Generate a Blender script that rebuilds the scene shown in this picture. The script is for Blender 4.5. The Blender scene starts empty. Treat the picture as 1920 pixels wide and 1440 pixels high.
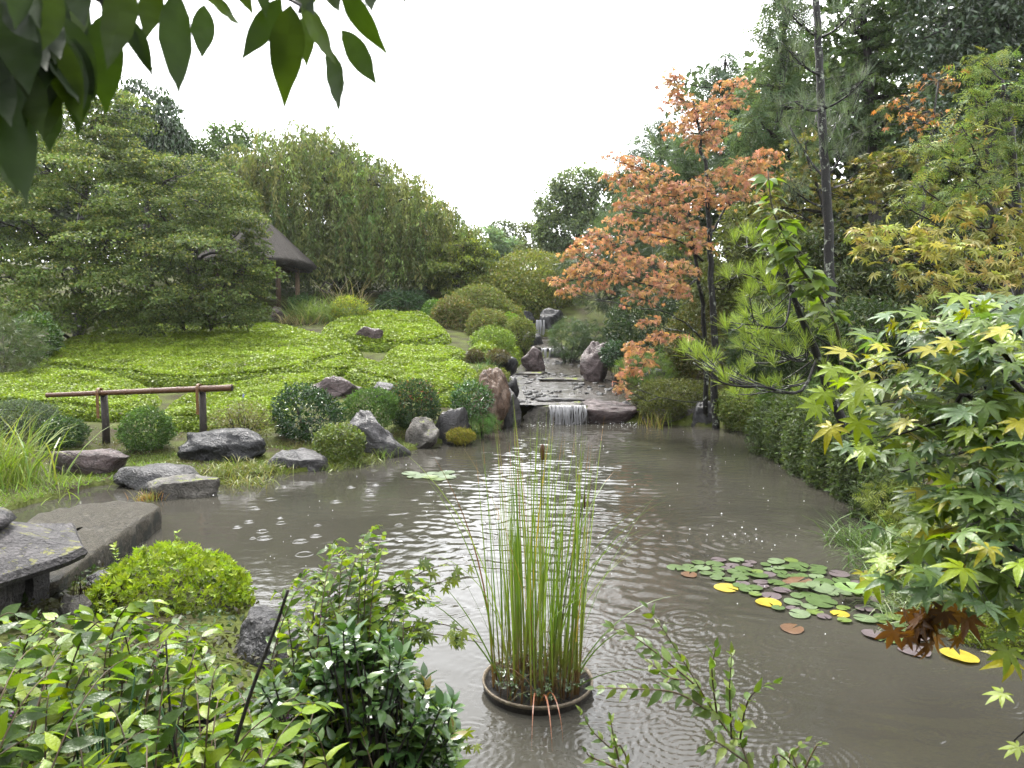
import bpy, math, random
import numpy as np
from mathutils import Vector, Matrix, noise

random.seed(11)
R = np.random.default_rng(11)
SC = bpy.context.scene
COL = SC.collection

# ------------------------------------------------------------------ camera, world, sun, exposure
EYE = 2.2                       # eye height above the pond
PITCH = math.radians(4.5)       # looking slightly down
FPX = 1333.0                    # focal length in pixels of the 1920 px wide photograph
cam_data = bpy.data.cameras.new("camera")
cam_data.sensor_width = 36.0
cam_data.lens = 36.0 * FPX / 1920.0
cam_data.clip_start = 0.05
cam_data.clip_end = 2000.0
cam_data.dof.use_dof = True
cam_data.dof.focus_distance = 9.0
cam_data.dof.aperture_fstop = 8.0
cam = bpy.data.objects.new("camera", cam_data)
cam.location = (0, 0, EYE)
cam.rotation_euler = (math.pi / 2 - PITCH, 0, 0)
COL.objects.link(cam)
SC.camera = cam

SUN_EL, SUN_AZ = math.radians(58), math.radians(-25)   # azimuth from +Y towards +X
world = bpy.data.worlds.new("World")
SC.world = world
world.use_nodes = True
wn, wl = world.node_tree.nodes, world.node_tree.links
wn.clear()
w_out = wn.new("ShaderNodeOutputWorld")
w_bg = wn.new("ShaderNodeBackground")
w_sky = wn.new("ShaderNodeTexSky")
w_sky.sky_type = 'NISHITA'
w_sky.sun_disc = False
w_sky.sun_elevation = SUN_EL
w_sky.sun_rotation = SUN_AZ
w_sky.dust_density = 4.0
w_hsv = wn.new("ShaderNodeHueSaturation")
w_hsv.inputs['Saturation'].default_value = 0.12
w_mix = wn.new("ShaderNodeMix")
w_mix.data_type = 'RGBA'
w_mix.inputs[0].default_value = 0.72                     # cloud cover: an even white layer over the sky
w_mix.inputs[7].default_value = (9.2, 9.35, 9.6, 1)
wl.new(w_sky.outputs[0], w_hsv.inputs['Color'])
wl.new(w_hsv.outputs[0], w_mix.inputs[6])
wl.new(w_mix.outputs[2], w_bg.inputs['Color'])
w_bg.inputs['Strength'].default_value = 0.085
wl.new(w_bg.outputs[0], w_out.inputs['Surface'])

sun_d = bpy.data.lights.new("sun", 'SUN')
sun_d.energy = 1.5
sun_d.angle = math.radians(11)
sun_d.color = (1.0, 0.96, 0.9)
sun = bpy.data.objects.new("sun", sun_d)
sun.rotation_euler = (math.pi / 2 - SUN_EL, 0, math.pi - SUN_AZ)
sun.location = (0, 0, 60)
COL.objects.link(sun)

SC.view_settings.view_transform = 'Standard'
SC.view_settings.look = 'None'
SC.view_settings.gamma = 1.0
SC.view_settings.use_curve_mapping = False
SC.view_settings.exposure = 2.95
SC.render.engine = 'CYCLES'
SC.cycles.use_denoising = True
SC.cycles.max_bounces = 7
SC.cycles.diffuse_bounces = 3
SC.cycles.glossy_bounces = 3
SC.cycles.transmission_bounces = 4
SC.cycles.transparent_max_bounces = 6
SC.cycles.caustics_reflective = False
SC.cycles.caustics_refractive = False

# ------------------------------------------------------------------ measuring: photo pixels to places
_s, _c = math.sin(PITCH), math.cos(PITCH)

def ray(px, py):
    u, v = (px - 960) / FPX, (py - 720) / FPX
    return np.array([u, _c - v * _s, -_s - v * _c])

def U(px, py, Y):
    d = ray(px, py)
    return np.array([0, 0, EYE]) + d * (Y / d[1])

def Wp(px, py, z=0.0):
    d = ray(px, py)
    return np.array([0, 0, EYE]) + d * ((z - EYE) / d[2])

def S(px, Y):
    return px / FPX * Y

# ------------------------------------------------------------------ mesh helpers
def mk_mesh(name, V, F, C=None, smooth=False, mat=None):
    me = bpy.data.meshes.new(name)
    V = np.ascontiguousarray(V, dtype=np.float32)
    F = [np.asarray(f, dtype=np.int32) for f in F if len(f)]
    me.vertices.add(len(V))
    me.vertices.foreach_set('co', V.ravel())
    loops = np.concatenate([f.ravel() for f in F])
    tot = np.concatenate([np.full(len(f), f.shape[1], dtype=np.int32) for f in F])
    st = np.concatenate([[0], np.cumsum(tot)[:-1]]).astype(np.int32)
    me.loops.add(len(loops))
    me.loops.foreach_set('vertex_index', loops)
    me.polygons.add(len(tot))
    me.polygons.foreach_set('loop_start', st)
    me.update(calc_edges=True)
    if C is not None:
        C = np.asarray(C, dtype=np.float32)
        a = me.attributes.new('col', 'FLOAT_COLOR', 'FACE')
        a.data.foreach_set('color', np.concatenate([C, np.ones((len(C), 1), np.float32)], 1).ravel())
    me.polygons.foreach_set('use_smooth', np.full(len(tot), bool(smooth)))
    if mat:
        me.materials.append(mat)
    return me

class Acc:
    """collects vertices, faces and face colours of one mesh"""
    def __init__(self):
        self.V, self.Fs, self.Cs, self.n = [], {}, {}, 0
    def add(self, V, F, C):
        F = np.asarray(F)
        if len(F) == 0:
            return
        k = F.shape[1]
        C = np.asarray(C, dtype=float)
        if C.ndim == 1:
            C = np.tile(C, (len(F), 1))
        self.V.append(np.asarray(V, dtype=float))
        self.Fs.setdefault(k, []).append(F + self.n)
        self.Cs.setdefault(k, []).append(C)
        self.n += len(V)
    def mesh(self, name, mat, base=(0, 0, 0), smooth=False):
        ks = sorted(self.Fs)
        V = np.concatenate(self.V) - np.asarray(base)
        return mk_mesh(name, V, [np.concatenate(self.Fs[k]) for k in ks],
                       np.concatenate([np.concatenate(self.Cs[k]) for k in ks]), smooth, mat)

def link(name, data, parent=None, loc=(0, 0, 0)):
    o = bpy.data.objects.new(name, data)
    COL.objects.link(o)
    o.location = loc
    if parent:
        o.parent = parent
    return o

def tag(o, label=None, cat=None, group=None, kind=None):
    if label: o['label'] = label
    if cat: o['category'] = cat
    if group: o['group'] = group
    if kind: o['kind'] = kind
    return o

def thing(name, label, cat, base, group=None):
    o = bpy.data.objects.new(name, None)
    o.empty_display_size = 0.2
    COL.objects.link(o)
    o.location = tuple(float(v) for v in base)
    return tag(o, label, cat, group)

def part(name, acc, mat, parent, smooth=False, kind=None, base=None):
    b = np.array(parent.location) if base is None else np.asarray(base)
    o = link(name, acc.mesh(name, mat, b, smooth), parent)
    if kind: o['kind'] = kind
    return o

def unit(a):
    return a / np.maximum(np.linalg.norm(a, axis=-1, keepdims=True), 1e-9)

def tube(P, rad, n=6, cap=True):
    P = np.asarray(P, dtype=float)
    rad = np.broadcast_to(np.asarray(rad, dtype=float), (len(P),))
    T = np.gradient(P, axis=0)
    T = unit(T)
    ref = np.array([0, 0, 1.0]) if abs(T[:, 2]).mean() < 0.8 else np.array([1.0, 0, 0])
    A = unit(np.cross(T, ref)); B = np.cross(T, A)
    ang = np.arange(n) * 2 * math.pi / n
    V = P[:, None] + rad[:, None, None] * (np.cos(ang)[None, :, None] * A[:, None] + np.sin(ang)[None, :, None] * B[:, None])
    V = V.reshape(-1, 3)
    i = np.arange(len(P) - 1)[:, None] * n
    j = np.arange(n)[None]
    F = np.stack([i + j, i + (j + 1) % n, i + n + (j + 1) % n, i + n + j], -1).reshape(-1, 4)
    if cap:
        c0 = np.array([[k, (k + 1) % n, n - 1] for k in range(0)])
        V = np.concatenate([V, P[:1], P[-1:]])
        m = len(P) * n
        e = (len(P) - 1) * n
        caps = [[m, (k + 1) % n, k, k] for k in range(n)] + [[m + 1, e + k, e + (k + 1) % n, e + (k + 1) % n] for k in range(n)]
        tri = np.array([c[:3] for c in caps])
        return V, F, tri
    return V, F, np.zeros((0, 3), int)

def add_tube(acc, P, rad, col, n=6):
    V, F, T = tube(P, rad, n)
    b = acc.n
    acc.add(V, F, col)
    if len(T):
        acc.Fs.setdefault(3, []).append(T + b)
        acc.Cs.setdefault(3, []).append(np.tile(np.asarray(col, float), (len(T), 1)))

def bez(p0, p1, p2, n=6):
    t = np.linspace(0, 1, n)[:, None]
    return (1 - t) ** 2 * np.asarray(p0) + 2 * t * (1 - t) * np.asarray(p1) + t * t * np.asarray(p2)

def spline(pts, n=24):
    P = np.asarray(pts, dtype=float)
    if len(P) == 2:
        return P[0] + (P[1] - P[0]) * np.linspace(0, 1, n)[:, None]
    Q = np.concatenate([[2 * P[0] - P[1]], P, [2 * P[-1] - P[-2]]])
    out = []
    for t in np.linspace(0, len(P) - 1 - 1e-6, n):
        i = int(t); f = t - i
        a, b, c, d = Q[i], Q[i + 1], Q[i + 2], Q[i + 3]
        out.append(0.5 * (2 * b + (c - a) * f + (2 * a - 5 * b + 4 * c - d) * f * f + (3 * b - a - 3 * c + d) * f ** 3))
    return np.array(out)

# ------------------------------------------------------------------ leaf templates (x = along, y = across, z = out of the face)
def T_quad(w=0.45, fold=0.12):
    V = np.array([[0, 0, 0], [0.45, -w / 2, fold], [1, 0, -0.05], [0.45, w / 2, fold]], float)
    return V, np.array([[0, 1, 2, 3]])

def T_star(k=5, spread=1.9, w=0.16, droop=0.2):
    V = [[0, 0, 0]]
    F = []
    for i in range(k):
        a = (i - (k - 1) / 2) * spread * 2 / k
        L = 1.0 - 0.35 * abs(i - (k - 1) / 2) / ((k - 1) / 2)
        d, s = np.array([math.cos(a), math.sin(a)]), np.array([-math.sin(a), math.cos(a)])
        m = len(V)
        V += [[*(d * L * 0.42 - s * w), 0.02], [*(d * L), -droop * L], [*(d * L * 0.42 + s * w), 0.02]]
        F.append([0, m, m + 1, m + 2])
    V = np.array(V, float); V[:, 0] -= 0.15
    return V, np.array(F)

def T_leaf(w=0.42, n=6, fold=0.16, curve=0.28, tip=1.4):
    """a broad leaf, bent along its midrib, with a folded blade: 2 x n quads"""
    t = np.linspace(0, 1, n + 1)
    prof = np.clip(t, 0, 1) ** 0.8 * (1 - t) ** 1.4 * (1 + 0.6 * t)
    prof /= prof.max()
    V = []
    for ti, p in zip(t, prof):
        z = -curve * ti * ti
        h = max(p, 0.0) * w / 2
        wav = 0.012 * math.sin(ti * 22)
        V += [[ti, -h, z + fold * h * 2 * 0.6 + wav], [ti, 0, z], [ti, h, z + fold * h * 2 * 0.6 - wav]]
    V = np.array(V, float)
    F = []
    for i in range(n):
        a = 3 * i
        F += [[a, a + 3, a + 4, a + 1], [a + 1, a + 4, a + 5, a + 2]]
    return V, np.array(F)

def T_maple(lobes=7, droop=0.35, seed=0):
    """a palmate leaf: each lobe a folded, tapering blade that joins its neighbours"""
    rr = np.random.default_rng(seed)
    V, F = [[0, 0, 0]], []
    half = (lobes - 1) / 2
    for i in range(lobes):
        q = (i - half) / half
        a = q * 2.25 + rr.normal() * 0.05
        L = (1.0 - 0.5 * abs(q) ** 1.6) * (1 + rr.normal() * 0.05)
        d, s = np.array([math.cos(a), math.sin(a)]), np.array([-math.sin(a), math.cos(a)])
        ts, ws = [0.36, 0.52, 0.77, 1.0], [0.135, 0.132, 0.075, 0.0]
        dz = droop * (1 + 0.4 * rr.normal())
        rows = []
        for t, w in zip(ts, ws):
            z = -dz * (t * L) ** 2
            m = len(V)
            if w:
                V += [[*(d * L * t - s * w * L * 1.1), z + 0.025], [*(d * L * t), z], [*(d * L * t + s * w * L * 1.1), z + 0.025]]
                rows.append((m, m + 1, m + 2))
            else:
                V.append([*(d * L * t), z]); rows.append((m, m, m))
        F.append([0, rows[0][0], rows[0][1]]); F.append([0, rows[0][1], rows[0][2]])
        for r0, r1 in zip(rows[:-2], rows[1:-1]):
            F += [[r0[0], r1[0], r1[1]], [r0[0], r1[1], r0[1]], [r0[1], r1[1], r1[2]], [r0[1], r1[2], r0[2]]]
        r0, r1 = rows[-2], rows[-1]
        F += [[r0[0], r1[0], r0[1]], [r0[1], r1[0], r0[2]]]
    return np.array(V, float), np.array(F)

def T_tuft(n=9, spread=0.5, w=0.022, seed=0, start=0.0):
    """a brush of needles about the x axis"""
    rr = np.random.default_rng(seed)
    V, F = [], []
    for i in range(n):
        th, ph = abs(rr.normal()) * spread + 0.08, rr.uniform(0, 2 * math.pi)
        d = np.array([math.cos(th), math.sin(th) * math.cos(ph), math.sin(th) * math.sin(ph)])
        s = unit(np.cross(d, rr.normal(size=3)))
        o = np.array([rr.uniform(-start, 0.1), 0, 0])
        L = rr.uniform(0.75, 1.05)
        m = len(V)
        V += [o - s * w * 0.8, o + s * w * 0.8, o + d * L * 0.7 + s * w, o + d * L - s * w * 0.2]
        F.append([m, m + 1, m + 2, m + 3])
    return np.array(V, float), np.array(F)

def T_spray(n=7, w=0.1, seed=0):
    """a flat feathery spray (cypress, fern): side leaflets along a rachis"""
    V, F = [], []
    for i in range(n):
        t = 0.1 + 0.9 * i / (n - 1)
        L = 0.42 * (1 - t) + 0.12
        for sgn in (-1, 1):
            if i == n - 1 and sgn == 1: continue
            a = sgn * (0.95 if i < n - 1 else 0.0)
            d = np.array([math.cos(a), math.sin(a), 0.0]); s = np.array([-math.sin(a), math.cos(a), 0.0])
            o = np.array([t, 0, -0.15 * t * t])
            m = len(V)
            V += [o, o + d * L * 0.45 - s * w / 2 * 0.7, o + d * L - np.array([0, 0, 0.06]), o + d * L * 0.45 + s * w / 2 * 0.7]
            F.append([m, m + 1, m + 2, m + 3])
    return np.array(V, float), np.array(F)

def t_area(T):
    V, F = T
    a = 0
    for f in F:
        p = V[f]
        a += np.linalg.norm(np.cross(p[1] - p[0], p[2] - p[0])) / 2
        if len(f) == 4:
            a += np.linalg.norm(np.cross(p[2] - p[0], p[3] - p[0])) / 2
    return a

def T_rosette(n=6, lift=0.55, w=0.4):
    V, F = [], []
    for i in range(n):
        a = i * 2 * math.pi / n + 0.3 * (i % 2)
        d, s = np.array([math.cos(a), math.sin(a), lift]), np.array([-math.sin(a), math.cos(a), 0])
        L = 1.0 if i % 2 else 0.8
        m = len(V)
        V += [np.zeros(3), d * L * 0.5 - s * w / 2 * L, d * L * np.array([1, 1, 0.85]), d * L * 0.5 + s * w / 2 * L]
        F.append([m, m + 1, m + 2, m + 3])
    return np.array(V, float), np.array(F)
ROSE = T_rosette()
QUAD, QUADW, QUADN = T_quad(0.45), T_quad(0.7, 0.1), T_quad(0.22, 0.03)
STAR, STAR7 = T_star(5), T_star(7, 2.2, 0.10)
TUFT, SPRAY = T_tuft(9), T_spray(5, 0.16)

def frames(f, n):
    f = unit(f)
    n = n - (n * f).sum(-1, keepdims=True) * f
    n = unit(n)
    return f, np.cross(n, f), n

def put(T, O, f, n, size):
    """copies of template T at O, pointing along f, facing n"""
    V, F = T
    f, s, n = frames(f, n)
    size = np.broadcast_to(np.asarray(size, float), (len(O),))
    P = O[:, None] + size[:, None, None] * (V[None, :, :1] * f[:, None] + V[None, :, 1:2] * s[:, None] + V[None, :, 2:] * n[:, None])
    FF = (np.arange(len(O))[:, None, None] * len(V) + F[None]).reshape(-1, F.shape[1])
    return P.reshape(-1, 3), FF

def cols(pal, n, jit=0.18, w=None):
    pal = np.asarray(pal, float)
    i = R.choice(len(pal), n, p=w)
    j = R.choice(len(pal), n, p=w)
    t = R.random((n, 1)) * 0.5
    c = pal[i] * (1 - t) + pal[j] * t
    return np.clip(c * np.exp(R.normal(size=(n, 1)) * jit) * np.exp(R.normal(size=(n, 3)) * jit * 0.25), 0.002, 0.9)

def add_leaves(acc, T, O, f, n, size, C):
    V, F = put(T, O, f, n, size)
    k = len(T[1])
    acc.add(V, F, np.repeat(C, k, axis=0))

def blob(px, py, rx, ry, Y, dk=0.85):
    c = U(px, py, Y)
    return c, np.array([S(rx, Y), S(rx, Y) * dk, S(ry, Y)])

def cloud(acc, blobs, T, size, pal, K=6, ns=26, spr=0.42, flat=0.3, shell=0.4, up=0.7, out=0.5, rnd=0.5,
          droop=0.25, jit=0.18, fdown=0.2, wt=None, zpal=None, sprayjit=0.12, under=1.0):
    """leaves in sprays through a set of ellipsoids; returns the spray centres of each ellipsoid"""
    a1 = t_area(T)
    cen = []
    for c, rad in blobs:
        A = math.pi * rad[0] * rad[2]
        n = int(max(20, K * A / (a1 * size * size)))
        clip = ns == 0
        if clip: nsp = n
        else: nsp = ns
        d = unit(R.normal(size=(nsp, 3)))
        d[:, 2] = np.where(d[:, 2] < 0, d[:, 2] * under, d[:, 2])
        q = 1 - shell * R.random(nsp) ** 1.4
        if clip:
            ph = R.uniform(0, 6.28, 6)
            lump = sum(np.sin(d @ kk * fq + p) for kk, fq, p in zip(unit(R.normal(size=(6, 3))), (4, 5, 7, 9, 13, 17), ph)) / 6
            lump2 = sum(np.sin(d @ kk * fq + p) for kk, fq, p in zip(unit(R.normal(size=(4, 3))), (2.2, 2.8, 3.3, 4.1), ph)) / 4
            q *= 1 + 0.10 * lump + 0.12 * lump2
        SCn = c + d * rad * q[:, None]
        cen.append(SCn)
        mr = float(np.mean(rad))
        sr = (mr * spr if not clip else size * 0.4) * np.exp(R.normal(size=nsp) * 0.25)
        i = np.arange(n) if clip else R.integers(0, ns, n)
        ang = R.random(n) * 2 * math.pi
        r = np.sqrt(R.random(n)) * sr[i]
        off = np.stack([np.cos(ang) * r, np.sin(ang) * r, R.normal(size=n) * flat * sr[i]], 1)
        outd = d[i] * np.array([1, 1, 0.35])
        off[:, 2] -= droop * ((off * outd).sum(1)) + droop * 0.6 * r * r / sr[i]
        O = SCn[i] + off
        nrm = up * np.array([0, 0, 1.0]) + out * d[i] + rnd * R.normal(size=(n, 3))
        f = R.normal(size=(n, 3)) + outd * 0.8 + np.array([0, 0, -fdown * 2])
        C = cols(pal, n, jit, wt)
        sj = np.exp(R.normal(size=(nsp, 1)) * (0.0 if clip else sprayjit))
        if clip: sj = 1 + 0.25 * lump[:, None]
        C = np.clip(C * sj[i], 0.002, 0.9)
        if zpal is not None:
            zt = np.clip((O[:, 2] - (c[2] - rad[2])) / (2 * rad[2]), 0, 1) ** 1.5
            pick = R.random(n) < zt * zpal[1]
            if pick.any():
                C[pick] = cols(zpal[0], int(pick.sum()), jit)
        add_leaves(acc, T, O, f, nrm, size * np.exp(R.normal(size=n) * 0.18), C)
    return cen

def limbs(acc, trunk, blobs, cen, r0, col, twigs=6, rise=0.35, tw=0.012):
    trunk = np.asarray(trunk)
    for (c, rad), sc in zip(blobs, cen):
        hd = np.linalg.norm(trunk[:, :2] - c[:2], axis=1)
        want = c[2] - rise * hd
        k = int(np.argmin(np.abs(trunk[:, 2] - want) + 0.15 * hd))
        p0 = trunk[k]
        mid = (p0 + c) / 2 + np.array([0, 0, -0.10 * np.linalg.norm(c - p0)]) + R.normal(size=3) * 0.06 * np.linalg.norm(c - p0)
        P = bez(p0, mid, c, 8)
        P[1:-1] += R.normal(size=(6, 3)) * 0.02 * np.linalg.norm(c - p0)
        add_tube(acc, P, np.linspace(r0, max(r0 * 0.28, tw), 8), col, 5)
        for s in sc[R.permutation(len(sc))[:twigs]]:
            q0 = P[R.integers(4, 8)]
            m2 = (q0 + s) / 2 + R.normal(size=3) * 0.1 * np.linalg.norm(s - q0)
            add_tube(acc, bez(q0, m2, s, 5), np.linspace(max(r0 * 0.3, tw), tw * 0.5, 5), col, 4)

def blades(acc, O, az, L, lean, bend, w, C, seg=4, z0=None):
    """tapering grass blades: base O, azimuth az, length, lean from vertical, extra bend at the tip"""
    n = len(O)
    t = np.linspace(0, 1, seg + 1)
    th = lean[:, None] + bend[:, None] * t[None] ** 1.5
    ds = (L / seg)[:, None]
    h = np.concatenate([np.zeros((n, 1)), np.cumsum(np.sin(th[:, 1:]) * ds, 1)], 1)
    v = np.concatenate([np.zeros((n, 1)), np.cumsum(np.cos(th[:, 1:]) * ds, 1)], 1)
    d = np.stack([np.cos(az), np.sin(az), np.zeros(n)], 1)
    tw = R.random(n) * math.pi
    s = np.stack([np.cos(tw), np.sin(tw), np.zeros(n)], 1)
    P = O[:, None] + h[..., None] * d[:, None] + v[..., None] * np.array([0, 0, 1.0])
    ww = (w[:, None] * (1 - t[None] ** 2.2 * 0.96) * 0.5)[..., None]
    V = np.stack([P - s[:, None] * ww, P + s[:, None] * ww], 2).reshape(-1, 3)
    b = np.arange(n)[:, None] * (2 * (seg + 1)) + np.arange(seg)[None] * 2
    F = np.stack([b, b + 1, b + 3, b + 2], -1).reshape(-1, 4)
    CC = np.asarray(C)
    if CC.ndim == 2:
        CC = np.repeat(CC, seg, 0)
    else:
        CC = CC.reshape(-1, 3)
    acc.add(V, F, CC)
# ------------------------------------------------------------------ materials (colour is per leaf in the attribute "col"; grain and relief are noise)
def nodes(m):
    m.use_nodes = True
    nt = m.node_tree
    nt.nodes.clear()
    return nt.nodes, nt.links

def ramp(N, stops):
    r = N.new("ShaderNodeValToRGB")
    e = r.color_ramp.elements
    e[0].position, e[0].color = stops[0][0], (*stops[0][1], 1)
    e[1].position, e[1].color = stops[-1][0], (*stops[-1][1], 1)
    for p, c in stops[1:-1]:
        x = e.new(p); x.color = (*c, 1)
    return r

def leaf_mat(name, rough=0.4, trans=0.35, spec=0.5, tint=(1.25, 1.3, 0.55), bump=0.0, bscale=60, k=0.8, inst=False):
    m = bpy.data.materials.new(name)
    N, L = nodes(m)
    at = N.new("ShaderNodeAttribute"); at.attribute_name = 'col'
    if inst: at.attribute_type = 'INSTANCER'
    pr = N.new("ShaderNodeBsdfPrincipled")
    pr.inputs['Roughness'].default_value = rough
    pr.inputs['Specular IOR Level'].default_value = spec
    nz = N.new("ShaderNodeTexNoise"); nz.inputs['Scale'].default_value = 9.0; nz.inputs['Detail'].default_value = 3
    geo = N.new("ShaderNodeNewGeometry")
    L.new(geo.outputs['Position'], nz.inputs['Vector'])
    mr = N.new("ShaderNodeMapRange"); mr.inputs[3].default_value = 0.7 * k; mr.inputs[4].default_value = 1.3 * k
    L.new(nz.outputs[0], mr.inputs[0])
    mx = N.new("ShaderNodeVectorMath"); mx.operation = 'SCALE'
    L.new(at.outputs['Color'], mx.inputs[0]); L.new(mr.outputs[0], mx.inputs['Scale'])
    L.new(mx.outputs[0], pr.inputs['Base Color'])
    if bump:
        bz = N.new("ShaderNodeTexNoise"); bz.inputs['Scale'].default_value = bscale
        L.new(geo.outputs['Position'], bz.inputs['Vector'])
        bp = N.new("ShaderNodeBump"); bp.inputs['Strength'].default_value = bump; bp.inputs['Distance'].default_value = 0.01
        L.new(bz.outputs[0], bp.inputs['Height']); L.new(bp.outputs[0], pr.inputs['Normal'])
    tr = N.new("ShaderNodeBsdfTranslucent")
    tm = N.new("ShaderNodeVectorMath"); tm.operation = 'MULTIPLY'; tm.inputs[1].default_value = tint
    L.new(mx.outputs[0], tm.inputs[0]); L.new(tm.outputs[0], tr.inputs['Color'])
    ms = N.new("ShaderNodeMixShader"); ms.inputs[0].default_value = trans
    L.new(pr.outputs[0], ms.inputs[1]); L.new(tr.outputs[0], ms.inputs[2])
    out = N.new("ShaderNodeOutputMaterial"); L.new(ms.outputs[0], out.inputs['Surface'])
    return m

def stone_mat(name, stops, scale=3.0, rough=0.42, bump=0.6, lichen=None, streak=(1, 1, 1), fine=40):
    m = bpy.data.materials.new(name)
    N, L = nodes(m)
    tc = N.new("ShaderNodeTexCoord")
    mp = N.new("ShaderNodeMapping"); mp.inputs['Scale'].default_value = streak
    L.new(tc.outputs['Object'], mp.inputs['Vector'])
    n1 = N.new("ShaderNodeTexNoise"); n1.inputs['Scale'].default_value = scale; n1.inputs['Detail'].default_value = 9; n1.inputs['Roughness'].default_value = 0.68
    n1.inputs['Distortion'].default_value = 0.8
    n2 = N.new("ShaderNodeTexNoise"); n2.inputs['Scale'].default_value = fine; n2.inputs['Detail'].default_value = 5
    L.new(mp.outputs[0], n1.inputs['Vector']); L.new(tc.outputs['Object'], n2.inputs['Vector'])
    cr = ramp(N, stops); L.new(n1.outputs[0], cr.inputs[0])
    mr = N.new("ShaderNodeMapRange"); mr.inputs[1].default_value = 0.12; mr.inputs[2].default_value = 0.75; mr.inputs[3].default_value = 0.12; mr.inputs[4].default_value = 0.62
    vo = N.new("ShaderNodeTexVoronoi"); vo.feature = 'DISTANCE_TO_EDGE'; vo.inputs['Scale'].default_value = scale * 0.9
    wv = N.new("ShaderNodeVectorMath"); wv.operation = 'MULTIPLY_ADD'; wv.inputs[1].default_value = (0.35, 0.35, 0.35)
    L.new(n1.outputs['Color'], wv.inputs[0]); L.new(mp.outputs[0], wv.inputs[2]); L.new(wv.outputs[0], vo.inputs['Vector'])
    vr = N.new("ShaderNodeMapRange"); vr.inputs[1].default_value = 0.0; vr.inputs[2].default_value = 0.045; vr.inputs[3].default_value = 0.45
    L.new(vo.outputs['Distance'], vr.inputs[0])
    vm = N.new("ShaderNodeMath"); vm.operation = 'MULTIPLY'
    L.new(n2.outputs[0], vm.inputs[0]); L.new(vr.outputs[0], vm.inputs[1])
    L.new(vm.outputs[0], mr.inputs[0])
    sc = N.new("ShaderNodeVectorMath"); sc.operation = 'SCALE'
    L.new(cr.outputs[0], sc.inputs[0]); L.new(mr.outputs[0], sc.inputs['Scale'])
    last = sc.outputs[0]
    pr = N.new("ShaderNodeBsdfPrincipled")
    pr.inputs['Roughness'].default_value = rough
    pr.inputs['Specular IOR Level'].default_value = 0.22
    if lichen:
        lc, thr, lsc, topw = lichen
        n3 = N.new("ShaderNodeTexNoise"); n3.inputs['Scale'].default_value = lsc; n3.inputs['Detail'].default_value = 7; n3.inputs['Roughness'].default_value = 0.7
        L.new(tc.outputs['Object'], n3.inputs['Vector'])
        geo = N.new("ShaderNodeNewGeometry")
        sx = N.new("ShaderNodeSeparateXYZ"); L.new(geo.outputs['Normal'], sx.inputs[0])
        ma = N.new("ShaderNodeMath"); ma.operation = 'MULTIPLY_ADD'; ma.inputs[1].default_value = topw
        L.new(sx.outputs['Z'], ma.inputs[0]); L.new(n3.outputs[0], ma.inputs[2])
        ss = N.new("ShaderNodeMapRange"); ss.inputs[1].default_value = thr; ss.inputs[2].default_value = thr + 0.06
        L.new(ma.outputs[0], ss.inputs[0])
        mx = N.new("ShaderNodeMix"); mx.data_type = 'RGBA'
        L.new(ss.outputs[0], mx.inputs[0]); L.new(last, mx.inputs[6]); mx.inputs[7].default_value = (*lc, 1)
        last = mx.outputs[2]
        rr = N.new("ShaderNodeMapRange"); rr.inputs[3].default_value = rough; rr.inputs[4].default_value = 0.85
        L.new(ss.outputs[0], rr.inputs[0]); L.new(rr.outputs[0], pr.inputs['Roughness'])
    L.new(last, pr.inputs['Base Color'])
    ad = N.new("ShaderNodeMath"); ad.operation = 'MULTIPLY_ADD'; ad.inputs[1].default_value = 0.45
    L.new(vm.outputs[0], ad.inputs[0]); L.new(n1.outputs[0], ad.inputs[2])
    bp = N.new("ShaderNodeBump"); bp.inputs['Strength'].default_value = bump; bp.inputs['Distance'].default_value = 0.08
    L.new(ad.outputs[0], bp.inputs['Height']); L.new(bp.outputs[0], pr.inputs['Normal'])
    out = N.new("ShaderNodeOutputMaterial"); L.new(pr.outputs[0], out.inputs['Surface'])
    return m

def wood_mat(name, c1, c2, rough=0.5, scale=(14, 14, 1.2), lichen=None):
    return stone_mat(name, [(0.3, c1), (0.7, c2)], 3.0, rough, 0.35, lichen, scale, 60)

M_leaf = leaf_mat("leaf_soft", 0.45, 0.36, 0.22)
M_gloss = leaf_mat("leaf_wet_glossy", 0.25, 0.25, 0.42)
M_far = leaf_mat("leaf_distant", 0.55, 0.34, 0.12, k=1.05)
M_orange = leaf_mat("leaf_orange", 0.45, 0.36, 0.3, (1.2, 1.0, 0.7), k=0.95)
M_cover = leaf_mat("leaf_ground_cover", 0.5, 0.35, 0.18, (1.15, 1.25, 0.5))
M_coverleaf = leaf_mat("leaf_ground_cover_single", 0.5, 0.35, 0.18, (1.15, 1.25, 0.5), inst=True)
M_blade = leaf_mat("blade", 0.42, 0.32, 0.25)
M_near = leaf_mat("leaf_near", 0.36, 0.40, 0.24, (1.35, 1.4, 0.4), 0.25, 120, k=0.62)
M_bark = wood_mat("bark_wet", (0.012, 0.010, 0.008), (0.05, 0.042, 0.034), 0.55, (10, 10, 3))
M_barkl = wood_mat("bark_lichen", (0.004, 0.0036, 0.0032), (0.016, 0.014, 0.012), 0.6, (8, 8, 3), ((0.16, 0.175, 0.14), 0.56, 7, 0.0))
M_stem = leaf_mat("stem", 0.5, 0.0, 0.15)
M_moss = leaf_mat("moss", 0.7, 0.25, 0.08)

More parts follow.
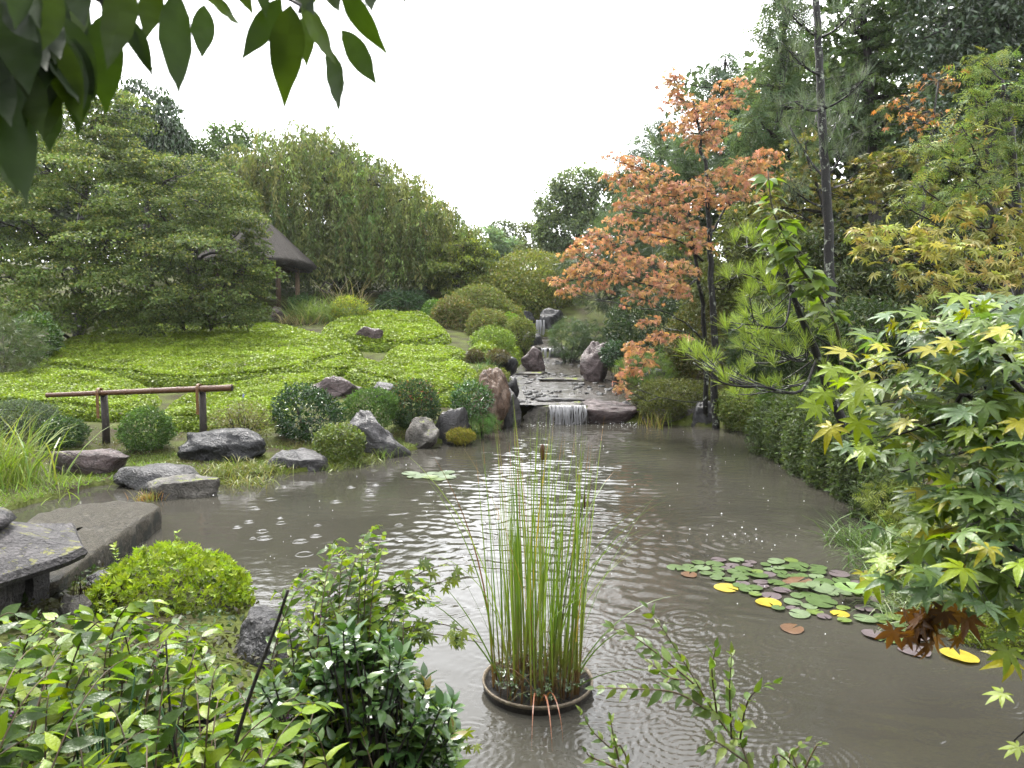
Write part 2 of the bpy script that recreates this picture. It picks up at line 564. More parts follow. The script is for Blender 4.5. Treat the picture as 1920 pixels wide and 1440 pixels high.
M_rdark = stone_mat("rock_dark_wet", [(0.3, (0.012, 0.012, 0.013)), (0.55, (0.035, 0.035, 0.038)), (0.75, (0.11, 0.11, 0.115))], 2.6, 0.3, 0.7)
M_rgrey = stone_mat("rock_grey", [(0.3, (0.022, 0.022, 0.024)), (0.5, (0.075, 0.072, 0.073)), (0.75, (0.21, 0.20, 0.205))], 2.2, 0.34, 0.8, ((0.11, 0.12, 0.06), 0.78, 6, 0.1))
M_rred = stone_mat("rock_reddish", [(0.3, (0.025, 0.016, 0.015)), (0.5, (0.10, 0.068, 0.066)), (0.75, (0.33, 0.27, 0.265))], 2.6, 0.34, 0.9, None, (1, 1, 2.2))
M_rtan = stone_mat("rock_tan", [(0.3, (0.03, 0.018, 0.012)), (0.48, (0.16, 0.095, 0.06)), (0.75, (0.46, 0.36, 0.29))], 2.0, 0.4, 0.9, ((0.07, 0.075, 0.05), 0.63, 3.0, -0.18), (2.2, 2.2, 0.8))
M_rmoss = stone_mat("rock_mossy", [(0.3, (0.035, 0.032, 0.028)), (0.5, (0.11, 0.10, 0.085)), (0.75, (0.26, 0.24, 0.21))], 3.0, 0.5, 0.8, ((0.10, 0.12, 0.018), 0.75, 5, 0.22))
M_lantern = stone_mat("lantern_stone", [(0.3, (0.03, 0.028, 0.03)), (0.5, (0.08, 0.074, 0.077)), (0.75, (0.17, 0.155, 0.155))], 4.0, 0.6, 0.8, ((0.10, 0.10, 0.035), 0.80, 9, 0.27))
M_slab = stone_mat("slab_stone", [(0.35, (0.035, 0.028, 0.016)), (0.5, (0.105, 0.088, 0.056)), (0.66, (0.27, 0.24, 0.18))], 26.0, 0.42, 0.9, ((0.035, 0.036, 0.03), 0.46, 5, -0.4), (1, 1, 1), 90)
M_pebble = stone_mat("river_stone", [(0.3, (0.02, 0.02, 0.021)), (0.5, (0.06, 0.06, 0.06)), (0.7, (0.2, 0.2, 0.19))], 3.0, 0.28, 0.4)

def ground_mat():
    m = bpy.data.materials.new("ground_moss_soil")
    N, L = nodes(m)
    geo = N.new("ShaderNodeNewGeometry")
    n1 = N.new("ShaderNodeTexNoise"); n1.inputs['Scale'].default_value = 1.6; n1.inputs['Detail'].default_value = 8
    n2 = N.new("ShaderNodeTexNoise"); n2.inputs['Scale'].default_value = 26; n2.inputs['Detail'].default_value = 6
    for n in (n1, n2): L.new(geo.outputs['Position'], n.inputs['Vector'])
    cr = ramp(N, [(0.34, (0.020, 0.016, 0.008)), (0.44, (0.024, 0.025, 0.008)), (0.55, (0.036, 0.044, 0.009)), (0.75, (0.046, 0.056, 0.010))])
    L.new(n1.outputs[0], cr.inputs[0])
    mr = N.new("ShaderNodeMapRange"); mr.inputs[3].default_value = 0.55; mr.inputs[4].default_value = 1.5
    L.new(n2.outputs[0], mr.inputs[0])
    sc = N.new("ShaderNodeVectorMath"); sc.operation = 'SCALE'
    L.new(cr.outputs[0], sc.inputs[0]); L.new(mr.outputs[0], sc.inputs['Scale'])
    pr = N.new("ShaderNodeBsdfPrincipled"); pr.inputs['Roughness'].default_value = 0.75; pr.inputs["Specular IOR Level"].default_value = 0.05
    L.new(sc.outputs[0], pr.inputs['Base Color'])
    bp = N.new("ShaderNodeBump"); bp.inputs['Strength'].default_value = 0.8; bp.inputs['Distance'].default_value = 0.04
    L.new(n2.outputs[0], bp.inputs['Height']); L.new(bp.outputs[0], pr.inputs['Normal'])
    out = N.new("ShaderNodeOutputMaterial"); L.new(pr.outputs[0], out.inputs['Surface'])
    return m
M_ground = ground_mat()

def water_mat(name, base, scale, strength, dist, stretch=(1, 1, 1), rough=0.03, foam_shimmer=None):
    m = bpy.data.materials.new(name)
    N, L = nodes(m)
    geo = N.new("ShaderNodeNewGeometry")
    mp = N.new("ShaderNodeMapping"); mp.inputs['Scale'].default_value = stretch
    L.new(geo.outputs['Position'], mp.inputs['Vector'])
    n1 = N.new("ShaderNodeTexNoise"); n1.inputs['Scale'].default_value = scale; n1.inputs['Detail'].default_value = 4; n1.inputs['Roughness'].default_value = 0.55
    L.new(mp.outputs[0], n1.inputs['Vector'])
    n2 = N.new("ShaderNodeTexNoise"); n2.inputs['Scale'].default_value = 0.45; n2.inputs['Detail'].default_value = 4
    L.new(geo.outputs['Position'], n2.inputs['Vector'])
    pr = N.new("ShaderNodeBsdfPrincipled")
    pr.inputs['Roughness'].default_value = rough
    pr.inputs['IOR'].default_value = 1.333
    cr = ramp(N, [(0.35, tuple(x * 0.8 for x in base)), (0.65, tuple(x * 1.2 for x in base))])
    L.new(n2.outputs[0], cr.inputs[0])
    last = cr.outputs[0]
    if foam_shimmer:
        mp2 = N.new("ShaderNodeMapping"); mp2.inputs['Scale'].default_value = foam_shimmer[3]
        L.new(geo.outputs['Position'], mp2.inputs['Vector'])
        n3 = N.new("ShaderNodeTexNoise"); n3.inputs['Scale'].default_value = foam_shimmer[0]; n3.inputs['Detail'].default_value = 6; n3.inputs['Roughness'].default_value = 0.65
        L.new(mp2.outputs[0], n3.inputs['Vector'])
        fr = N.new("ShaderNodeMapRange"); fr.inputs[1].default_value = foam_shimmer[1]; fr.inputs[2].default_value = foam_shimmer[2]
        fr.inputs[4].default_value = foam_shimmer[4] if len(foam_shimmer) > 4 else 1.0
        L.new(n3.outputs[0], fr.inputs[0])
        fm = N.new("ShaderNodeMix"); fm.data_type = 'RGBA'; fm.inputs[7].default_value = (0.6, 0.6, 0.6, 1)
        L.new(fr.outputs[0], fm.inputs[0]); L.new(last, fm.inputs[6])
        last = fm.outputs[2]
    L.new(last, pr.inputs['Base Color'])
    bp = N.new("ShaderNodeBump"); bp.inputs['Strength'].default_value = strength; bp.inputs['Distance'].default_value = dist
    L.new(n1.outputs[0], bp.inputs['Height']); L.new(bp.outputs[0], pr.inputs['Normal'])
    out = N.new("ShaderNodeOutputMaterial"); L.new(pr.outputs[0], out.inputs['Surface'])
    return m

M_water = water_mat("pond_water", (0.025, 0.0235, 0.019), 9.0, 0.25, 0.012, (0.7, 1.0, 1))
M_stream = water_mat("stream_water", (0.030, 0.026, 0.021), 6.0, 0.8, 0.035, (0.7, 2.0, 1), 0.06, (5.0, 0.56, 0.76, (0.6, 1.8, 1), 0.32))  # pale patches: riffle foam plus sky shimmer painted into the colour
M_fall = water_mat("falling_water", (0.16, 0.16, 0.165), 12, 0.8, 0.02, (3, 3, 0.4), 0.12)
M_drop = water_mat("rain_drop", (0.55, 0.56, 0.58), 30, 0.3, 0.01, (1, 1, 1), 0.1)  # whitish base colour stands in for sky mirrored in the drops

# ------------------------------------------------------------------ terrain
SHORE_PX = [(-60, 985), (0, 962), (100, 937), (195, 908), (300, 915), (400, 905), (500, 893), (600, 880), (680, 862), (765, 847),
            (820, 832), (890, 824), (925, 802), (975, 786), (1085, 790), (1190, 793), (1260, 797), (1340, 802), (1425, 815), (1480, 868),
            (1545, 915), (1615, 937), (1665, 985), (1645, 1030), (1660, 1090), (1740, 1165), (1790, 1206), (1920, 1222)]
POND = [Wp(px, py)[:2] for px, py in SHORE_PX]
POND += [np.array(p) for p in [(5.0, 4.6), (7.5, 4.4), (8.5, 2.6), (5.5, 1.5), (2.5, 1.9), (0.5, 1.9), (-0.25, 2.3), (-0.45, 3.0), (-0.75, 3.7),
                               (-1.0, 4.2), (-1.5, 4.9), (-2.2, 5.6), (-3.3, 6.3), (-4.2, 6.1), (-6.5, 5.6), (-9.5, 5.8), (-10.5, 7.2), (-8.5, 7.9)]]
POND = np.array(POND)
# centre line of the stream: x, y, level, half width
STREAM = np.array([(1.55, 16.6, 0.40, 1.55), (1.55, 17.6, 0.42, 1.6), (1.5, 19.5, 0.58, 1.55), (1.6, 22.0, 0.80, 1.5), (1.55, 24.3, 1.0, 1.15),
                   (1.5, 25.6, 1.15, 0.8), (1.45, 26.1, 1.48, 0.6), (1.35, 28.0, 1.62, 0.45), (1.3, 29.2, 1.85, 0.3), (1.2, 29.7, 2.50, 0.25), (1.2, 33.0, 2.7, 0.3)])

CTRL = [(*U(px, py, Y)[:2], U(px, py, Y)[2]) for px, py, Y in
        [(380, 803, 13.2), (100, 803, 12.8), (0, 885, 10.2), (200, 875, 10.6), (600, 835, 12.2), (320, 748, 16.2), (0, 708, 17.5), (300, 705, 18.2),
         (560, 712, 17.4), (700, 672, 21.0), (850, 648, 23.5), (500, 612, 26.3), (300, 616, 25.0), (100, 636, 23.5), (0, 648, 22.5), (800, 590, 28.5),
         (890, 690, 18.8), (640, 643, 22.5), (780, 755, 15.2), (860, 765, 15.5), (700, 590, 28.5), (720, 800, 14.0)]]
CTRL += [(4.6, 11, .25), (4.8, 9, .22), (4.1, 6, .2), (3.6, 4.6, .18), (5.0, 14.8, .3), (4.2, 17, .5), (8, 12, .8), (8, 7, .6), (12, 12, 1.4), (9, 20, 1.9), (15, 25, 3.2),
         (5.0, 20, 1.2), (4.0, 25, 1.8), (20, 15, 2.5), (25, 30, 5), (10, 35, 5.0), (3.5, 32, 3.4), (-1, 33, 3.6), (0, 45, 5.5), (0, 70, 7.5), (0, 2.0, .45), (-1.5, 2.6, .45), (-3, 1.0, .55),
         (-2.5, 4.6, .2), (-3.4, 5.5, .12), (-6, 4, .4), (-6, 0, .6), (5, 0, .6), (0, -4, .7), (6, 2.0, .35), (-40, 40, 6), (40, 40, 8), (-30, 12, 2), (30, 5, 3.2),
         (-17, 15, 1.4), (-12, 9, .5), (-20, 30, 4.2), (-10, 36, 4.2), (0, 26, 1.75), (2.9, 29, 2.2), (60, 90, 12), (-60, 90, 11), (-50, -20, 2), (50, -20, 2)]
CTRL = np.array(CTRL)
_P = CTRL[:, :2]
_d = np.linalg.norm(_P[:, None] - _P[None], axis=-1)
_wts = np.linalg.solve(_d + 1e-3 * np.eye(len(_P)), CTRL[:, 2] - 1.0)

def rbf(x, y):
    q = np.stack([np.ravel(x), np.ravel(y)], 1)
    out = np.empty(len(q))
    for i in range(0, len(q), 20000):
        out[i:i + 20000] = np.linalg.norm(q[i:i + 20000, None] - _P[None], axis=-1) @ _wts + 1.0
    return out.reshape(np.shape(x))

def poly_sd(x, y, poly):
    """signed distance to a polygon: negative inside"""
    q = np.stack([np.ravel(x), np.ravel(y)], 1).astype(float)
    best = np.full(len(q), 1e9)
    ins = np.zeros(len(q), bool)
    n = len(poly)
    for i in range(n):
        a, b = poly[i], poly[(i + 1) % n]
        e = b - a
        w = q - a
        t = np.clip((w @ e) / (e @ e), 0, 1)
        best = np.minimum(best, np.linalg.norm(w - t[:, None] * e, axis=1))
        c = (a[1] > q[:, 1]) != (b[1] > q[:, 1])
        if abs(e[1]) > 1e-12:
            ins ^= c & (q[:, 0] < a[0] + (q[:, 1] - a[1]) / e[1] * e[0])
    return np.where(ins, -best, best).reshape(np.shape(x))

def stream_info(x, y):
    q = np.stack([np.ravel(x), np.ravel(y)], 1)
    bd = np.full(len(q), 1e9); bz = np.zeros(len(q)); bw = np.ones(len(q))
    for a, b in zip(STREAM[:-1], STREAM[1:]):
        e = b[:2] - a[:2]
        t = np.clip(((q - a[:2]) @ e) / (e @ e), 0, 1)
        d = np.linalg.norm(q - a[:2] - t[:, None] * e, axis=1)
        k = d < bd
        bd[k] = d[k]; bz[k] = (a[2] + (b[2] - a[2]) * t)[k]; bw[k] = (a[3] + (b[3] - a[3]) * t)[k]
    return bd.reshape(np.shape(x)), bz.reshape(np.shape(x)), bw.reshape(np.shape(x))

def hgt(x, y):
    x, y = np.asarray(x, float), np.asarray(y, float)
    h = np.maximum(rbf(x, y), 0.12)
    far = np.clip((np.hypot(x, y - 20) - 60) / 60, 0, 1)
    h = h * (1 - far) + (3.0 + 9.0 * np.clip(y / 200, 0, 1)) * far
    d, sz, sw = stream_info(x, y)
    k = np.clip((d - sw) / 0.7, 0, 1); k = k * k * (3 - 2 * k)
    near = (y > 16.2) & (d < sw + 0.7)
    h = np.where(near, (sz - 0.12) * (1 - k) + np.maximum(h, sz + 0.05) * k, h)
    sd = poly_sd(x, y, POND)
    k = np.clip(sd / 0.9, 0, 1); k = k * k * (3 - 2 * k)
    hs = 0.07 + (h - 0.07) * k
    return np.where(sd < 0, np.maximum(-0.6, 0.07 + sd * 4.0), hs)

def G(px, py, y0=3.0, y1=70.0):
    """where the line of sight through a photo pixel meets the terrain"""
    Y = np.arange(y0, y1, 0.08)
    d = ray(px, py)
    x = d[0] / d[1] * Y; z = EYE + d[2] / d[1] * Y
    hit = np.nonzero(z < hgt(x, Y))[0]
    i = hit[0] if len(hit) else len(Y) - 1
    return np.array([x[i], Y[i], float(hgt(x[i], Y[i]))])

def gz(x, y):
    return float(hgt(np.array([x]), np.array([y]))[0])

def warp(lo, hi, step, far_lo, far_hi):
    a = np.arange(lo, hi + 1e-6, step)
    def tail(start, end):
        out, s, v = [], step, start
        while abs(v - end) > s * 1.5 and len(out) < 60:
            s *= 1.28
            v = v + s * np.sign(end - start)
            if (end - v) * np.sign(end - start) < 0: break
            out.append(v)
        out.append(end)
        return out
    return np.array(sorted(tail(lo, far_lo)) + list(a) + sorted(tail(hi, far_hi)))

gx, gy = warp(-12, 9, 0.17, -500, 500), warp(-1, 31, 0.16, -400, 900)
GX, GY = np.meshgrid(gx, gy)
GZ = hgt(GX, GY)
GZ += 0.03 * np.sin(GX * 3.1 + 1.3 * np.sin(GY * 2.3)) * np.sin(GY * 2.7 + GX) * (GZ > 0.12)
nx, ny = len(gx), len(gy)
ii = (np.arange(ny - 1)[:, None] * nx + np.arange(nx - 1)[None]).ravel()
gf = np.stack([ii, ii + 1, ii + nx + 1, ii + nx], 1)
gme = mk_mesh("ground", np.stack([GX, GY, GZ], -1).reshape(-1, 3), [gf], None, True, M_ground)
tag(link("ground", gme), "mossy brown and green garden ground sloping around the pond", None, None, 'structure')

# ------------------------------------------------------------------ pond water, with every ring of the rain
us = np.concatenate([np.linspace(-2.4, -0.84, 14)[:-1], np.linspace(-0.84, 0.84, 440), np.linspace(0.84, 2.4, 14)[1:]])
ys = 2.2 * np.exp(np.linspace(0, math.log(18.5 / 2.2), 560))
WY, WU = np.meshgrid(ys, us, indexing='ij')
WX = WU * WY
H = np.zeros_like(WX)

def lattice(px, py, lam, seed, n=9, spread=0.35, ang=0.0):
    rr = np.random.default_rng(seed)
    out = np.zeros_like(px)
    for i in range(n):
        a = ang + rr.normal() * spread
        k = 2 * math.pi / (lam * math.exp(rr.normal() * 0.3))
        out += np.sin(k * (px * math.cos(a) + py * math.sin(a)) + rr.uniform(0, 6.28))
    return out / math.sqrt(n)

bub = Wp(1415, 1010)[:2]
fallp = np.array([1.6, 16.5])
dF = np.hypot(WX - fallp[0], WY - fallp[1])
dB = np.hypot(WX - bub[0], WY - bub[1])
# waves that run from the little waterfall down the middle of the pond
ctr = np.exp(-((WX - 0.45 - 0.05 * (WY - 4)) / (0.9 + 0.09 * WY)) ** 2)
wob = lattice(WX, WY, 1.1, 5, 7, 3.0) * 0.16
H += 0.0052 * ctr * np.clip((WY - 4.0) / 4, 0.10, 1) * np.sin(2 * math.pi * (dF + wob) / 0.27) * (0.6 + 0.4 * lattice(WX, WY, 1.6, 8, 7, 3.0))
H += 0.0034 * np.clip(ctr + 0.12, 0, 1) * np.clip((WY - 3.8) / 3.5, 0.04, 1) * lattice(WX, WY, 0.20, 3, 12, 0.45, math.pi / 2)
H += 0.0010 * np.clip((WY - 5) / 8, 0.1, 1) * lattice(WX, WY, 0.30, 4, 12, 0.7, math.pi / 2)
# the upwelling beside the lily pads
eB = np.exp(-(dB / 0.42) ** 2)
H += 0.013 * eB * lattice(WX, WY, 0.10, 17, 16, 3.0) + 0.008 * eB
H += 0.0085 * np.exp(-dB / 1.5) * np.sin(2 * math.pi * (dB + wob * 0.5) / 0.17) * (1 - eB) * (0.6 + 0.5 * lattice(WX, WY, 0.8, 19, 9, 3.0))
# the planter's own ripples
potc = Wp(1008, 1290)[:2]
dP = np.hypot(WX - potc[0], WY - potc[1])
H += 0.0009 * np.exp(-np.clip(dP - 0.33, 0, 9) / 0.25) * np.sin(2 * math.pi * dP / 0.06)
rings = []
for k in range(250):
    px, py = R.uniform(560, 1920), 760 + 690 * R.random() ** 0.8
    if k < 60: px, py = R.uniform(1080, 1560), R.uniform(1160, 1450)
    elif k < 95: px, py = R.uniform(820, 1200), R.uniform(1040, 1450)
    c = Wp(px, py)[:2]
    if poly_sd(c[:1], c[1:2], POND)[0] > -0.25: continue
    rings.append((c, R.uniform(0.05, 0.26) if c[1] < 6.5 else R.uniform(0.06, 0.15)))
rings += [(Wp(px, py)[:2], r) for px, py, r in [(1410, 1225, .17), (1470, 1255, .2), (1290, 1160, .22), (1425, 1388, .2), (1545, 1425, .2), (1290, 1100, .1), (1630, 1375, .06), (1545, 1355, .05),
          (862, 1340, .07), (1250, 1400, .24), (1120, 1400, .25), (1360, 1330, .22), (1180, 1330, .2), (1530, 1258, .07), (1770, 1262, .07)]]
for c, r in rings:
    i0, i1 = np.searchsorted(ys, [c[1] - r * 1.5, c[1] + r * 1.5])
    j0, j1 = np.searchsorted(us, [(c[0] - r * 1.6) / c[1], (c[0] + r * 1.6) / c[1]])
    if i1 - i0 < 2 or j1 - j0 < 2: continue
    sl = (slice(i0, i1), slice(j0, j1))
    d = np.hypot(WX[sl] - c[0], WY[sl] - c[1])
    lam = max(0.030 + 0.05 * r, 0.0125 * c[1])
    env = np.exp(-((d - r * 0.72) / (r * 0.36)) ** 2)
    H[sl] += R.uniform(0.25, 1.0) ** 1.5 * 0.0022 * (lam / 0.04) * env * np.sin(2 * math.pi * (d - r) / lam)
nyw, nxw = WX.shape
ii = (np.arange(nyw - 1)[:, None] * nxw + np.arange(nxw - 1)[None]).ravel()
wf = np.stack([ii, ii + 1, ii + nxw + 1, ii + nxw], 1)
cx = (WX.ravel()[wf].mean(1), WY.ravel()[wf].mean(1))
keep = poly_sd(cx[0], cx[1], POND) < 0.25
wf = wf[keep]
used = np.unique(wf); remap = np.zeros(nyw * nxw, np.int32); remap[used] = np.arange(len(used))
wme = mk_mesh("pond_water", np.stack([WX, WY, H], -1).reshape(-1, 3)[used], [remap[wf]], None, True, M_water)
tag(link("pond_water", wme), "brown grey pond water rippled by falling rain", None, None, 'structure')

# rain rings further off and the white drops that jump up from them
acc = Acc()
for k in range(130):
    px, py = R.uniform(380, 1640), R.uniform(805, 1080)
    c = Wp(px, py)
    if poly_sd(c[:1], c[1:2], POND)[0] > -0.3: continue
    r0 = R.uniform(0.03, 0.085)
    for q in range(R.integers(1, 3)):
        r = r0 * (1 - 0.45 * q)
        a = np.linspace(0, 2 * math.pi, 21)[:-1] 
        pr = [(r - 0.016, -0.003), (r, 0.0042), (r + 0.016, -0.003)]
        V = np.concatenate([np.stack([c[0] + rr * np.cos(a), c[1] + rr * np.sin(a), np.full(20, zz)], 1) for rr, zz in pr])
        j = np.arange(20); j2 = (j + 1) % 20
        F = np.concatenate([np.stack([j + 20 * b, j2 + 20 * b, j2 + 20 * (b + 1), j + 20 * (b + 1)], 1) for b in (0, 1)])
        acc.add(V, F, (0.04, 0.036, 0.03))
o = link("rain_ring", acc.mesh("rain_ring", M_water, (0, 0, 0), True))
tag(o, "small rings where raindrops hit the far pond water", None, None, 'stuff')
acc = Acc()
OCT = np.array([[1, 0, 0], [-1, 0, 0], [0, 1, 0], [0, -1, 0], [0, 0, 1.2], [0, 0, -1]], float)
OF = np.array([[0, 2, 4], [2, 1, 4], [1, 3, 4], [3, 0, 4], [2, 0, 5], [1, 2, 5], [3, 1, 5], [0, 3, 5]])
for k in range(300):
    px, py = R.uniform(380, 1700), 810 + 400 * R.random() ** 1.7
    if k > 165: px, py = R.uniform(985, 1200), R.uniform(790, 802)
    if k > 282: px, py = 1412 + R.normal() * 45, 1003 + R.normal() * 13
    c = Wp(px, py)
    if poly_sd(c[:1], c[1:2], POND)[0] > -0.1: continue
    r = R.uniform(0.003, 0.011) * (0.6 if c[1] < 7 else 1.0)
    acc.add(OCT * r + np.array([c[0], c[1], R.uniform(0.0, 0.05)]), OF, (0.6, 0.6, 0.6))
o = link("rain_splash", acc.mesh("rain_splash", M_drop, (0, 0, 0), True))
tag(o, "white raindrops jumping up from the pond water", None, None, 'stuff')
# ------------------------------------------------------------------ stream and falls
def ribbon(pts, nseg, ncol, name, mat, label, bump=0.02, wk=1.06):
    P = spline(pts[:, :3], nseg)
    w = np.interp(np.linspace(0, 1, nseg), np.linspace(0, 1, len(pts)), pts[:, 3]) * wk
    T = np.gradient(P[:, :2], axis=0); T = T / np.linalg.norm(T, axis=1, keepdims=True)
    nn = np.stack([T[:, 1], -T[:, 0]], 1)
    u = np.linspace(-1, 1, ncol)
    X = P[:, None, 0] + nn[:, None, 0] * u * w[:, None]
    Y = P[:, None, 1] + nn[:, None, 1] * u * w[:, None]
    Z = P[:, None, 2] + 0 * u + bump * (lattice(X, Y, 0.5, 31, 12, 3.0) * 0.6 + lattice(X, Y, 0.22, 32, 12, 3.0) * 0.4)
    ii = (np.arange(nseg - 1)[:, None] * ncol + np.arange(ncol - 1)[None]).ravel()
    F = np.stack([ii, ii + 1, ii + ncol + 1, ii + ncol], 1)
    me = mk_mesh(name, np.stack([X, Y, Z], -1).reshape(-1, 3), [F], None, True, mat)
    return tag(link(name, me), label, None, None, 'structure')

low = STREAM[:6].copy(); low[0, 1] = 16.6
ribbon(low, 130, 60, "stream", M_stream, "shallow stream running down over stones to the pond", 0.010)
up = np.array([(1.5, 26.15, 1.46, .55), (1.4, 27.4, 1.56, .5), (1.35, 28.6, 1.7, .42), (1.3, 29.3, 1.84, .4)])
ribbon(up, 40, 24, "upper_stream", M_stream, "upper stream between boulders below the far waterfall", 0.02)

def falls(name, label, x0, x1, y, ztop, zbot, n, gap=0.0, throw=0.16, seed=1, wid=0.06):
    rr = np.random.default_rng(seed)
    acc = Acc()
    for k in range(n):
        x = rr.uniform(x0, x1); w = rr.uniform(0.3, 1.2) * wid
        t = np.linspace(0, 1, 8)
        drop = (ztop - zbot) * (1.0 if rr.random() < 0.75 else rr.uniform(0.5, 0.9))
        yy = y - throw * np.minimum(t * 1.6, 1) * rr.uniform(0.6, 1.1) + 0.08
        z = ztop + 0.012 - drop * t ** 1.7
        xs = x + 0.015 * np.sin(t * 5 + rr.uniform(0, 6)) + rr.normal() * 0.02 * t
        ww = w * (1 - 0.45 * t) * 0.5
        V = np.concatenate([np.stack([xs - ww, yy, z], 1), np.stack([xs, yy - ww * 0.5, z + 0.004], 1), np.stack([xs + ww, yy, z], 1)])
        i = np.arange(7)
        F = np.concatenate([np.stack([i, i + 1, i + 9, i + 8], 1), np.stack([i + 8, i + 9, i + 17, i + 16], 1)])
        acc.add(V, F, (0.5, 0.5, 0.5))
    o = link(name, acc.mesh(name, M_fall, (0, 0, 0), True))
    return tag(o, label, None, None, 'structure')

falls("waterfall", "thin white veil of water falling over the stone sill into the pond", 0.86, 1.7, 16.2, 0.42, -0.02, 74, wid=0.034)
falls("small_cascade", "small white cascade half way up the stream", 1.05, 1.95, 25.75, 1.47, 1.14, 34, seed=4, wid=0.06)
falls("upper_waterfall", "narrow far waterfall between two boulders", 1.0, 1.38, 29.35, 2.52, 1.84, 12, seed=5, wid=0.07, throw=0.1)

# ------------------------------------------------------------------ rocks
import bmesh
_ico = {}
def ico(sub):
    if sub not in _ico:
        bm = bmesh.new()
        bmesh.ops.create_icosphere(bm, subdivisions=sub, radius=1)
        V = np.array([v.co for v in bm.verts]); F = np.array([[v.index for v in f.verts] for f in bm.faces])
        bm.free()
        _ico[sub] = (V, F)
    return _ico[sub]

def rock_shape(seed, sub, cuts, flat=None, rough=0.05, peak=None):
    rr = np.random.default_rng(seed)
    V, F = ico(sub)
    V = V.copy()
    ns = unit(rr.normal(size=(cuts, 3)))
    ds = rr.uniform(0.5, 0.86, cuts)
    if flat is not None:
        ns = np.concatenate([ns, unit(np.array([[rr.normal() * 0.12, rr.normal() * 0.12, 1.0]]))]); ds = np.append(ds, flat)
    for n, d in zip(ns, ds):
        ex = V @ n - d
        V -= np.where(ex > 0, ex * 0.97, 0)[:, None] * n
    if peak is not None:
        V[:, 0] += peak * (V[:, 2] + 0.2)
        V[:, 0] *= 1 - 0.42 * np.clip(V[:, 2] + 0.1, 0, 1)
    off = rr.uniform(0, 50, 3)
    dsp = np.array([noise.fractal(Vector(v * 1.7 + off), 0.75, 2.1, 6) for v in V])
    V += unit(V) * (dsp * rough * 1.6)[:, None]
    V -= (V.max(0) + V.min(0)) / 2
    V /= np.abs(V).max(0)
    return V, F

def rock(label, box, Y, mat, seed, sub=4, dk=0.75, cuts=11, flat=None, sink=0.35, rough=0.08, peak=None, name="rock", cat="rock", group=None, rot=0.0):
    x0, y0, x1, y1 = box
    zt, zb = U(0, y0, Y)[2], U(0, y1, Y)[2]
    hgt_ = zt - zb
    zb -= sink * hgt_ + 0.06
    c = U((x0 + x1) / 2, 720, Y); rx = S((x1 - x0) / 2, Y)
    V, F = rock_shape(seed, sub, cuts, flat, rough, peak)
    V = V * np.array([rx, rx * dk, (zt - zb) / 2])
    V[:, 2] -= V[:, 2].min()
    me = mk_mesh(name, V, [F], None, True, mat)
    o = link(name, me, None, (c[0], Y + rx * dk * 0.4, zb))
    return tag(o, label, cat, group)

rock("reddish weathered rock beside the tall grass at the left bank", (72, 843, 230, 900), 10.3, M_rred, 1, 4, 0.6, flat=0.6)
rock("flat grey stepping stone behind the low mossy one at the waterside", (200, 874, 362, 928), 9.75, M_rgrey, 2, 4, 0.7, flat=0.45)
rock("low flat mossy stone in the water at the end of the slab", (256, 899, 398, 946), 9.15, M_rmoss, 3, 4, 0.6, flat=0.4)
rock("large dark wet boulder under the right post of the bamboo rail", (326, 806, 490, 878), 11.1, M_rdark, 5, 5, 0.6, flat=0.72)
rock("low grey rock at the waterline left of the round olive shrub", (490, 845, 612, 897), 10.9, M_rgrey, 7, 4, 0.6, flat=0.7)
rock("big pointed purple grey boulder leaning down to the water", (636, 770, 772, 868), 12.2, M_rgrey, 12, 5, 0.7, peak=-0.42, cuts=8)
rock("rounded grey boulder with pale lichen in the middle of the shore", (756, 784, 822, 838), 13.0, M_rmoss, 9, 4, 0.8)
rock("pale grey flat topped rock below the leafy bush on the shore", (808, 763, 880, 832), 13.6, M_rgrey, 15, 4, 0.8, flat=0.6)
rock("long pinkish rock lying on the green ground cover", (556, 704, 676, 748), 16.0, M_rred, 17, 4, 0.6)
rock("tall orange brown standing rock at the mouth of the stream", (884, 690, 958, 806), 15.4, M_rtan, 19, 5, 0.8, peak=-0.05, cuts=8, rough=0.08)
rock("dark grey rock leaning on the tall orange brown one", (928, 728, 978, 800), 15.9, M_rgrey, 21, 4, 0.8)
rock("small dark rock above the stream behind the tall orange one", (948, 706, 974, 735), 17.2, M_rdark, 22, 3)
rock("pinkish block of rock half buried in the upper ground cover", (666, 612, 720, 642), 22.2, M_rred, 23, 4, 0.7, flat=0.5)
rock("small pale grey stone behind the clipped shrubs", (690, 716, 738, 740), 15.3, M_rgrey, 25, 3, flat=0.6)
rock("dark upright rock beside the yellow leaved bush", (680, 576, 706, 606), 27.3, M_rdark, 26, 4, 0.8, peak=0.1)
rock("red brown jagged rock left of the cascade", (976, 648, 1024, 694), 22.6, M_rred, 127, 4, 0.8, rough=0.14, cuts=16)
rock("black low rock under the bright mounded bush", (926, 662, 972, 692), 20.6, M_rdark, 29, 4, 0.8)
rock("grey low stone under the bright mounded bush", (870, 652, 930, 684), 20.9, M_rgrey, 30, 3)
rock("tall block of red grey rock on the right side of the stream", (1088, 640, 1142, 706), 20.6, M_rred, 131, 4, 0.8, flat=0.62, rough=0.12, cuts=16)
rock("low pinkish rock behind the block at the right of the stream", (1108, 640, 1160, 672), 23.0, M_rred, 32, 4)
rock("boulder left of the far waterfall", (972, 582, 1004, 622), 29.7, M_rdark, 33, 4)
rock("big boulder right of the far waterfall", (1011, 577, 1062, 628), 29.8, M_rdark, 34, 4, 0.8)
rock("dark boulder above the far waterfall", (1008, 560, 1050, 588), 31.5, M_rdark, 35, 3)
rock("grey rock below the far waterfall at its left", (968, 620, 1020, 652), 27.6, M_rdark, 36, 4)
rock("grey rock at the left edge of the small cascade", (955, 628, 1000, 654), 26.2, M_rgrey, 37, 3)
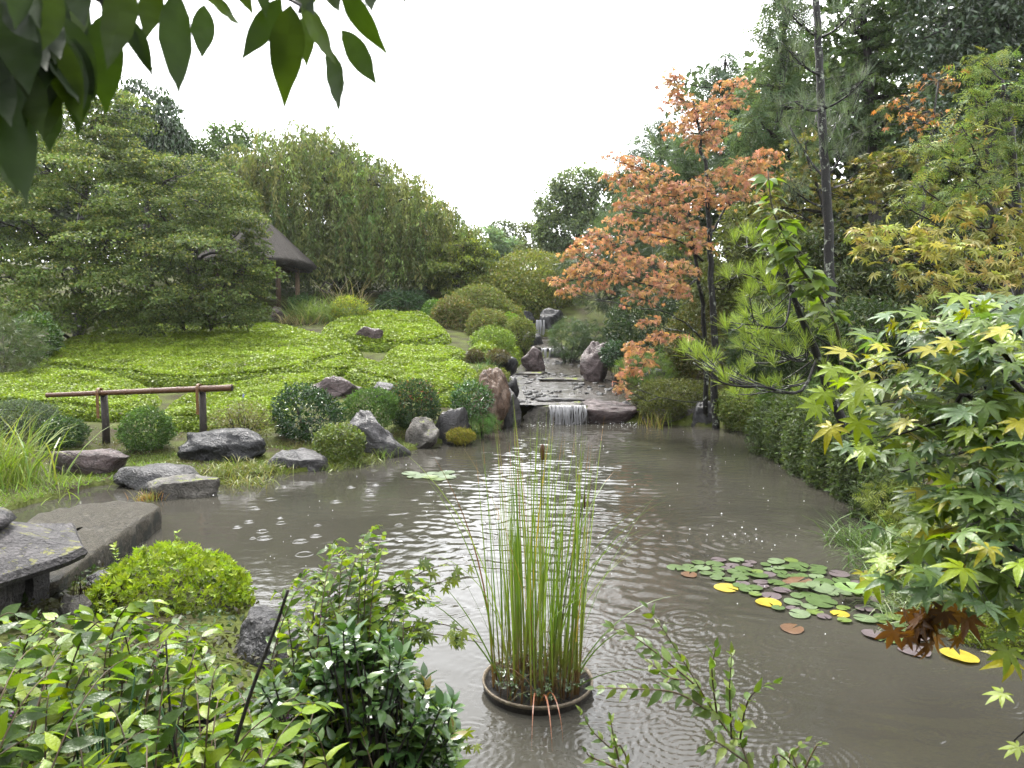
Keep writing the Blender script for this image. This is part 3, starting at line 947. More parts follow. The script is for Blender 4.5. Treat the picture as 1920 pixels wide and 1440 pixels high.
rock("dark rock beside the small cascade at its right", (1030, 650, 1082, 674), 25.6, M_rdark, 38, 3)
rock("wide wet stone sill under the veil of water", (980, 752, 1116, 800), 16.5, M_rmoss, 39, 5, 0.5, flat=0.62, rough=0.07)
rock("broad pinkish wet stone at the right end of the waterfall", (1070, 750, 1196, 800), 16.5, M_rred, 40, 5, 0.5, flat=0.62, rough=0.07)
rock("smooth grey stone at the right bank beside the waterfall", (1158, 752, 1192, 782), 16.6, M_rgrey, 41, 4, 1.0)
rock("low mossy bank stone right of the waterfall", (1205, 762, 1345, 806), 16.3, M_rmoss, 42, 4, 0.5, flat=0.5)
rock("dark stone at the foot of the orange maple", (1296, 752, 1345, 800), 15.9, M_rdark, 43, 4, 0.8)
rock("grey boulder between the orange twigs and the mossy mound", (1196, 690, 1262, 735), 19.0, M_rgrey, 44, 4, 0.8)
rock("grey wet rock between the lantern and the round azalea", (90, 1062, 262, 1150), 5.75, M_rgrey, 45, 5, 0.9, flat=0.7, sink=0.6)
rock("squared greenish foot stone beside the lantern", (70, 1122, 140, 1185), 4.85, M_rmoss, 46, 4, 0.9, flat=0.55, sink=0.6)
rock("grey fissured rock in the water behind the berry branches", (385, 1165, 610, 1300), 4.2, M_rgrey, 47, 5, 0.9, flat=0.55, sink=0.5, rough=0.07)
rock("small rough rock at the tip of the fissured one", (555, 1198, 632, 1250), 4.5, M_rgrey, 48, 4, 0.9, flat=0.6, sink=0.6, rough=0.08)
rock("wet grey rock low among the foreground stems", (255, 1320, 520, 1460), 3.15, M_rgrey, 49, 5, 0.7, flat=0.6, sink=0.5, rough=0.07)

for k, (x0, x1, y0, y1, Y, lab) in enumerate([(1000, 1100, 738, 752, 17.6, "wide flat wet shelf of rock across the stream just above the waterfall"), 
        (1010, 1110, 694, 704, 20.8, "long thin shelf of rock with moss across the stream"), (960, 1030, 684, 692, 22.0, "low flat shelf of rock at the left of the upper stream")]):
    c = U((x0 + x1) / 2, 700, Y); d_, z_, w_ = stream_info(c[:1], np.array([Y])); rx = S((x1 - x0) / 2, Y)
    V, F = rock_shape(300 + k, 4, 9, 0.5, 0.09)
    V = V * np.array([rx, 0.34, 0.07])
    tag(link("rock_shelf", mk_mesh("rock_shelf", V, [F], None, True, M_rmoss if k else M_rgrey), None, (c[0], Y, float(z_[0]) - 0.015)), lab, "rock")

# river stones, each one a thing of its own
pm = []
for k in range(6):
    V, F = rock_shape(100 + k, 2, 7, 0.6, 0.04)
    pm.append(mk_mesh("river_stone", V * np.array([1, 0.8, 0.42]), [F], None, True, M_pebble))
def stones(box, n, Y0, Y1, lab, grp):
    for k in range(n):
        t = R.random()
        Y = Y0 + (Y1 - Y0) * t
        px = R.uniform(box[0], box[2])
        p = U(px, 700, Y)
        d, sz, sw = stream_info(np.array([p[0]]), np.array([Y]))
        z = max(float(sz[0]) + 0.0, gz(p[0], Y)) if d[0] < sw[0] + 0.2 else gz(p[0], Y)
        o = link("river_stone", pm[R.integers(0, 6)], None, (p[0], Y, z - 0.01))
        s = R.uniform(0.05, 0.13)
        o.scale = (s, s, s); o.rotation_euler = (R.normal() * 0.2, R.normal() * 0.2, R.uniform(0, 6.3))
        tx = (px - box[0]) / (box[2] - box[0])
        size = "small" if s < 0.075 else ("large" if s > 0.105 else "mid sized")
        tag(o, size + " " + lab.replace("grey ", "").replace("pale ", "").replace("small ", "") + ", " + ("far" if t > .66 else "near" if t < .33 else "middle") + " row, " + ("left end" if tx < .33 else "right end" if tx > .66 else "centre"), "stone", grp)
stones((985, 0, 1052, 0), 20, 17.9, 18.8, "river stone in the low heap mid stream", "stones of the heap in mid stream")
stones((1005, 0, 1120, 0), 26, 20.6, 22.0, "river stone on the mossy bar", "stones of the bar across the stream")
stones((948, 0, 1000, 0), 24, 19.0, 21.5, "river stone on the left stream edge", "stones along the left stream edge")
stones((1068, 0, 1165, 0), 28, 18.2, 20.2, "river stone on the right stream edge", "stones along the right stream edge")
stones((1020, 0, 1090, 0), 18, 23.4, 25.0, "small river stone below the cascade", "stones below the small cascade")
stones((970, 0, 1000, 0), 9, 17.0, 17.8, "grey river stone beside the leaning rock", "stones beside the leaning rock")

# ------------------------------------------------------------------ ground cover beds
COV = [(0.165, 0.222, 0.020), (0.138, 0.200, 0.018), (0.192, 0.245, 0.025), (0.148, 0.208, 0.032), (0.11, 0.165, 0.018)]
def chaikin(P, n=2):
    for _ in range(n):
        Q = np.roll(P, -1, 0)
        P = np.stack([0.75 * P + 0.25 * Q, 0.25 * P + 0.75 * Q], 1).reshape(-1, 2)
    return P

def leaf_nodes():
    g = bpy.data.node_groups.new("cover_leaves", 'GeometryNodeTree')
    g.interface.new_socket("Geometry", in_out='INPUT', socket_type='NodeSocketGeometry')
    g.interface.new_socket("Geometry", in_out='OUTPUT', socket_type='NodeSocketGeometry')
    N, L = g.nodes, g.links
    gi, go = N.new("NodeGroupInput"), N.new("NodeGroupOutput")
    grid = N.new("GeometryNodeMeshGrid")
    for k, v in (("Size X", 1.0), ("Size Y", 0.66), ("Vertices X", 2), ("Vertices Y", 2)): grid.inputs[k].default_value = v
    tr = N.new("GeometryNodeTransform"); tr.inputs["Rotation"].default_value = (0, 0, 0.785)
    sm = N.new("GeometryNodeSetMaterial"); sm.inputs["Material"].default_value = M_coverleaf
    L.new(grid.outputs["Mesh"], tr.inputs["Geometry"]); L.new(tr.outputs[0], sm.inputs["Geometry"])
    def na(name, typ):
        n = N.new("GeometryNodeInputNamedAttribute"); n.data_type = typ; n.inputs["Name"].default_value = name
        return n
    isl, rot, scl = na("is_leaf", 'FLOAT'), na("rot", 'FLOAT_VECTOR'), na("scl", 'FLOAT')
    cmp_ = N.new("FunctionNodeCompare"); cmp_.data_type = 'FLOAT'; cmp_.operation = 'GREATER_THAN'
    L.new(isl.outputs["Attribute"], cmp_.inputs[0]); cmp_.inputs[1].default_value = 0.5
    e2r = N.new("FunctionNodeEulerToRotation"); L.new(rot.outputs["Attribute"], e2r.inputs[0])
    iop = N.new("GeometryNodeInstanceOnPoints")
    L.new(gi.outputs[0], iop.inputs["Points"]); L.new(cmp_.outputs[0], iop.inputs["Selection"]); L.new(sm.outputs[0], iop.inputs["Instance"])
    L.new(e2r.outputs[0], iop.inputs["Rotation"]); L.new(scl.outputs["Attribute"], iop.inputs["Scale"])
    jn = N.new("GeometryNodeJoinGeometry")
    L.new(iop.outputs[0], jn.inputs[0]); L.new(gi.outputs[0], jn.inputs[0]); L.new(jn.outputs[0], go.inputs[0])
    return g
LEAFGN = leaf_nodes()

def bed(label, px, hmax=0.26, edge=0.4, pal=COV, K=2.0, sz=0.0027, dome=0.0):
    poly = chaikin(np.array([G(a, b)[:2] for a, b in px]))
    lo, hi = poly.min(0) - 0.1, poly.max(0) + 0.1
    def lift(x, y):
        sd = -poly_sd(x, y, poly) + 0.08
        k = np.clip(sd / edge, 0, 1)
        bumps = 0.05 * lattice(x, y, 1.3, 77, 9, 3.0) + 0.02 * lattice(x, y, 0.4, 78, 9, 3.0)
        return sd, 0.9 * hmax * np.sqrt(np.clip(1 - (1 - k) ** 2, 0, 1)) + bumps * k * 0.7 + dome * np.clip(sd / 1.2, 0, 1) ** 0.8
    st = 0.11
    xs, ysg = np.arange(lo[0], hi[0], st), np.arange(lo[1], hi[1], st)
    X, Y = np.meshgrid(xs, ysg)
    sd, h = lift(X, Y)
    Z = hgt(X, Y) + h - 0.035
    nx_ = len(xs)
    ii = (np.arange(len(ysg) - 1)[:, None] * nx_ + np.arange(nx_ - 1)[None])
    ok = (sd[:-1, :-1] > -0.06) & (sd[1:, 1:] > -0.06) & (sd[1:, :-1] > -0.06) & (sd[:-1, 1:] > -0.06)
    ii = ii[ok].ravel()
    acc = Acc()
    F = np.stack([ii, ii + 1, ii + nx_ + 1, ii + nx_], 1)
    V = np.stack([X, Y, Z], -1).reshape(-1, 3)
    used = np.unique(F); rm = np.zeros(len(V), int); rm[used] = np.arange(len(used))
    acc.add(V[used], rm[F], cols([(0.085, 0.125, 0.012), (0.10, 0.14, 0.014)], len(F)))
    area = len(F) * st * st
    Ym = poly[:, 1].mean()
    n0 = int(K * area / (0.30 * (sz * Ym) ** 2) * 2.2)
    q = np.stack([R.uniform(lo[0], hi[0], n0 * 3), R.uniform(lo[1], hi[1], n0 * 3)], 1)
    sd, h = lift(q[:, 0], q[:, 1])
    k = (sd > -0.03) & (R.random(len(q)) < np.clip((Ym / q[:, 1]) ** 2, 0.3, 2.2) / 2.2)
    q, sd, h = q[k][:n0], sd[k][:n0], h[k][:n0]
    rim = sd < edge * 0.6
    hh = np.where(rim, h * R.uniform(0.15, 1.0, len(h)), h)
    O = np.stack([q[:, 0], q[:, 1], hgt(q[:, 0], q[:, 1]) + hh + R.normal(size=len(q)) * 0.018], 1)
    nrm = np.array([0, 0, 1.0]) + 0.30 * R.normal(size=(len(O), 3))
    f = R.normal(size=(len(O), 3))
    C = cols(pal, len(O), 0.13)
    C *= (1 + 0.16 * lattice(q[:, 0], q[:, 1], 0.8, 90, 9, 3.0) + 0.12 * lattice(q[:, 0], q[:, 1], 2.6, 91, 9, 3.0))[:, None]
    C = np.clip(C, 0.01, 1); bare = R.random(len(q)) < 0.012; C[bare] = np.array([0.09, .06, .025]) * R.uniform(.6, 1.3, (int(bare.sum()), 1))
    ctr_ = np.array([poly[:, 0].mean(), poly[:, 1].mean(), 0])
    f, sd_, nn = frames(f, nrm)
    rot = np.stack([np.arctan2(sd_[:, 2], nn[:, 2]), -np.arcsin(np.clip(f[:, 2], -1, 1)), np.arctan2(f[:, 1], f[:, 0])], 1)
    scl = sz * np.maximum(q[:, 1], 10) * np.exp(R.normal(size=len(O)) * 0.22) * 0.85
    me = acc.mesh("ground_cover_bed", M_cover, ctr_)
    m0 = len(me.vertices)
    me.vertices.add(len(O))
    co = np.empty((m0 + len(O), 3), np.float32); me.vertices.foreach_get('co', co.ravel())
    co[m0:] = O - ctr_
    me.vertices.foreach_set('co', co.ravel())
    def pa(name, typ, arr, key, fill):
        full = np.concatenate([np.tile(np.asarray(fill, np.float32), (m0, 1)), np.asarray(arr, np.float32).reshape(len(O), -1)])
        me.attributes.new(name, typ, 'POINT').data.foreach_set(key, full.ravel())
    pa("is_leaf", 'FLOAT', np.ones(len(O)), 'value', [0.0]); pa("rot", 'FLOAT_VECTOR', rot, 'vector', [0, 0, 0]); pa("scl", 'FLOAT', scl, 'value', [1.0])
    me.attributes.remove(me.attributes['col'])
    pa("col", 'FLOAT_COLOR', np.concatenate([np.clip(C, 0.003, 1), np.ones((len(O), 1))], 1), 'color', [0.085, 0.13, 0.012, 1.0])
    me.update()
    o = link("ground_cover_bed", me, None, tuple(ctr_))
    md = o.modifiers.new("leaves", 'NODES'); md.node_group = LEAFGN
    tag(o, label, "ground cover", None, 'stuff')

bed("wide bed of bright green ground cover on the slope before the pavilion",
    [(95, 665), (140, 640), (300, 622), (420, 618), (520, 616), (600, 640), (690, 672), (640, 682), (590, 690), (560, 708), (480, 718), (400, 726), (300, 728), (200, 712), (120, 704), (60, 700)], 0.3)
bed("pale green ground cover bed behind the left post of the bamboo rail", [(-120, 735), (0, 722), (110, 708), (220, 722), (305, 750), (262, 785), (180, 792), (90, 778), (-20, 775), (-120, 770)], 0.3)
bed("bright ground cover bed behind the right post of the bamboo rail", [(295, 800), (335, 762), (420, 738), (520, 722), (570, 716), (640, 708), (600, 740), (545, 760), (510, 800), (455, 812), (380, 812), (320, 808)], 0.28)
bed("narrow strip of ground cover between two mossy paths", [(582, 699), (610, 688), (660, 684), (716, 688), (704, 700), (650, 706), (600, 706)], 0.22, 0.3)
bed("upper right ground cover bed with a pinkish rock in it", [(600, 624), (640, 610), (690, 598), (790, 596), (830, 622), (846, 645), (800, 656), (735, 660), (690, 662), (640, 650)], 0.34)
bed("small oval ground cover bed in the middle of the slope", [(722, 672), (750, 660), (810, 660), (872, 664), (872, 678), (820, 688), (770, 690), (736, 684)], 0.24, 0.3)
bed("rounded ground cover bed sloping to the tall orange rock", [(640, 712), (700, 698), (760, 688), (840, 686), (888, 700), (892, 722), (860, 752), (825, 768), (780, 752), (735, 736), (680, 726)], 0.32, 0.5)
bed("bright mounded ground cover beside the stream", [(874, 668), (900, 656), (950, 652), (980, 662), (976, 682), (930, 684), (890, 680)], 0.3, 0.4, dome=0.18)

# ------------------------------------------------------------------ shrubs
P_DARK = [(0.022, 0.050, 0.016), (0.034, 0.068, 0.022), (0.028, 0.058, 0.030)]
P_MID = [(0.050, 0.100, 0.022), (0.070, 0.125, 0.026), (0.042, 0.085, 0.022)]
P_OLIVE = [(0.115, 0.140, 0.034), (0.145, 0.155, 0.045), (0.09, 0.125, 0.03)]
P_FRESH = [(0.125, 0.205, 0.022), (0.10, 0.18, 0.022), (0.165, 0.24, 0.03)]
P_BLUE = [(0.060, 0.085, 0.055), (0.075, 0.10, 0.062), (0.05, 0.075, 0.045)]
P_BROWN = [(0.11, 0.14, 0.038), (0.13, 0.14, 0.045), (0.095, 0.13, 0.034), (0.155, 0.125, 0.05)]
BARK = (0.03, 0.024, 0.018)

def shrub(label, box, Y, pal, size=0.05, T=QUAD, K=5, mat=None, ns=0, spr=0.2, shell=0.3, up=0.5, out=0.8, rnd=0.5, flat=0.55,
          name="clipped_shrub", cat="shrub", dk=0.9, nst=7, zpal=None, group=None, wt=None, droop=0.1, under=1.0, extra=None, fdown=-0.1):
    bl = [blob((box[0] + box[2]) / 2, (box[1] + box[3]) / 2, (box[2] - box[0]) / 2, (box[3] - box[1]) / 2, Y, dk)]
    for b in (extra or []):
        bl.append(blob((b[0] + b[2]) / 2, (b[1] + b[3]) / 2, (b[2] - b[0]) / 2, (b[3] - b[1]) / 2, b[4] if len(b) > 4 else Y, dk))
    c, rad = bl[0]
    g = gz(c[0], c[1])
    base = (c[0], c[1], min(g, c[2] - rad[2] * 0.7))
    t = thing(name, label, cat, base, group)
    acc = Acc()
    cen = cloud(acc, bl, T, size, pal, K, ns, spr, flat, shell, up, out, rnd, droop, zpal=zpal, wt=wt, under=under, fdown=fdown)
    part("foliage", acc, mat or M_leaf, t)
    st = Acc()
    for (cc, rr_), sc in zip(bl, cen):
        for s in sc[R.permutation(len(sc))[:nst]]:
            b = np.array(base) + np.array([R.normal() * 0.05, R.normal() * 0.05, -0.05])
            add_tube(st, bez(b, (b + s) / 2 + R.normal(size=3) * 0.05, s, 5), np.linspace(0.012, 0.004, 5) * max(1, Y / 12), BARK, 4)
    part("stem", st, M_bark, t)
    return t

shrub("small round clipped azalea between the posts of the bamboo rail", (226, 765, 324, 846), 11.6, P_MID, 0.05, K=6)
shrub("dark low clipped shrub left of the left rail post", (76, 780, 162, 842), 11.6, [(0.04, .075, .026), (.03, .06, .022)], 0.055, K=6)
shrub("grey green clipped shrub at the left edge behind the tall grass", (-30, 750, 104, 812), 12.4, P_BLUE, 0.05, K=6)
shrub("thin twiggy brownish shrub behind the dark boulder", (392, 752, 516, 832), 12.3, [(0.13, .125, .05), (.10, .09, .045), (.14, .16, .06)], 0.045, K=2.0, nst=50, shell=0.7, name="twiggy_shrub")
shrub("dark glossy globe shrub left of the pointed boulder", (514, 722, 642, 838), 12.8, P_DARK, 0.085, T_quad(0.36), 5, M_gloss, up=0.3, out=0.7, rnd=0.6)
shrub("small round olive green azalea at the waterside", (588, 793, 684, 872), 11.5, [(0.085, .12, .022), (.11, .135, .03), (.06, .09, .02)], 0.05, QUADW, 6, nst=5)
shrub("mid green clipped shrub above the pointed boulder", (640, 726, 748, 800), 13.4, P_MID, 0.065, T_quad(0.36), 5)
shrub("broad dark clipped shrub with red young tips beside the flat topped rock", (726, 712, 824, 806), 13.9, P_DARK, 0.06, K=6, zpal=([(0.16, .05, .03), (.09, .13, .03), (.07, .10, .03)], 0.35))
shrub("shiny leafy bush growing against the tall orange rock", (846, 714, 922, 782), 14.3, [(0.04, .085, .03), (.055, .11, .035)], 0.085, T_quad(0.4), 5, M_gloss, droop=0.35)
shrub("fern like green tuft below the shiny leafy bush", (872, 770, 934, 812), 14.2, [(0.06, .14, .025), (.05, .11, .02)], 0.12, SPRAY, 3, name="fern", cat="fern", fdown=0.4)
shrub("round yellow green moss cushion on a stone in the water", (838, 803, 890, 832), 13.3, [(0.16, .155, .02), (.13, .14, .02), (.17, .13, .03)], 0.05, QUADN, 7, M_moss, name="moss_cushion", cat="moss")
# around and above the stream
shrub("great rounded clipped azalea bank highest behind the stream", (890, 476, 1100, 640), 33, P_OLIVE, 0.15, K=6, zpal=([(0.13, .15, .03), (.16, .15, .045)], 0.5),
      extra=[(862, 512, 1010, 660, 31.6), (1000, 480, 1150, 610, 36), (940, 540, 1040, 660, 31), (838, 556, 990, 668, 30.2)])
shrub("rounded brown green clipped azalea below the great bank", (832, 530, 968, 655), 29, P_BROWN, 0.1, K=6, extra=[(920, 570, 982, 640, 28.5)], wt=[.3, .2, .35, .15])
shrub("reddish brown clipped azalea left of the brown green one", (806, 556, 892, 650), 27.6, [(0.14, .115, .045), (.10, .125, .034), (.15, .115, .05), (.09, .125, .03)], 0.09, K=6)
shrub("fresh green azalea at the left end of the clipped bank", (782, 560, 856, 640), 28.4, [(0.07, .14, .03), (.09, .16, .03)], 0.09, K=6)
shrub("brownish low azalea in front of the clipped bank", (872, 578, 956, 655), 26.4, P_BROWN, 0.085, K=6)
shrub("fresh green low azalea behind the bright mound", (922, 588, 984, 645), 26.8, P_FRESH, 0.08, K=6)
shrub("olive azalea beside the grey rock of the cascade", (944, 594, 1004, 656), 25.6, P_OLIVE, 0.085, K=6)
shrub("pale green spreading bush on top of the bright mound", (880, 614, 966, 668), 22.6, [(0.12, .19, .03), (.15, .21, .045)], 0.075, K=5)
shrub("dark brown cushion shrub on the left below the bright mound", (872, 654, 906, 684), 20.2, [(0.06, .055, .025), (.08, .065, .03)], 0.06, K=6)
shrub("brown cushion shrub on the right below the bright mound", (912, 654, 956, 682), 20.1, [(0.07, .065, .03), (.09, .075, .03)], 0.06, K=6)
shrub("olive mossy bush behind the tall orange rock", (892, 686, 954, 728), 16.5, P_OLIVE, 0.06, K=6)
shrub("dark green bush beside the pond lawn under the weeping tree", (706, 546, 800, 600), 30, P_DARK, 0.13, K=5, extra=[(750, 545, 810, 590, 31)])
shrub("round bright green bush by the pavilion posts", (540, 552, 590, 600), 29.5, [(0.05, .10, .035), (.06, .12, .04)], 0.1, K=5)
shrub("yellow leaved bush beside the plume grass", (620, 556, 690, 612), 27.0, [(0.20, .24, .025), (.15, .21, .03), (.26, .26, .03)], 0.1, QUAD, 3.5)
shrub("round dark clipped ball above the far waterfall", (972, 552, 1020, 588), 31, P_DARK, 0.08, K=6)
shrub("low dark pine bush right of the cascade", (1028, 596, 1108, 672), 24.5, [(0.045, .075, .035), (.06, .09, .045)], 0.2, TUFT, 3.2, M_leaf, extra=[(1060, 605, 1140, 665, 25)], name="pine_shrub", cat="pine")
shrub("dark glossy round bush beside the red grey block of rock", (1128, 640, 1188, 690), 20.0, [(0.03, .06, .03), (.04, .075, .035)], 0.09, K=6, mat=M_gloss)
shrub("mossy spreading mound right of the waterfall", (1182, 712, 1345, 776), 16.9, [(0.06, .075, .016), (.085, .095, .02), (.05, .055, .02)], 0.06, K=6, extra=[(1196, 740, 1290, 792, 16.2)], dk=0.6, name="moss_mound")
shrub("low ferny green bush below the orange twigs", (1160, 660, 1262, 724), 18.8, [(0.07, .11, .03), (.09, .14, .03)], 0.14, SPRAY, 3)
shrub("rounded light green hedge at the water right of the maple trunk", (1345, 728, 1452, 812), 15.2, [(0.08, .115, .024), (.06, .09, .02), (.11, .13, .03)], 0.07, K=6, extra=[(1400, 760, 1470, 815, 14.6)])
shrub("dense dark bush hanging over the water on the right bank", (1405, 735, 1540, 885), 12.4, [(0.060, .088, .033), (.08, .112, .038), (.048, .07, .025)], 0.075, K=5,
      extra=[(1440, 725, 1590, 905, 11.6), (1470, 745, 1620, 945, 10.6), (1510, 760, 1660, 960, 9.8), (1560, 800, 1700, 985, 9.0), (1605, 870, 1745, 1025, 8.1)], droop=0.5)
shrub("leafy pale green shrub on the bank above the overhanging bush", (1500, 700, 1640, 800), 12.4, [(0.07, .12, .03), (.09, .15, .04)], 0.10, QUAD, 4.5, extra=[(1420, 700, 1520, 790, 14)])
shrub("yellow green feathery shrub under the near maple", (1620, 895, 1730, 985), 7.8, [(0.16, .19, .04), (.12, .16, .03)], 0.11, SPRAY, 3.2, extra=[(1660, 940, 1790, 1030, 7.2)], droop=0.4)
shrub("yellow green small leaved shrub behind the sedge", (1690, 980, 1850, 1080), 6.4, [(0.15, .18, .035), (.20, .21, .04), (.10, .14, .03)], 0.055, QUADW, 4, extra=[(1800, 990, 1990, 1100, 6.2)])
shrub("round dark pine bush at the left edge of the slope", (-70, 590, 70, 720), 17, [(0.05, .075, .03), (.07, .09, .04)], 0.24, TUFT, 3.2, name="pine_shrub", cat="pine")
shrub("glossy green laurel bush behind the left pine bush", (25, 585, 112, 680), 19, P_MID, 0.13, QUAD, 4.5, M_gloss)
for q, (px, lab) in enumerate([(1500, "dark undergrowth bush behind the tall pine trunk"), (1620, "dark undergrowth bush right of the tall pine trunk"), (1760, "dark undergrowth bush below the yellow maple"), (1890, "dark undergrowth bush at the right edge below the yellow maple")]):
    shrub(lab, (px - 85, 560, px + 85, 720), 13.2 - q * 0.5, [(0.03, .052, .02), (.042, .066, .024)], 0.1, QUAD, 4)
shrub("dark shrub under the orange maple", (1130, 540, 1300, 700), 21, [(0.028, .05, .026), (.04, .06, .03)], 0.11, QUAD, 4.5)
shrub("olive drooping shrub between the maple trunks", (1250, 560, 1400, 730), 19, [(0.075, .085, .022), (.06, .075, .02), (.10, .085, .03)], 0.09, QUAD, 4.5, droop=0.6)
shrub("dark feathery shrub right of the maple trunk", (1360, 560, 1500, 740), 17.5, [(0.035, .06, .03), (.045, .075, .03)], 0.16, SPRAY, 4, droop=0.5)

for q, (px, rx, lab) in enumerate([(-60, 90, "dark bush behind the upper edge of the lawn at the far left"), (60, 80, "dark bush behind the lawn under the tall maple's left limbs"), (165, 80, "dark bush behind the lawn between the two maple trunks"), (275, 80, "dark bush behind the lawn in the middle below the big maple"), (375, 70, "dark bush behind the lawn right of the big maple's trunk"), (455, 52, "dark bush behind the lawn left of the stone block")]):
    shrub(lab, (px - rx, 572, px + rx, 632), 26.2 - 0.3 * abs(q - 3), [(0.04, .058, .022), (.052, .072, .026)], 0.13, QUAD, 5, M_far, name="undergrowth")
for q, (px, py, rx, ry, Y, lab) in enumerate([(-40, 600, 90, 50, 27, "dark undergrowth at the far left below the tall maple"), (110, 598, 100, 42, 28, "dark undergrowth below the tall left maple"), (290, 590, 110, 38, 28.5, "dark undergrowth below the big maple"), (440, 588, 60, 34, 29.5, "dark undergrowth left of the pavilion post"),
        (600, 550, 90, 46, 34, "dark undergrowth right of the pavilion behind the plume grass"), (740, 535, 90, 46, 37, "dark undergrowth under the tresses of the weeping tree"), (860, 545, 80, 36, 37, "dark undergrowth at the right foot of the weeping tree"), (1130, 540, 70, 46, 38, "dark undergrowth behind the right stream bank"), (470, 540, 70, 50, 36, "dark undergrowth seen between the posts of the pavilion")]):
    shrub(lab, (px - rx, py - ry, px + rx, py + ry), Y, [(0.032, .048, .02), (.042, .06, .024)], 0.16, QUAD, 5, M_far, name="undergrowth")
t = shrub("low round azalea full of bright young shoots in the left foreground", (166, 1024, 472, 1220), 5.35, [(0.15, .21, .014), (.12, .18, .014), (.19, .25, .02)], 0.036, ROSE, 6.5, shell=0.22, up=0.7, rnd=0.5, name="azalea", fdown=-0.8,
      zpal=([(0.22, .29, .025), (.17, .25, .02)], 0.6))
acc = Acc()
for px, py, hh in [(332, 1030, .17), (216, 1045, .13), (388, 1045, .08), (272, 1036, .07), (430, 1075, .08)]:
    p = U(px, py, 5.3)
    for q in range(7):
        O = p[None] + np.array([[R.normal() * .006, R.normal() * .006, hh * q / 7 - .02]])
        add_leaves(acc, ROSE, O, R.normal(size=(1, 3)), np.array([[0, 0, 1.0]]) + R.normal(size=(1, 3)) * .2, 0.036, cols([(0.20, .27, .025), (.17, .25, .02)], 1))
part("shoot", acc, M_leaf, t)
acc = Acc()
for k in range(170):
    b = U(168, 1190, 5.2) + R.normal(size=3) * [0.05, 0.05, 0.02]
    e = U(R.uniform(138, 250), R.uniform(1075, 1130), 5.2 + R.normal() * 0.12)
    P = bez(b, (b + e) / 2 + R.normal(size=3) * 0.04, e, 6)
    add_tube(acc, P, np.linspace(0.006, 0.0015, 6), (0.035, 0.018, 0.018), 3)
o = part("bare_twig", acc, M_stem, t, kind='stuff')
o['label'] = "dark bare twigs at the left side of the azalea"

# ------------------------------------------------------------------ grasses
def grass(label, spots, n, L, w, pal, lean=(0.1, 0.5), bend=(0.3, 1.2), name="grass_clump", cat="grass", mat=None, rad=0.15, group=None, seg=4):
    b0 = np.mean([s for s in spots], axis=0)
    acc = Acc()
    m = n // len(spots)
    for s in spots:
        O = np.asarray(s) + R.normal(size=(m, 3)) * [rad, rad, 0]
        O[:, 2] = np.maximum(hgt(O[:, 0], O[:, 1]), 0.0) - 0.02
        blades(acc, O, R.uniform(0, 6.28, m), L * R.uniform(0.55, 1.1, m), R.uniform(*lean, m), R.uniform(*bend, m), w * R.uniform(0.7, 1.2, m), cols(pal, m), seg)
    t = thing(name, label, cat, b0, group)
    part("blade", acc, mat or M_blade, t, kind='stuff')
    return t

P_GRASS = [(0.12, .20, .03), (.16, .23, .035), (.19, .22, .05)]
grass("tall arching yellow green grass at the left edge of the bank", [G(-20, 900), G(25, 905), G(-60, 895)], 330, 1.15, 0.022, P_GRASS, (0.05, 0.5), (0.3, 1.5), rad=0.22)
grass("short thin grass at the foot of the tall arching grass", [G(60, 905), G(90, 915)], 90, 0.32, 0.014, P_GRASS, (0.1, 0.6), rad=0.3)
grass("dark sedge overhanging the water beside the lily pads", [Wp(1660, 1050, .1), Wp(1640, 1020, .1), Wp(1690, 1090, .1), Wp(1600, 1010, .05)], 420, 0.55, 0.011, [(0.05, .09, .02), (.07, .12, .025)], (0.3, 1.0), (0.6, 1.6), rad=0.14)
grass("arching pale sedge at the right of the lily pads", [Wp(1700, 1120, .1), Wp(1720, 1140, .1)], 200, 0.5, 0.012, [(0.09, .13, .05), (.12, .15, .06)], (0.3, 0.9), (0.9, 1.8), rad=0.1)
grass("green plume grass in front of the pavilion", [U(600, 606, 27.2), U(625, 608, 27.4), U(575, 606, 27.6), U(655, 608, 27.0)], 700, 1.3, 0.03, [(0.10, .15, .04), (.13, .18, .05)], (0.1, 0.7), (0.5, 1.5), rad=0.35)
t = grass("straw coloured plumes rising behind the yellow leaved bush", [U(668, 600, 28.0), U(640, 600, 28.5)], 60, 2.3, 0.02, [(0.20, .17, .09), (.16, .14, .07)], (0.05, 0.4), (0.8, 1.6), rad=0.2)
grass("dry straw coloured grass at the foot of the stone block", [U(560, 612, 26.9), U(540, 612, 27), U(590, 614, 26.8)], 200, 0.7, 0.025, [(0.26, .22, .11), (.2, .18, .08)], (0.2, 0.8), (0.6, 1.6), rad=0.25)
bank = [(430, 893), (470, 897), (500, 880), (410, 885), (450, 880)]
grass("grass tufts hanging over the water below the dark boulder", [Wp(a, b, .08) for a, b in bank], 650, 0.30, 0.012, [(0.09, .13, .02), (.12, .15, .025), (.17, .15, .04)], (0.2, 0.9), (0.5, 1.6), rad=0.16)
grass("grass fringe below the small olive azalea", [Wp(a, b, .06) for a, b in [(620, 872), (660, 866), (690, 858)]], 330, 0.25, 0.012, [(0.09, .13, .02), (.12, .14, .03)], (0.3, 0.9), (0.5, 1.6), rad=0.14)
grass("reddish yellow grass tuft on the low mossy stone", [U(275, 925, 9.0), U(285, 922, 9.0)], 110, 0.2, 0.01, [(0.22, .19, .04), (.25, .12, .04), (.15, .17, .03)], rad=0.08)
grass("thin upright grass beside the waterfall stones", [Wp(1235, 795, .1), Wp(1225, 790, .1)], 60, 0.5, 0.012, [(0.11, .15, .03), (.2, .14, .05)], (0, 0.35), (0.1, 0.6), rad=0.12)
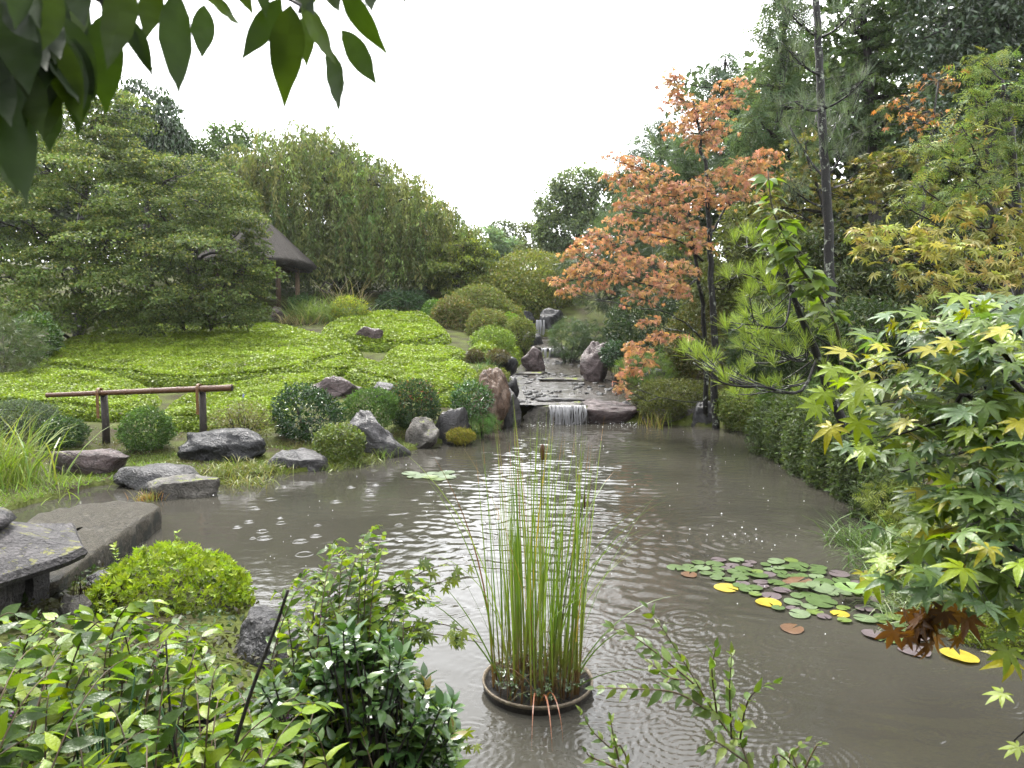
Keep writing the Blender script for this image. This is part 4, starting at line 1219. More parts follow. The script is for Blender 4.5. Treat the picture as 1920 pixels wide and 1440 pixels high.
grass("grass beside the black rock above the stream", [G(925, 694), G(905, 696)], 90, 0.4, 0.014, [(0.07, .14, .04), (.09, .17, .05)], rad=0.1)
grass("thin grass on the bank below the pointed boulder", [Wp(735, 850, .06), Wp(715, 853, .06)], 60, 0.3, 0.01, P_GRASS, rad=0.08)

# low turf and moss along the left bank: nobody could count it
acc = Acc()
q = np.stack([R.uniform(-8.5, -0.5, 44000), R.uniform(8.0, 15.0, 44000)], 1)
sd = poly_sd(q[:, 0], q[:, 1], POND)
k = (sd > 0.0) & (sd < 3.6) & (R.random(len(sd)) < np.where(sd < 1.6, 1.0, 0.6))
q, sd = q[k], sd[k]
O = np.stack([q[:, 0], q[:, 1], hgt(q[:, 0], q[:, 1]) - 0.01], 1)
n = len(O)
pat = lattice(q[:, 0], q[:, 1], 1.2, 61, 9, 3.0)
C = np.where((pat > 0.2)[:, None], cols([(0.09, .10, .02), (.10, .085, .03)], n), cols([(0.075, .12, .018), (.10, .14, .022)], n))
C = np.where(((q[:, 0] < -4.9) & (sd < 1.0))[:, None], cols([(0.12, .19, .025), (.10, .17, .02)], n), C)
blades(acc, O, R.uniform(0, 6.28, n), R.uniform(0.03, 0.085, n), R.uniform(0.1, 0.9, n), R.uniform(0.2, 1.0, n), np.full(n, 0.014), C, 2)
tag(link("turf", acc.mesh("turf", M_blade)), "low turf and moss along the left bank of the pond", "turf", None, 'stuff')
acc = Acc()
n0 = 8000
q = np.stack([R.uniform(2.6, 9, n0 * 2), R.uniform(4.2, 17.5, n0 * 2)], 1)
sd = poly_sd(q[:, 0], q[:, 1], POND); k = (sd > 0.0) & (sd < 2.4); q = q[k][:n0]; sd = sd[k][:n0]; n = len(q)
O = np.stack([q[:, 0], q[:, 1], hgt(q[:, 0], q[:, 1]) - 0.01], 1)
blades(acc, O, R.uniform(0, 6.28, n), R.uniform(0.03, 0.1, n), R.uniform(0.1, 0.9, n), R.uniform(0.2, 1.0, n), np.full(n, 0.016), cols([(0.05, .07, .012), (.04, .06, .012), (.05, .05, .018)], n), 2)
tag(link("bank_moss", acc.mesh("bank_moss", M_moss)), "mossy turf along the right bank of the pond", "moss", None, 'stuff')
shrub("soft yellow green moss hummock at the waterside under the near maple", (1770, 1120, 2000, 1225), 4.95, [(0.11, .14, .014), (.085, .115, .014)], 0.02, QUADW, 5, M_moss, shell=0.15, name="moss_hummock", cat="moss", nst=1)

# ------------------------------------------------------------------ bamboo rail
M_bamboo = wood_mat("bamboo_brown", (0.085, 0.036, 0.018), (0.21, 0.10, 0.045), 0.3, (30, 30, 2))
M_bamboo2 = wood_mat("bamboo_tan", (0.17, 0.085, 0.034), (0.28, 0.15, 0.06), 0.32, (30, 30, 2))
M_post = wood_mat("post_wood", (0.03, 0.025, 0.022), (0.075, 0.06, 0.052), 0.6, (20, 20, 1.5), ((0.16, 0.16, 0.14), 0.66, 14, 0.0))
YR = 11.9
A, B = U(88, 741, YR + 0.15), U(435, 727, YR - 0.15)
t = thing("bamboo_rail", "low rail of one brown bamboo pole strapped to two dark wooden posts", "rail", (A[0] * .5 + B[0] * .5, YR, gz(A[0] * .5 + B[0] * .5, YR)))
nd = 7
P, rad = [], []
for i in range(nd):
    for f, k in ((0.0, 1.08), (0.03, 1.12), (0.06, 0.98), (0.5, 0.97), (0.94, 0.98)):
        s = (i + f) / nd
        P.append(A + (B - A) * s); rad.append((0.040 + 0.018 * s) * k)
P.append(B); rad.append(0.060)
acc = Acc(); add_tube(acc, P, rad, (0.25, .12, .05), 14)
part("pole", acc, M_bamboo, t, True)
acc = Acc(); ax = unit(B - A); add_tube(acc, [B + ax * 0.001, B + ax * 0.003], [0.042, 0.042], (0.01, .008, .006), 14)
part("pole_end", acc, M_bark, t)
for px0, py0, px1, py1, s in ((183, 728, 190, 832, 0.29), (371, 722, 380, 812, 0.825)):
    top, bot = U(px0 + 3, py0 + 8, YR), U(px1, py1, YR)
    top = A + (B - A) * s + np.array([0.02, 0.085, -0.02])
    bot = np.array([bot[0], top[1], gz(bot[0], top[1]) - 0.2])
    acc = Acc(); add_tube(acc, [bot, bot * .5 + top * .5 + [0.008, 0, 0], top], [0.062, 0.058, 0.055], (0.05, .04, .035), 12)
    part("post", acc, M_post, t, True)
    c = A + (B - A) * s
    r = 0.075
    a = np.linspace(0, math.pi, 9)
    path = [c + [0, -r, -0.42]] + [c + [0, -r * math.cos(x), 0.01 + r * math.sin(x)] for x in a] + [c + [0, r, -0.25]]
    path = np.array(path)
    acc = Acc(); w = np.array([0.022, 0, 0])
    V = np.concatenate([path - w, path + w, path - w + [0, 0, 0], path + w])
    T_ = np.gradient(path, axis=0); nn = unit(np.cross(T_, [1, 0, 0])) * 0.008
    V = np.concatenate([path - w + nn, path + w + nn, path + w - nn, path - w - nn])
    m = len(path); i = np.arange(m - 1)
    for k in range(4):
        k2 = (k + 1) % 4
        acc.add(V, np.stack([i + k * m, i + 1 + k * m, i + 1 + k2 * m, i + k2 * m], 1), (0.3, .15, .06))
    part("strap", acc, M_bamboo2, t)

# ------------------------------------------------------------------ stone slab bridge
px = [(28, 990), (70, 962), (140, 947), (225, 939), (288, 941), (300, 950), (240, 990), (165, 1042), (110, 1090), (10, 1110), (-60, 1060)]
top = np.array([Wp(a, b, 0.24) for a, b in px])
tc = top.mean(0)
dense = []
for i in range(len(top)):
    a, b = top[i], top[(i + 1) % len(top)]
    for f in np.linspace(0, 1, 13)[:-1]:
        dense.append(a + (b - a) * f)
dense = np.array(dense); m = len(dense)
jit = lattice(dense[:, 0], dense[:, 1], 0.3, 9, 9, 3.0) * 0.02
outw = unit((dense - tc) * [1, 1, 0])
lay = []
for k, z in ((-0.07, 0.24), (-0.02, 0.238), (0.0, 0.215), (0.012, 0.12), (-0.01, -0.15)):
    q = dense + outw * (k + jit[:, None] * (0.6 if z < 0.23 else 0.5)); q[:, 2] = z + (jit * 0.4 if z > 0.2 else 0); lay.append(q)
inner = []
for s in (0.8, 0.55, 0.3, 0.05):
    q = tc + (lay[0] - tc) * s; q[:, 2] = 0.243 + 0.008 * lattice(q[:, 0], q[:, 1], 0.35, 12, 9, 3.0); inner.append(q)
rows = inner[::-1] + lay
V = np.concatenate(rows); F = []
j = np.arange(m); j2 = (j + 1) % m
for r in range(len(rows) - 1):
    F.append(np.stack([j + r * m, j + (r + 1) * m, j2 + (r + 1) * m, j2 + r * m], 1))
me = mk_mesh("slab_bridge", V - tc, [np.concatenate(F)], None, True, M_slab)
tag(link("slab_bridge", me, None, tuple(tc)), "thick flat stone slab laid over the inlet with a dark lichened side", "stone slab")

# ------------------------------------------------------------------ stone lantern at the left edge
LC = U(-66, 1060, 4.95); LC[2] = 0.0
t = thing("stone_lantern", "mossy low stone lantern with a wide roof at the left edge of the picture", "lantern", (LC[0], LC[1], gz(LC[0], LC[1])))
def lathe_hex(prof, n=6, rot=0.3, lift=0.0, samples=8):
    """prof: (radius, height); a polygon plan of n sides whose corners rise by lift x radius"""
    V = []
    N = n * samples
    for r, z in prof:
        for i in range(N):
            a = 2 * math.pi * i / N
            seg = 2 * math.pi / n
            loc = (a % seg) - seg / 2
            k = math.cos(seg / 2) / math.cos(loc)
            corner = (k - math.cos(seg / 2)) / (1 - math.cos(seg / 2))
            V.append([LC[0] + r * k * math.cos(a + rot), LC[1] + r * k * math.sin(a + rot), z + lift * corner ** 2 * (r / prof[0][0]) ** 3])
    V = np.array(V); F = []
    j = np.arange(N); j2 = (j + 1) % N
    for q in range(len(prof) - 1):
        F.append(np.stack([j + q * N, j2 + q * N, j2 + (q + 1) * N, j + (q + 1) * N], 1))
    return V, np.concatenate(F)
def lpart(name, prof, **k):
    V, F = lathe_hex(prof, **k)
    acc = Acc(); acc.add(V, F, (0.2, .2, .2))
    return part(name, acc, M_lantern, t, k.get('n', 6) > 10)
ROT = 0.12
lpart("roof", [(0.80, 0.51), (0.83, 0.55), (0.80, 0.595), (0.66, 0.635), (0.5, 0.685), (0.34, 0.745), (0.2, 0.79), (0.02, 0.81)], rot=ROT, lift=0.025)
lpart("roof_underside", [(0.80, 0.513), (0.3, 0.525), (0.01, 0.526)], rot=ROT, lift=0.025)
lpart("finial", [(0.27, 0.77), (0.32, 0.81), (0.28, 0.87), (0.15, 0.90), (0.10, 0.97), (0.01, 1.03)], n=12, rot=ROT)
# light box with round windows, a crescent left open in each
hw, z0, z1 = 0.37, 0.08, 0.522
acc = Acc()
def box_face(cx, cy, ang):
    ca, sa = math.cos(ang), math.sin(ang)
    rr, N = 0.155, 48
    a = np.linspace(0, 2 * math.pi, N + 1)[:-1] + math.pi / 4
    circ = np.stack([rr * np.cos(a), rr * np.sin(a)], 1)
    k = 1 / np.maximum(np.abs(np.cos(a)), np.abs(np.sin(a)))
    sq = np.stack([np.cos(a) * k * hw, np.sin(a) * k * (z1 - z0) / 2], 1)
    def w3(p, d):
        return np.stack([cx + ca * (hw - d) - sa * p[:, 0], cy + sa * (hw - d) + ca * p[:, 0], (z0 + z1) / 2 + p[:, 1]], 1)
    V = np.concatenate([w3(sq, 0), w3(circ, 0), w3(circ, 0.09), w3(sq * 0.98, 0.09)])
    j = np.arange(N); j2 = (j + 1) % N
    acc.add(V, np.concatenate([np.stack([j + q * N, j2 + q * N, j2 + (q + 1) * N, j + (q + 1) * N], 1) for q in range(3)]), (0.1, .1, .1))
    d2 = circ * 0.86 + np.array([-0.03, 0.035])
    V = np.concatenate([w3(d2, 0.03), w3(d2, 0.07), w3(d2[:1] * 0 + [[-0.03, 0.035]], 0.03), w3(d2[:1] * 0 + [[-0.03, 0.035]], 0.07)])
    acc.add(V, np.stack([j, j2, j2 + N, j + N], 1), (0.1, .1, .1))
    acc.add(V, np.concatenate([np.stack([j, j2, j * 0 + 2 * N], 1), np.stack([j + N, j2 + N, j * 0 + 2 * N + 1], 1)]), (0.1, .1, .1))
for q in range(4):
    box_face(LC[0], LC[1], -math.pi / 2 + 0.10 + q * math.pi / 2)
part("light_box", acc, M_lantern, t)
lpart("base", [(0.01, 0.085), (0.46, 0.082), (0.5, 0.06), (0.47, 0.0), (0.40, -0.03), (0.38, -0.2)], rot=ROT)

# ------------------------------------------------------------------ thatched pavilion
M_thatch = stone_mat("thatch", [(0.3, (0.05, 0.041, 0.034)), (0.5, (0.10, 0.085, 0.072)), (0.75, (0.20, 0.175, 0.15))], 5.0, 0.9, 1.6, None, (6, 6, 2.0), 50)
M_beam = wood_mat("pavilion_wood", (0.06, 0.038, 0.025), (0.16, 0.10, 0.065), 0.6, (6, 6, 1))
M_pole = wood_mat("pavilion_pale_wood", (0.25, 0.17, 0.10), (0.38, 0.27, 0.17), 0.6, (6, 6, 1))
PC = np.array([-10.35, 29.3, 0.0]); PZ = gz(PC[0], PC[1])
t = thing("pavilion", "small open pavilion with a dark thatched roof behind the maple", "pavilion", (PC[0], PC[1], PZ))
acc = Acc(); N = 96
a = np.linspace(0, 2 * math.pi, N + 1)[:-1]
e = 0.42
sx = np.sign(np.cos(a)) * np.abs(np.cos(a)) ** e; sy = np.sign(np.sin(a)) * np.abs(np.sin(a)) ** e
prof = [(1.75, 4.58), (1.92, 4.60), (2.06, 4.74), (2.08, 4.82), (1.98, 4.93), (1.7, 5.20), (1.3, 5.62), (0.9, 6.02), (0.5, 6.42), (0.22, 6.72), (0.03, 6.8)]
V = np.concatenate([np.stack([PC[0] + r * sx, PC[1] + r * sy, z + 0.02 * R.normal(size=N)], 1) for r, z in prof])
j = np.arange(N); j2 = (j + 1) % N
acc.add(V, np.concatenate([np.stack([j + q * N, j2 + q * N, j2 + (q + 1) * N, j + (q + 1) * N], 1) for q in range(len(prof) - 1)]), (0.1, .1, .1))
rf = part("roof", acc, M_thatch, t, True)
acc = Acc()
V = np.concatenate([np.stack([PC[0] + r * sx, PC[1] + r * sy, np.full(N, z)], 1) for r, z in [(1.8, 4.585), (0.9, 5.3), (0.05, 6.0)]])
acc.add(V, np.concatenate([np.stack([j + q * N, j + (q + 1) * N, j2 + (q + 1) * N, j2 + q * N], 1) for q in range(2)]), (0.1, .07, .05))
part("ceiling", acc, M_beam, t)
def bar(p, q, r, mat, name, n=8):
    acc = Acc(); add_tube(acc, [np.array(p, float), np.array(q, float)], r, (0.1, .07, .05), n)
    return part(name, acc, mat, t, True)
for sxx, syy, mt in ((1, -1, M_beam), (1, 1, M_pole), (-1, -1, M_beam), (-1, 1, M_beam)):
    bar((PC[0] + sxx * 1.2, PC[1] + syy * 1.25, PZ - 0.1), (PC[0] + sxx * 1.2, PC[1] + syy * 1.25, 5.0), 0.095, mt, "post", 10)
for q in range(4):
    c = [(1, -1), (1, 1), (-1, 1), (-1, -1)]
    p0, p1 = c[q], c[(q + 1) % 4]
    bar((PC[0] + p0[0] * 1.2 + (p0[0] - p1[0]) * .15, PC[1] + p0[1] * 1.25 + (p0[1] - p1[1]) * .15, 4.62 + 0.09 * (q % 2)), (PC[0] + p1[0] * 1.2 - (p0[0] - p1[0]) * .15, PC[1] + p1[1] * 1.25 - (p0[1] - p1[1]) * .15, 4.62 + 0.09 * (q % 2)), 0.06, M_beam, "beam")
for s in (-1, 1):
    for k in np.linspace(-1.4, 1.4, 6):
        bar((PC[0] + s * 1.68, PC[1] + k, 4.62), (PC[0] + s * 0.6, PC[1] + k * 0.4, 5.50), 0.028, M_pole, "rafter", 5)
        bar((PC[0] + k, PC[1] + s * 1.68, 4.62), (PC[0] + k * 0.4, PC[1] + s * 0.6, 5.50), 0.028, M_pole, "rafter", 5)
rock("squared red brown stone block standing at the foot of the pavilion post", (502, 574, 533, 612), 27.4, M_rred, 60, 4, 0.9, cuts=3, flat=0.85, rough=0.02, name="stone_block", cat="stone")
acc = Acc()
q = [U(610, 528, 31), U(624, 536, 31), U(614, 550, 31), U(600, 542, 31)]
b0 = q[2]
t = thing("wooden_frame", "small tilted square wooden frame in the shade behind the plume grass", "frame", (b0[0], b0[1], b0[2]))
for i in range(4):
    a2 = Acc(); add_tube(a2, [q[i], q[(i + 1) % 4]], 0.035, (0.1, .08, .06), 5); part("bar", a2, M_post, t)
a2 = Acc(); add_tube(a2, [q[2], [q[2][0] + .1, q[2][1], gz(q[2][0], 31)]], 0.03, (0.1, .08, .06), 5); part("leg", a2, M_post, t)
# ------------------------------------------------------------------ trees
BK = (0.03, 0.025, 0.02)
def tree(name, label, cat, root, blobs, T, size, pal, K=6, r0=0.12, mat=None, bark=None, top=None, group=None, twigs=6, trunks=None, limbr=None, rise=0.35, lim=True, **kw):
    """root: (px, Y) or a point; blobs in photo pixels + distance; trunk drawn up to the highest clump"""
    if len(root) == 2:
        u = ray(root[0], 700); x = u[0] / u[1] * root[1]
        root = np.array([x, root[1], gz(x, root[1]) - 0.1])
    root = np.asarray(root, float)
    bl = [blob(*b) for b in blobs]
    cs = np.array([b[0] for b in bl])
    t = thing(name, label, cat, root, group)
    acc = Acc()
    cen = cloud(acc, bl, T, size, pal, K, **kw)
    part("crown", acc, mat or M_far, t)
    tr = Acc()
    allp = []
    if trunks is None:
        hi = cs[np.argmax(cs[:, 2])]
        m = (root + hi) / 2; m[:2] = m[:2] * 0.6 + root[:2] * 0.4
        trunks = [([root, m, hi], r0)]
    for pts, r in trunks:
        P = spline(pts, 22)
        P[1:-1] += R.normal(size=(20, 3)) * r * 0.25
        add_tube(tr, P, np.linspace(r, r * 0.22, 22), BK, 9)
        allp.append(P)
    if lim:
        limbs(tr, np.concatenate(allp), bl, cen, limbr or r0 * 0.42, BK, twigs, rise, tw=0.006 * max(1, root[1] / 12))
    part("trunk", tr, bark or M_bark, t, True)
    return t

MAPLE_G = [(0.054, 0.076, 0.024), (0.066, 0.088, 0.028), (0.042, 0.064, 0.022)]
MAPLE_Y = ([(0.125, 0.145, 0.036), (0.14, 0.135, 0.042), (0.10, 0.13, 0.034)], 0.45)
kwm = dict(ns=30, spr=0.36, flat=0.12, shell=0.6, up=1.1, out=0.35, rnd=0.55, droop=0.3, sprayjit=0.26)
# left maples
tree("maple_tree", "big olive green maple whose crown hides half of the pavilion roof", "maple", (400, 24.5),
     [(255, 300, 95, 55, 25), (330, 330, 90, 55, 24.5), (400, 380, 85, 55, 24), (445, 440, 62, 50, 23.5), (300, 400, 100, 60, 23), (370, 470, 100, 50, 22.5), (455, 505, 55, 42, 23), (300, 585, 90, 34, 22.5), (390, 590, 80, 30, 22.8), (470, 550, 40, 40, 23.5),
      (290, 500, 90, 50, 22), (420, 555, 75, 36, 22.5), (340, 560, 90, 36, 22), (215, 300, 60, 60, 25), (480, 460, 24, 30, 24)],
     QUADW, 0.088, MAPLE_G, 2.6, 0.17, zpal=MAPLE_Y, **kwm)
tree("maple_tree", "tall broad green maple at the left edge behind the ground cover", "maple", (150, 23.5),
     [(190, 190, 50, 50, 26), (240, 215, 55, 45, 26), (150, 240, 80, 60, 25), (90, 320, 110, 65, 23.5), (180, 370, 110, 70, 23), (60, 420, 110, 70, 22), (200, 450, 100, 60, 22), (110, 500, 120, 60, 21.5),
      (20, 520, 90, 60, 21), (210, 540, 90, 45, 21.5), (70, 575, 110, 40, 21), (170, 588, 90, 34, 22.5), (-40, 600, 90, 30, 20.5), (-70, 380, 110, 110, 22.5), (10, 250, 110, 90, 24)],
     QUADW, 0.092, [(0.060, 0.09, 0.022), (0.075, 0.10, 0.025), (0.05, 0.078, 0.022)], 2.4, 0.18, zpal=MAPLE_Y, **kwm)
tree("evergreen_tree", "dark domed broadleaf evergreen standing above the maples", "tree", (285, 31), [(270, 200, 55, 50, 31), (290, 240, 62, 60, 31), (320, 280, 42, 60, 31), (255, 280, 70, 70, 31.5)],
     T_quad(0.4), 0.24, [(0.030, .055, .024), (.04, .07, .03)], 5, 0.2, M_gloss, ns=60, spr=0.3, droop=0.6, fdown=0.9)
tree("evergreen_tree", "dark tree filling the gap between the maple and the weeping tree", "tree", (360, 34), [(350, 310, 55, 60, 34), (390, 330, 60, 60, 35), (360, 420, 80, 90, 34), (440, 380, 80, 90, 36)], QUAD, 0.2, [(0.04, .06, .026), (.05, .075, .03)], 5, 0.2)
tree("evergreen_tree", "small rounded tree top behind the left end of the weeping tree", "tree", (430, 42), [(425, 255, 34, 28, 42), (450, 275, 34, 28, 42), (410, 285, 30, 25, 42)], QUAD, 0.28, [(0.05, .085, .03), (.065, .10, .035)], 4, 0.2)

# the weeping tree
WR = U(640, 590, 35); WR[2] = gz(WR[0], WR[1])
t = thing("weeping_tree", "huge weeping tree with long hanging olive green tresses right of the pavilion", "weeping tree", WR)
acc, tr = Acc(), Acc()
O, f, C = [], [], []
def outline(px):
    return 7 * np.sin(px * 0.11) + 6 * np.sin(px * 0.047 + 1) + 5 * np.sin(px * 0.23 + 2) + np.interp(px, [385, 420, 470, 530, 560, 600, 640, 690, 740, 790, 840, 880, 895], [330, 290, 268, 238, 225, 245, 262, 278, 305, 345, 385, 420, 470])
arms = []
for k in range(46):
    px = R.uniform(400, 885)
    c = U(px, outline(px) + R.uniform(22, 70), R.uniform(33, 37.0))
    p0 = WR + np.array([R.normal() * 0.5, R.normal() * 0.5, R.uniform(2.5, 6.5)])
    mid = (p0 + c) / 2 + np.array([0, 0, 0.06 * np.linalg.norm((c - p0)[:2]) + 0.2])
    P = bez(p0, mid, c, 10)
    add_tube(tr, P, np.linspace(0.14, 0.03, 10), BK, 5)
    arms.append(P)
add_tube(tr, spline([WR - [0, 0, .2], WR + [0.2, 0, 2.5], WR + [0.1, 0.2, 6.8]], 12), np.linspace(0.5, 0.28, 12), BK, 10)
for k in range(2300):
    px = R.uniform(388, 892)
    top = outline(px)
    py = top + (555 - top) * R.random() ** 1.25 * 0.86
    Y = R.uniform(31.8, 37.5) - 1.2 * (py - top) / 300
    s = U(px + R.normal() * 6, py + R.normal() * 5, Y)
    L = R.uniform(0.8, 3.0)
    if s[2] - L < gz(s[0], s[1]) + 1.2: L = max(0.5, s[2] - gz(s[0], s[1]) - 1.2)
    m = int(L / 0.115)
    tt = np.linspace(0, 1, m + 2)
    az = R.uniform(0, 6.28); ou = R.uniform(0.15, 0.7)
    path = s + np.stack([np.cos(az) * ou * np.minimum(tt * 2.2, 1) ** 0.6, np.sin(az) * ou * np.minimum(tt * 2.2, 1) ** 0.6, 0.14 * np.sin(np.minimum(tt * 5, math.pi)) - L * tt ** 1.25], 1)
    path[:, :2] += 0.03 * R.normal(size=(m + 2, 2))
    if k % 3 == 0:
        add_tube(tr, path[::max(1, m // 5)], 0.007, (0.06, .045, .03), 3)
    base = cols([(0.074, .10, .03), (.058, .088, .03), (.092, .112, .034), (.105, .108, .04)], 1, 0.25)
    reps = 3
    O.append(np.repeat(path, reps, 0) + R.normal(size=((m + 2) * reps, 3)) * [0.06, 0.06, 0.05])
    f.append(R.normal(size=((m + 2) * reps, 3)) * [0.5, 0.5, 0.25] + [0, 0, -0.8])
    C.append(np.clip(base * np.exp(R.normal(size=((m + 2) * reps, 1)) * 0.22), .003, 1))
O, f, C = np.concatenate(O), np.concatenate(f), np.concatenate(C)
add_leaves(acc, T_quad(0.3, 0.04), O, f, R.normal(size=(len(O), 3)) + [0, -0.3, 0.3], 0.2 * np.exp(R.normal(size=len(O)) * 0.2), C)
part("crown", acc, M_far, t); part("trunk", tr, M_bark, t, True)

tree("maple_tree", "low spreading yellow green tree at the right foot of the weeping tree", "tree", (855, 32), [(830, 470, 36, 14, 32), (870, 460, 40, 14, 32), (905, 480, 30, 14, 32), (850, 495, 55, 20, 31.5), (895, 505, 36, 18, 32), (820, 510, 30, 25, 32), (850, 535, 60, 26, 32)],
     QUAD, 0.16, [(0.065, .085, .024), (.085, .105, .026), (.05, .07, .022)], 4.5, 0.14, zpal=([(0.15, .18, .025), (.12, .15, .03)], 0.6), **dict(kwm, ns=22))
tree("far_tree", "pale bluish green round tree far behind the clipped azaleas", "tree", (920, 50), [(905, 455, 36, 28, 50), (935, 465, 34, 34, 50), (915, 490, 45, 30, 50), (960, 480, 30, 28, 51)], QUAD, 0.28, [(0.10, .15, .085), (.12, .17, .10)], 5, 0.2, ns=40, spr=0.3)
tree("far_tree", "dark round crowned tree far away against the white sky", "tree", (945, 62), [(940, 434, 26, 20, 62), (955, 450, 24, 24, 62), (932, 455, 26, 25, 62)], QUAD, 0.34, [(0.055, .07, .04), (.065, .085, .045)], 5, 0.25)
# behind and right of the stream
tree("far_tree", "big rounded grey green tree left of the orange maple", "tree", (1085, 44), [(1090, 345, 55, 36, 44), (1060, 385, 50, 42, 44), (1120, 380, 55, 50, 44), (1080, 430, 70, 50, 43.5), (1040, 440, 34, 40, 44), (1020, 400, 20, 30, 45)], QUAD, 0.22, [(0.075, .10, .055), (.09, .115, .065), (.06, .085, .045)], 5, 0.25, zpal=([(0.11, .15, .06), (.13, .17, .06)], .5), ns=44, spr=0.32)
tree("far_tree", "dim olive tree low beside the big grey green one", "tree", (1010, 48), [(1000, 450, 30, 36, 48), (1025, 470, 40, 30, 47), (1060, 478, 40, 24, 46), (985, 475, 24, 20, 48)], QUAD, 0.25, [(0.07, .085, .04), (.085, .10, .05)], 5, 0.2)
CONI = [(0.042, .066, .042), (.054, .08, .05), (.046, .072, .038)]
kwc = dict(ns=40, spr=0.34, flat=0.18, shell=0.5, up=0.9, out=0.6, rnd=0.35, droop=0.55, fdown=0.3)
tree("conifer_tree", "dark layered conifer behind the top of the orange maple, against the sky", "conifer", (1235, 33), [(1240, 232, 30, 12, 33), (1215, 255, 42, 14, 33), (1260, 268, 46, 16, 33), (1205, 290, 52, 18, 33), (1250, 315, 56, 22, 33), (1190, 335, 50, 22, 33), (1225, 370, 66, 34, 33), (1180, 400, 50, 40, 33)], SPRAY, 0.5, CONI, 3.4, 0.22, **kwc)
tree("pine_tree", "grey green bushy pine between the orange branches", "pine", (1265, 27), [(1265, 300, 50, 34, 27), (1240, 335, 46, 34, 27), (1300, 330, 46, 34, 27), (1200, 390, 46, 40, 27), (1160, 440, 42, 40, 27), (1230, 440, 60, 50, 27)], TUFT, 0.5, [(0.055, .085, .045), (.07, .10, .055), (.05, .075, .04)], 3, 0.16, ns=40, spr=0.35, up=0.2, out=0.9, fdown=-0.5)
tree("conifer_tree", "dark blue green conifer behind the right top of the orange maple", "conifer", (1370, 28), [(1360, 118, 26, 20, 28), (1345, 150, 42, 26, 28), (1385, 165, 40, 30, 28), (1350, 200, 50, 34, 28), (1400, 220, 52, 40, 28), (1350, 260, 50, 36, 28), (1410, 290, 55, 40, 28), (1345, 320, 50, 40, 28)], SPRAY, 0.42, CONI, 3.4, 0.25, **kwc)
FEATH = [(0.066, .10, .056), (.078, .118, .062), (.058, .088, .044), (.088, .115, .05)]
tree("cypress_tree", "tall feathery grey green cypress left of the pine trunk", "cypress", (1450, 22), [(1470, 30, 45, 40, 22), (1445, 80, 48, 40, 22), (1490, 110, 50, 45, 22), (1440, 160, 55, 40, 22), (1490, 200, 60, 45, 22), (1430, 240, 55, 42, 21.5), (1480, 290, 60, 50, 21.5), (1420, 320, 60, 45, 21.5), (1470, -30, 45, 50, 22), (1400, 270, 34, 40, 22)], SPRAY, 0.36, FEATH, 3.2, 0.2, **kwc)
BROAD = [(0.035, .060, .026), (.045, .078, .03), (.03, .052, .028)]
tree("broadleaf_tree", "dark green broadleaf tree at the top right of the pine", "tree", (1640, 20), [(1590, 40, 75, 55, 20), (1680, 60, 80, 60, 20), (1620, 130, 85, 55, 20), (1700, 160, 80, 55, 20), (1580, 200, 70, 45, 19.5), (1660, 230, 80, 45, 19.5), (1640, -60, 120, 70, 20), (1600, -170, 130, 80, 20), (1700, 290, 60, 40, 19)], STAR, 0.16, [(0.065, .105, .04), (.078, .122, .042), (.055, .088, .036)], 2.8, 0.22, M_leaf, **dict(kwm, ns=30))
tree("broadleaf_tree", "tall dark glossy evergreen in the top right corner", "tree", (1850, 18), [(1780, 40, 75, 60, 18), (1860, 60, 85, 70, 18), (1920, 30, 80, 70, 18), (1800, 130, 75, 60, 18), (1880, 160, 75, 50, 18), (1930, 210, 50, 60, 18), (1800, -80, 110, 80, 18), (1930, -90, 110, 90, 18), (1830, -220, 130, 90, 18), (1760, 220, 60, 45, 17.5), (1980, 100, 80, 130, 18)], T_quad(0.42), 0.17, [(0.056, .082, .05), (.068, .098, .058), (.045, .068, .042)], 3.3, 0.25, M_gloss, ns=36, spr=0.42)
OLV = [(0.135, .13, .036), (.115, .13, .036), (.17, .135, .045), (.095, .115, .03)]
tree("maple_tree", "thin olive brown maple behind the upper part of the pine trunk", "maple", (1590, 16.5), [(1510, 270, 36, 34, 16.5), (1480, 330, 50, 34, 16.5), (1560, 360, 60, 40, 16.5), (1630, 330, 60, 44, 16.5), (1700, 370, 55, 40, 16), (1600, 420, 66, 34, 16), (1490, 400, 50, 40, 17), (1680, 300, 55, 34, 16.5), (1440, 380, 40, 40, 17.5)], STAR, 0.11, OLV, 2.1, 0.10, M_leaf, wt=[.35, .3, .2, .15], **dict(kwm, ns=26))
tree("maple_tree", "thin maple with bare twigs and a few orange leaves below the dark evergreen", "maple", (1700, 15), [(1760, 150, 46, 26, 15), (1730, 230, 60, 30, 15), (1800, 260, 40, 26, 15), (1690, 200, 40, 24, 15)], STAR, 0.10, [(0.20, .12, .035), (.12, .11, .03), (.25, .11, .03)], 0.7, 0.07, M_orange, twigs=14, **kwm)
tree("broadleaf_tree", "dark shady tree behind the yellow maple", "tree", (1690, 15.5), [(1560, 470, 70, 50, 15.5), (1650, 480, 80, 50, 15.5), (1740, 440, 80, 60, 15.5), (1840, 420, 90, 60, 15), (1600, 540, 80, 50, 15), (1720, 540, 90, 50, 14.5), (1850, 520, 110, 70, 14.5), (1480, 480, 50, 60, 16.5), (1480, 560, 60, 60, 16)], QUAD, 0.12, [(0.045, .066, .026), (.056, .078, .03), (.066, .078, .028)], 3.4, 0.12, M_leaf, ns=40)
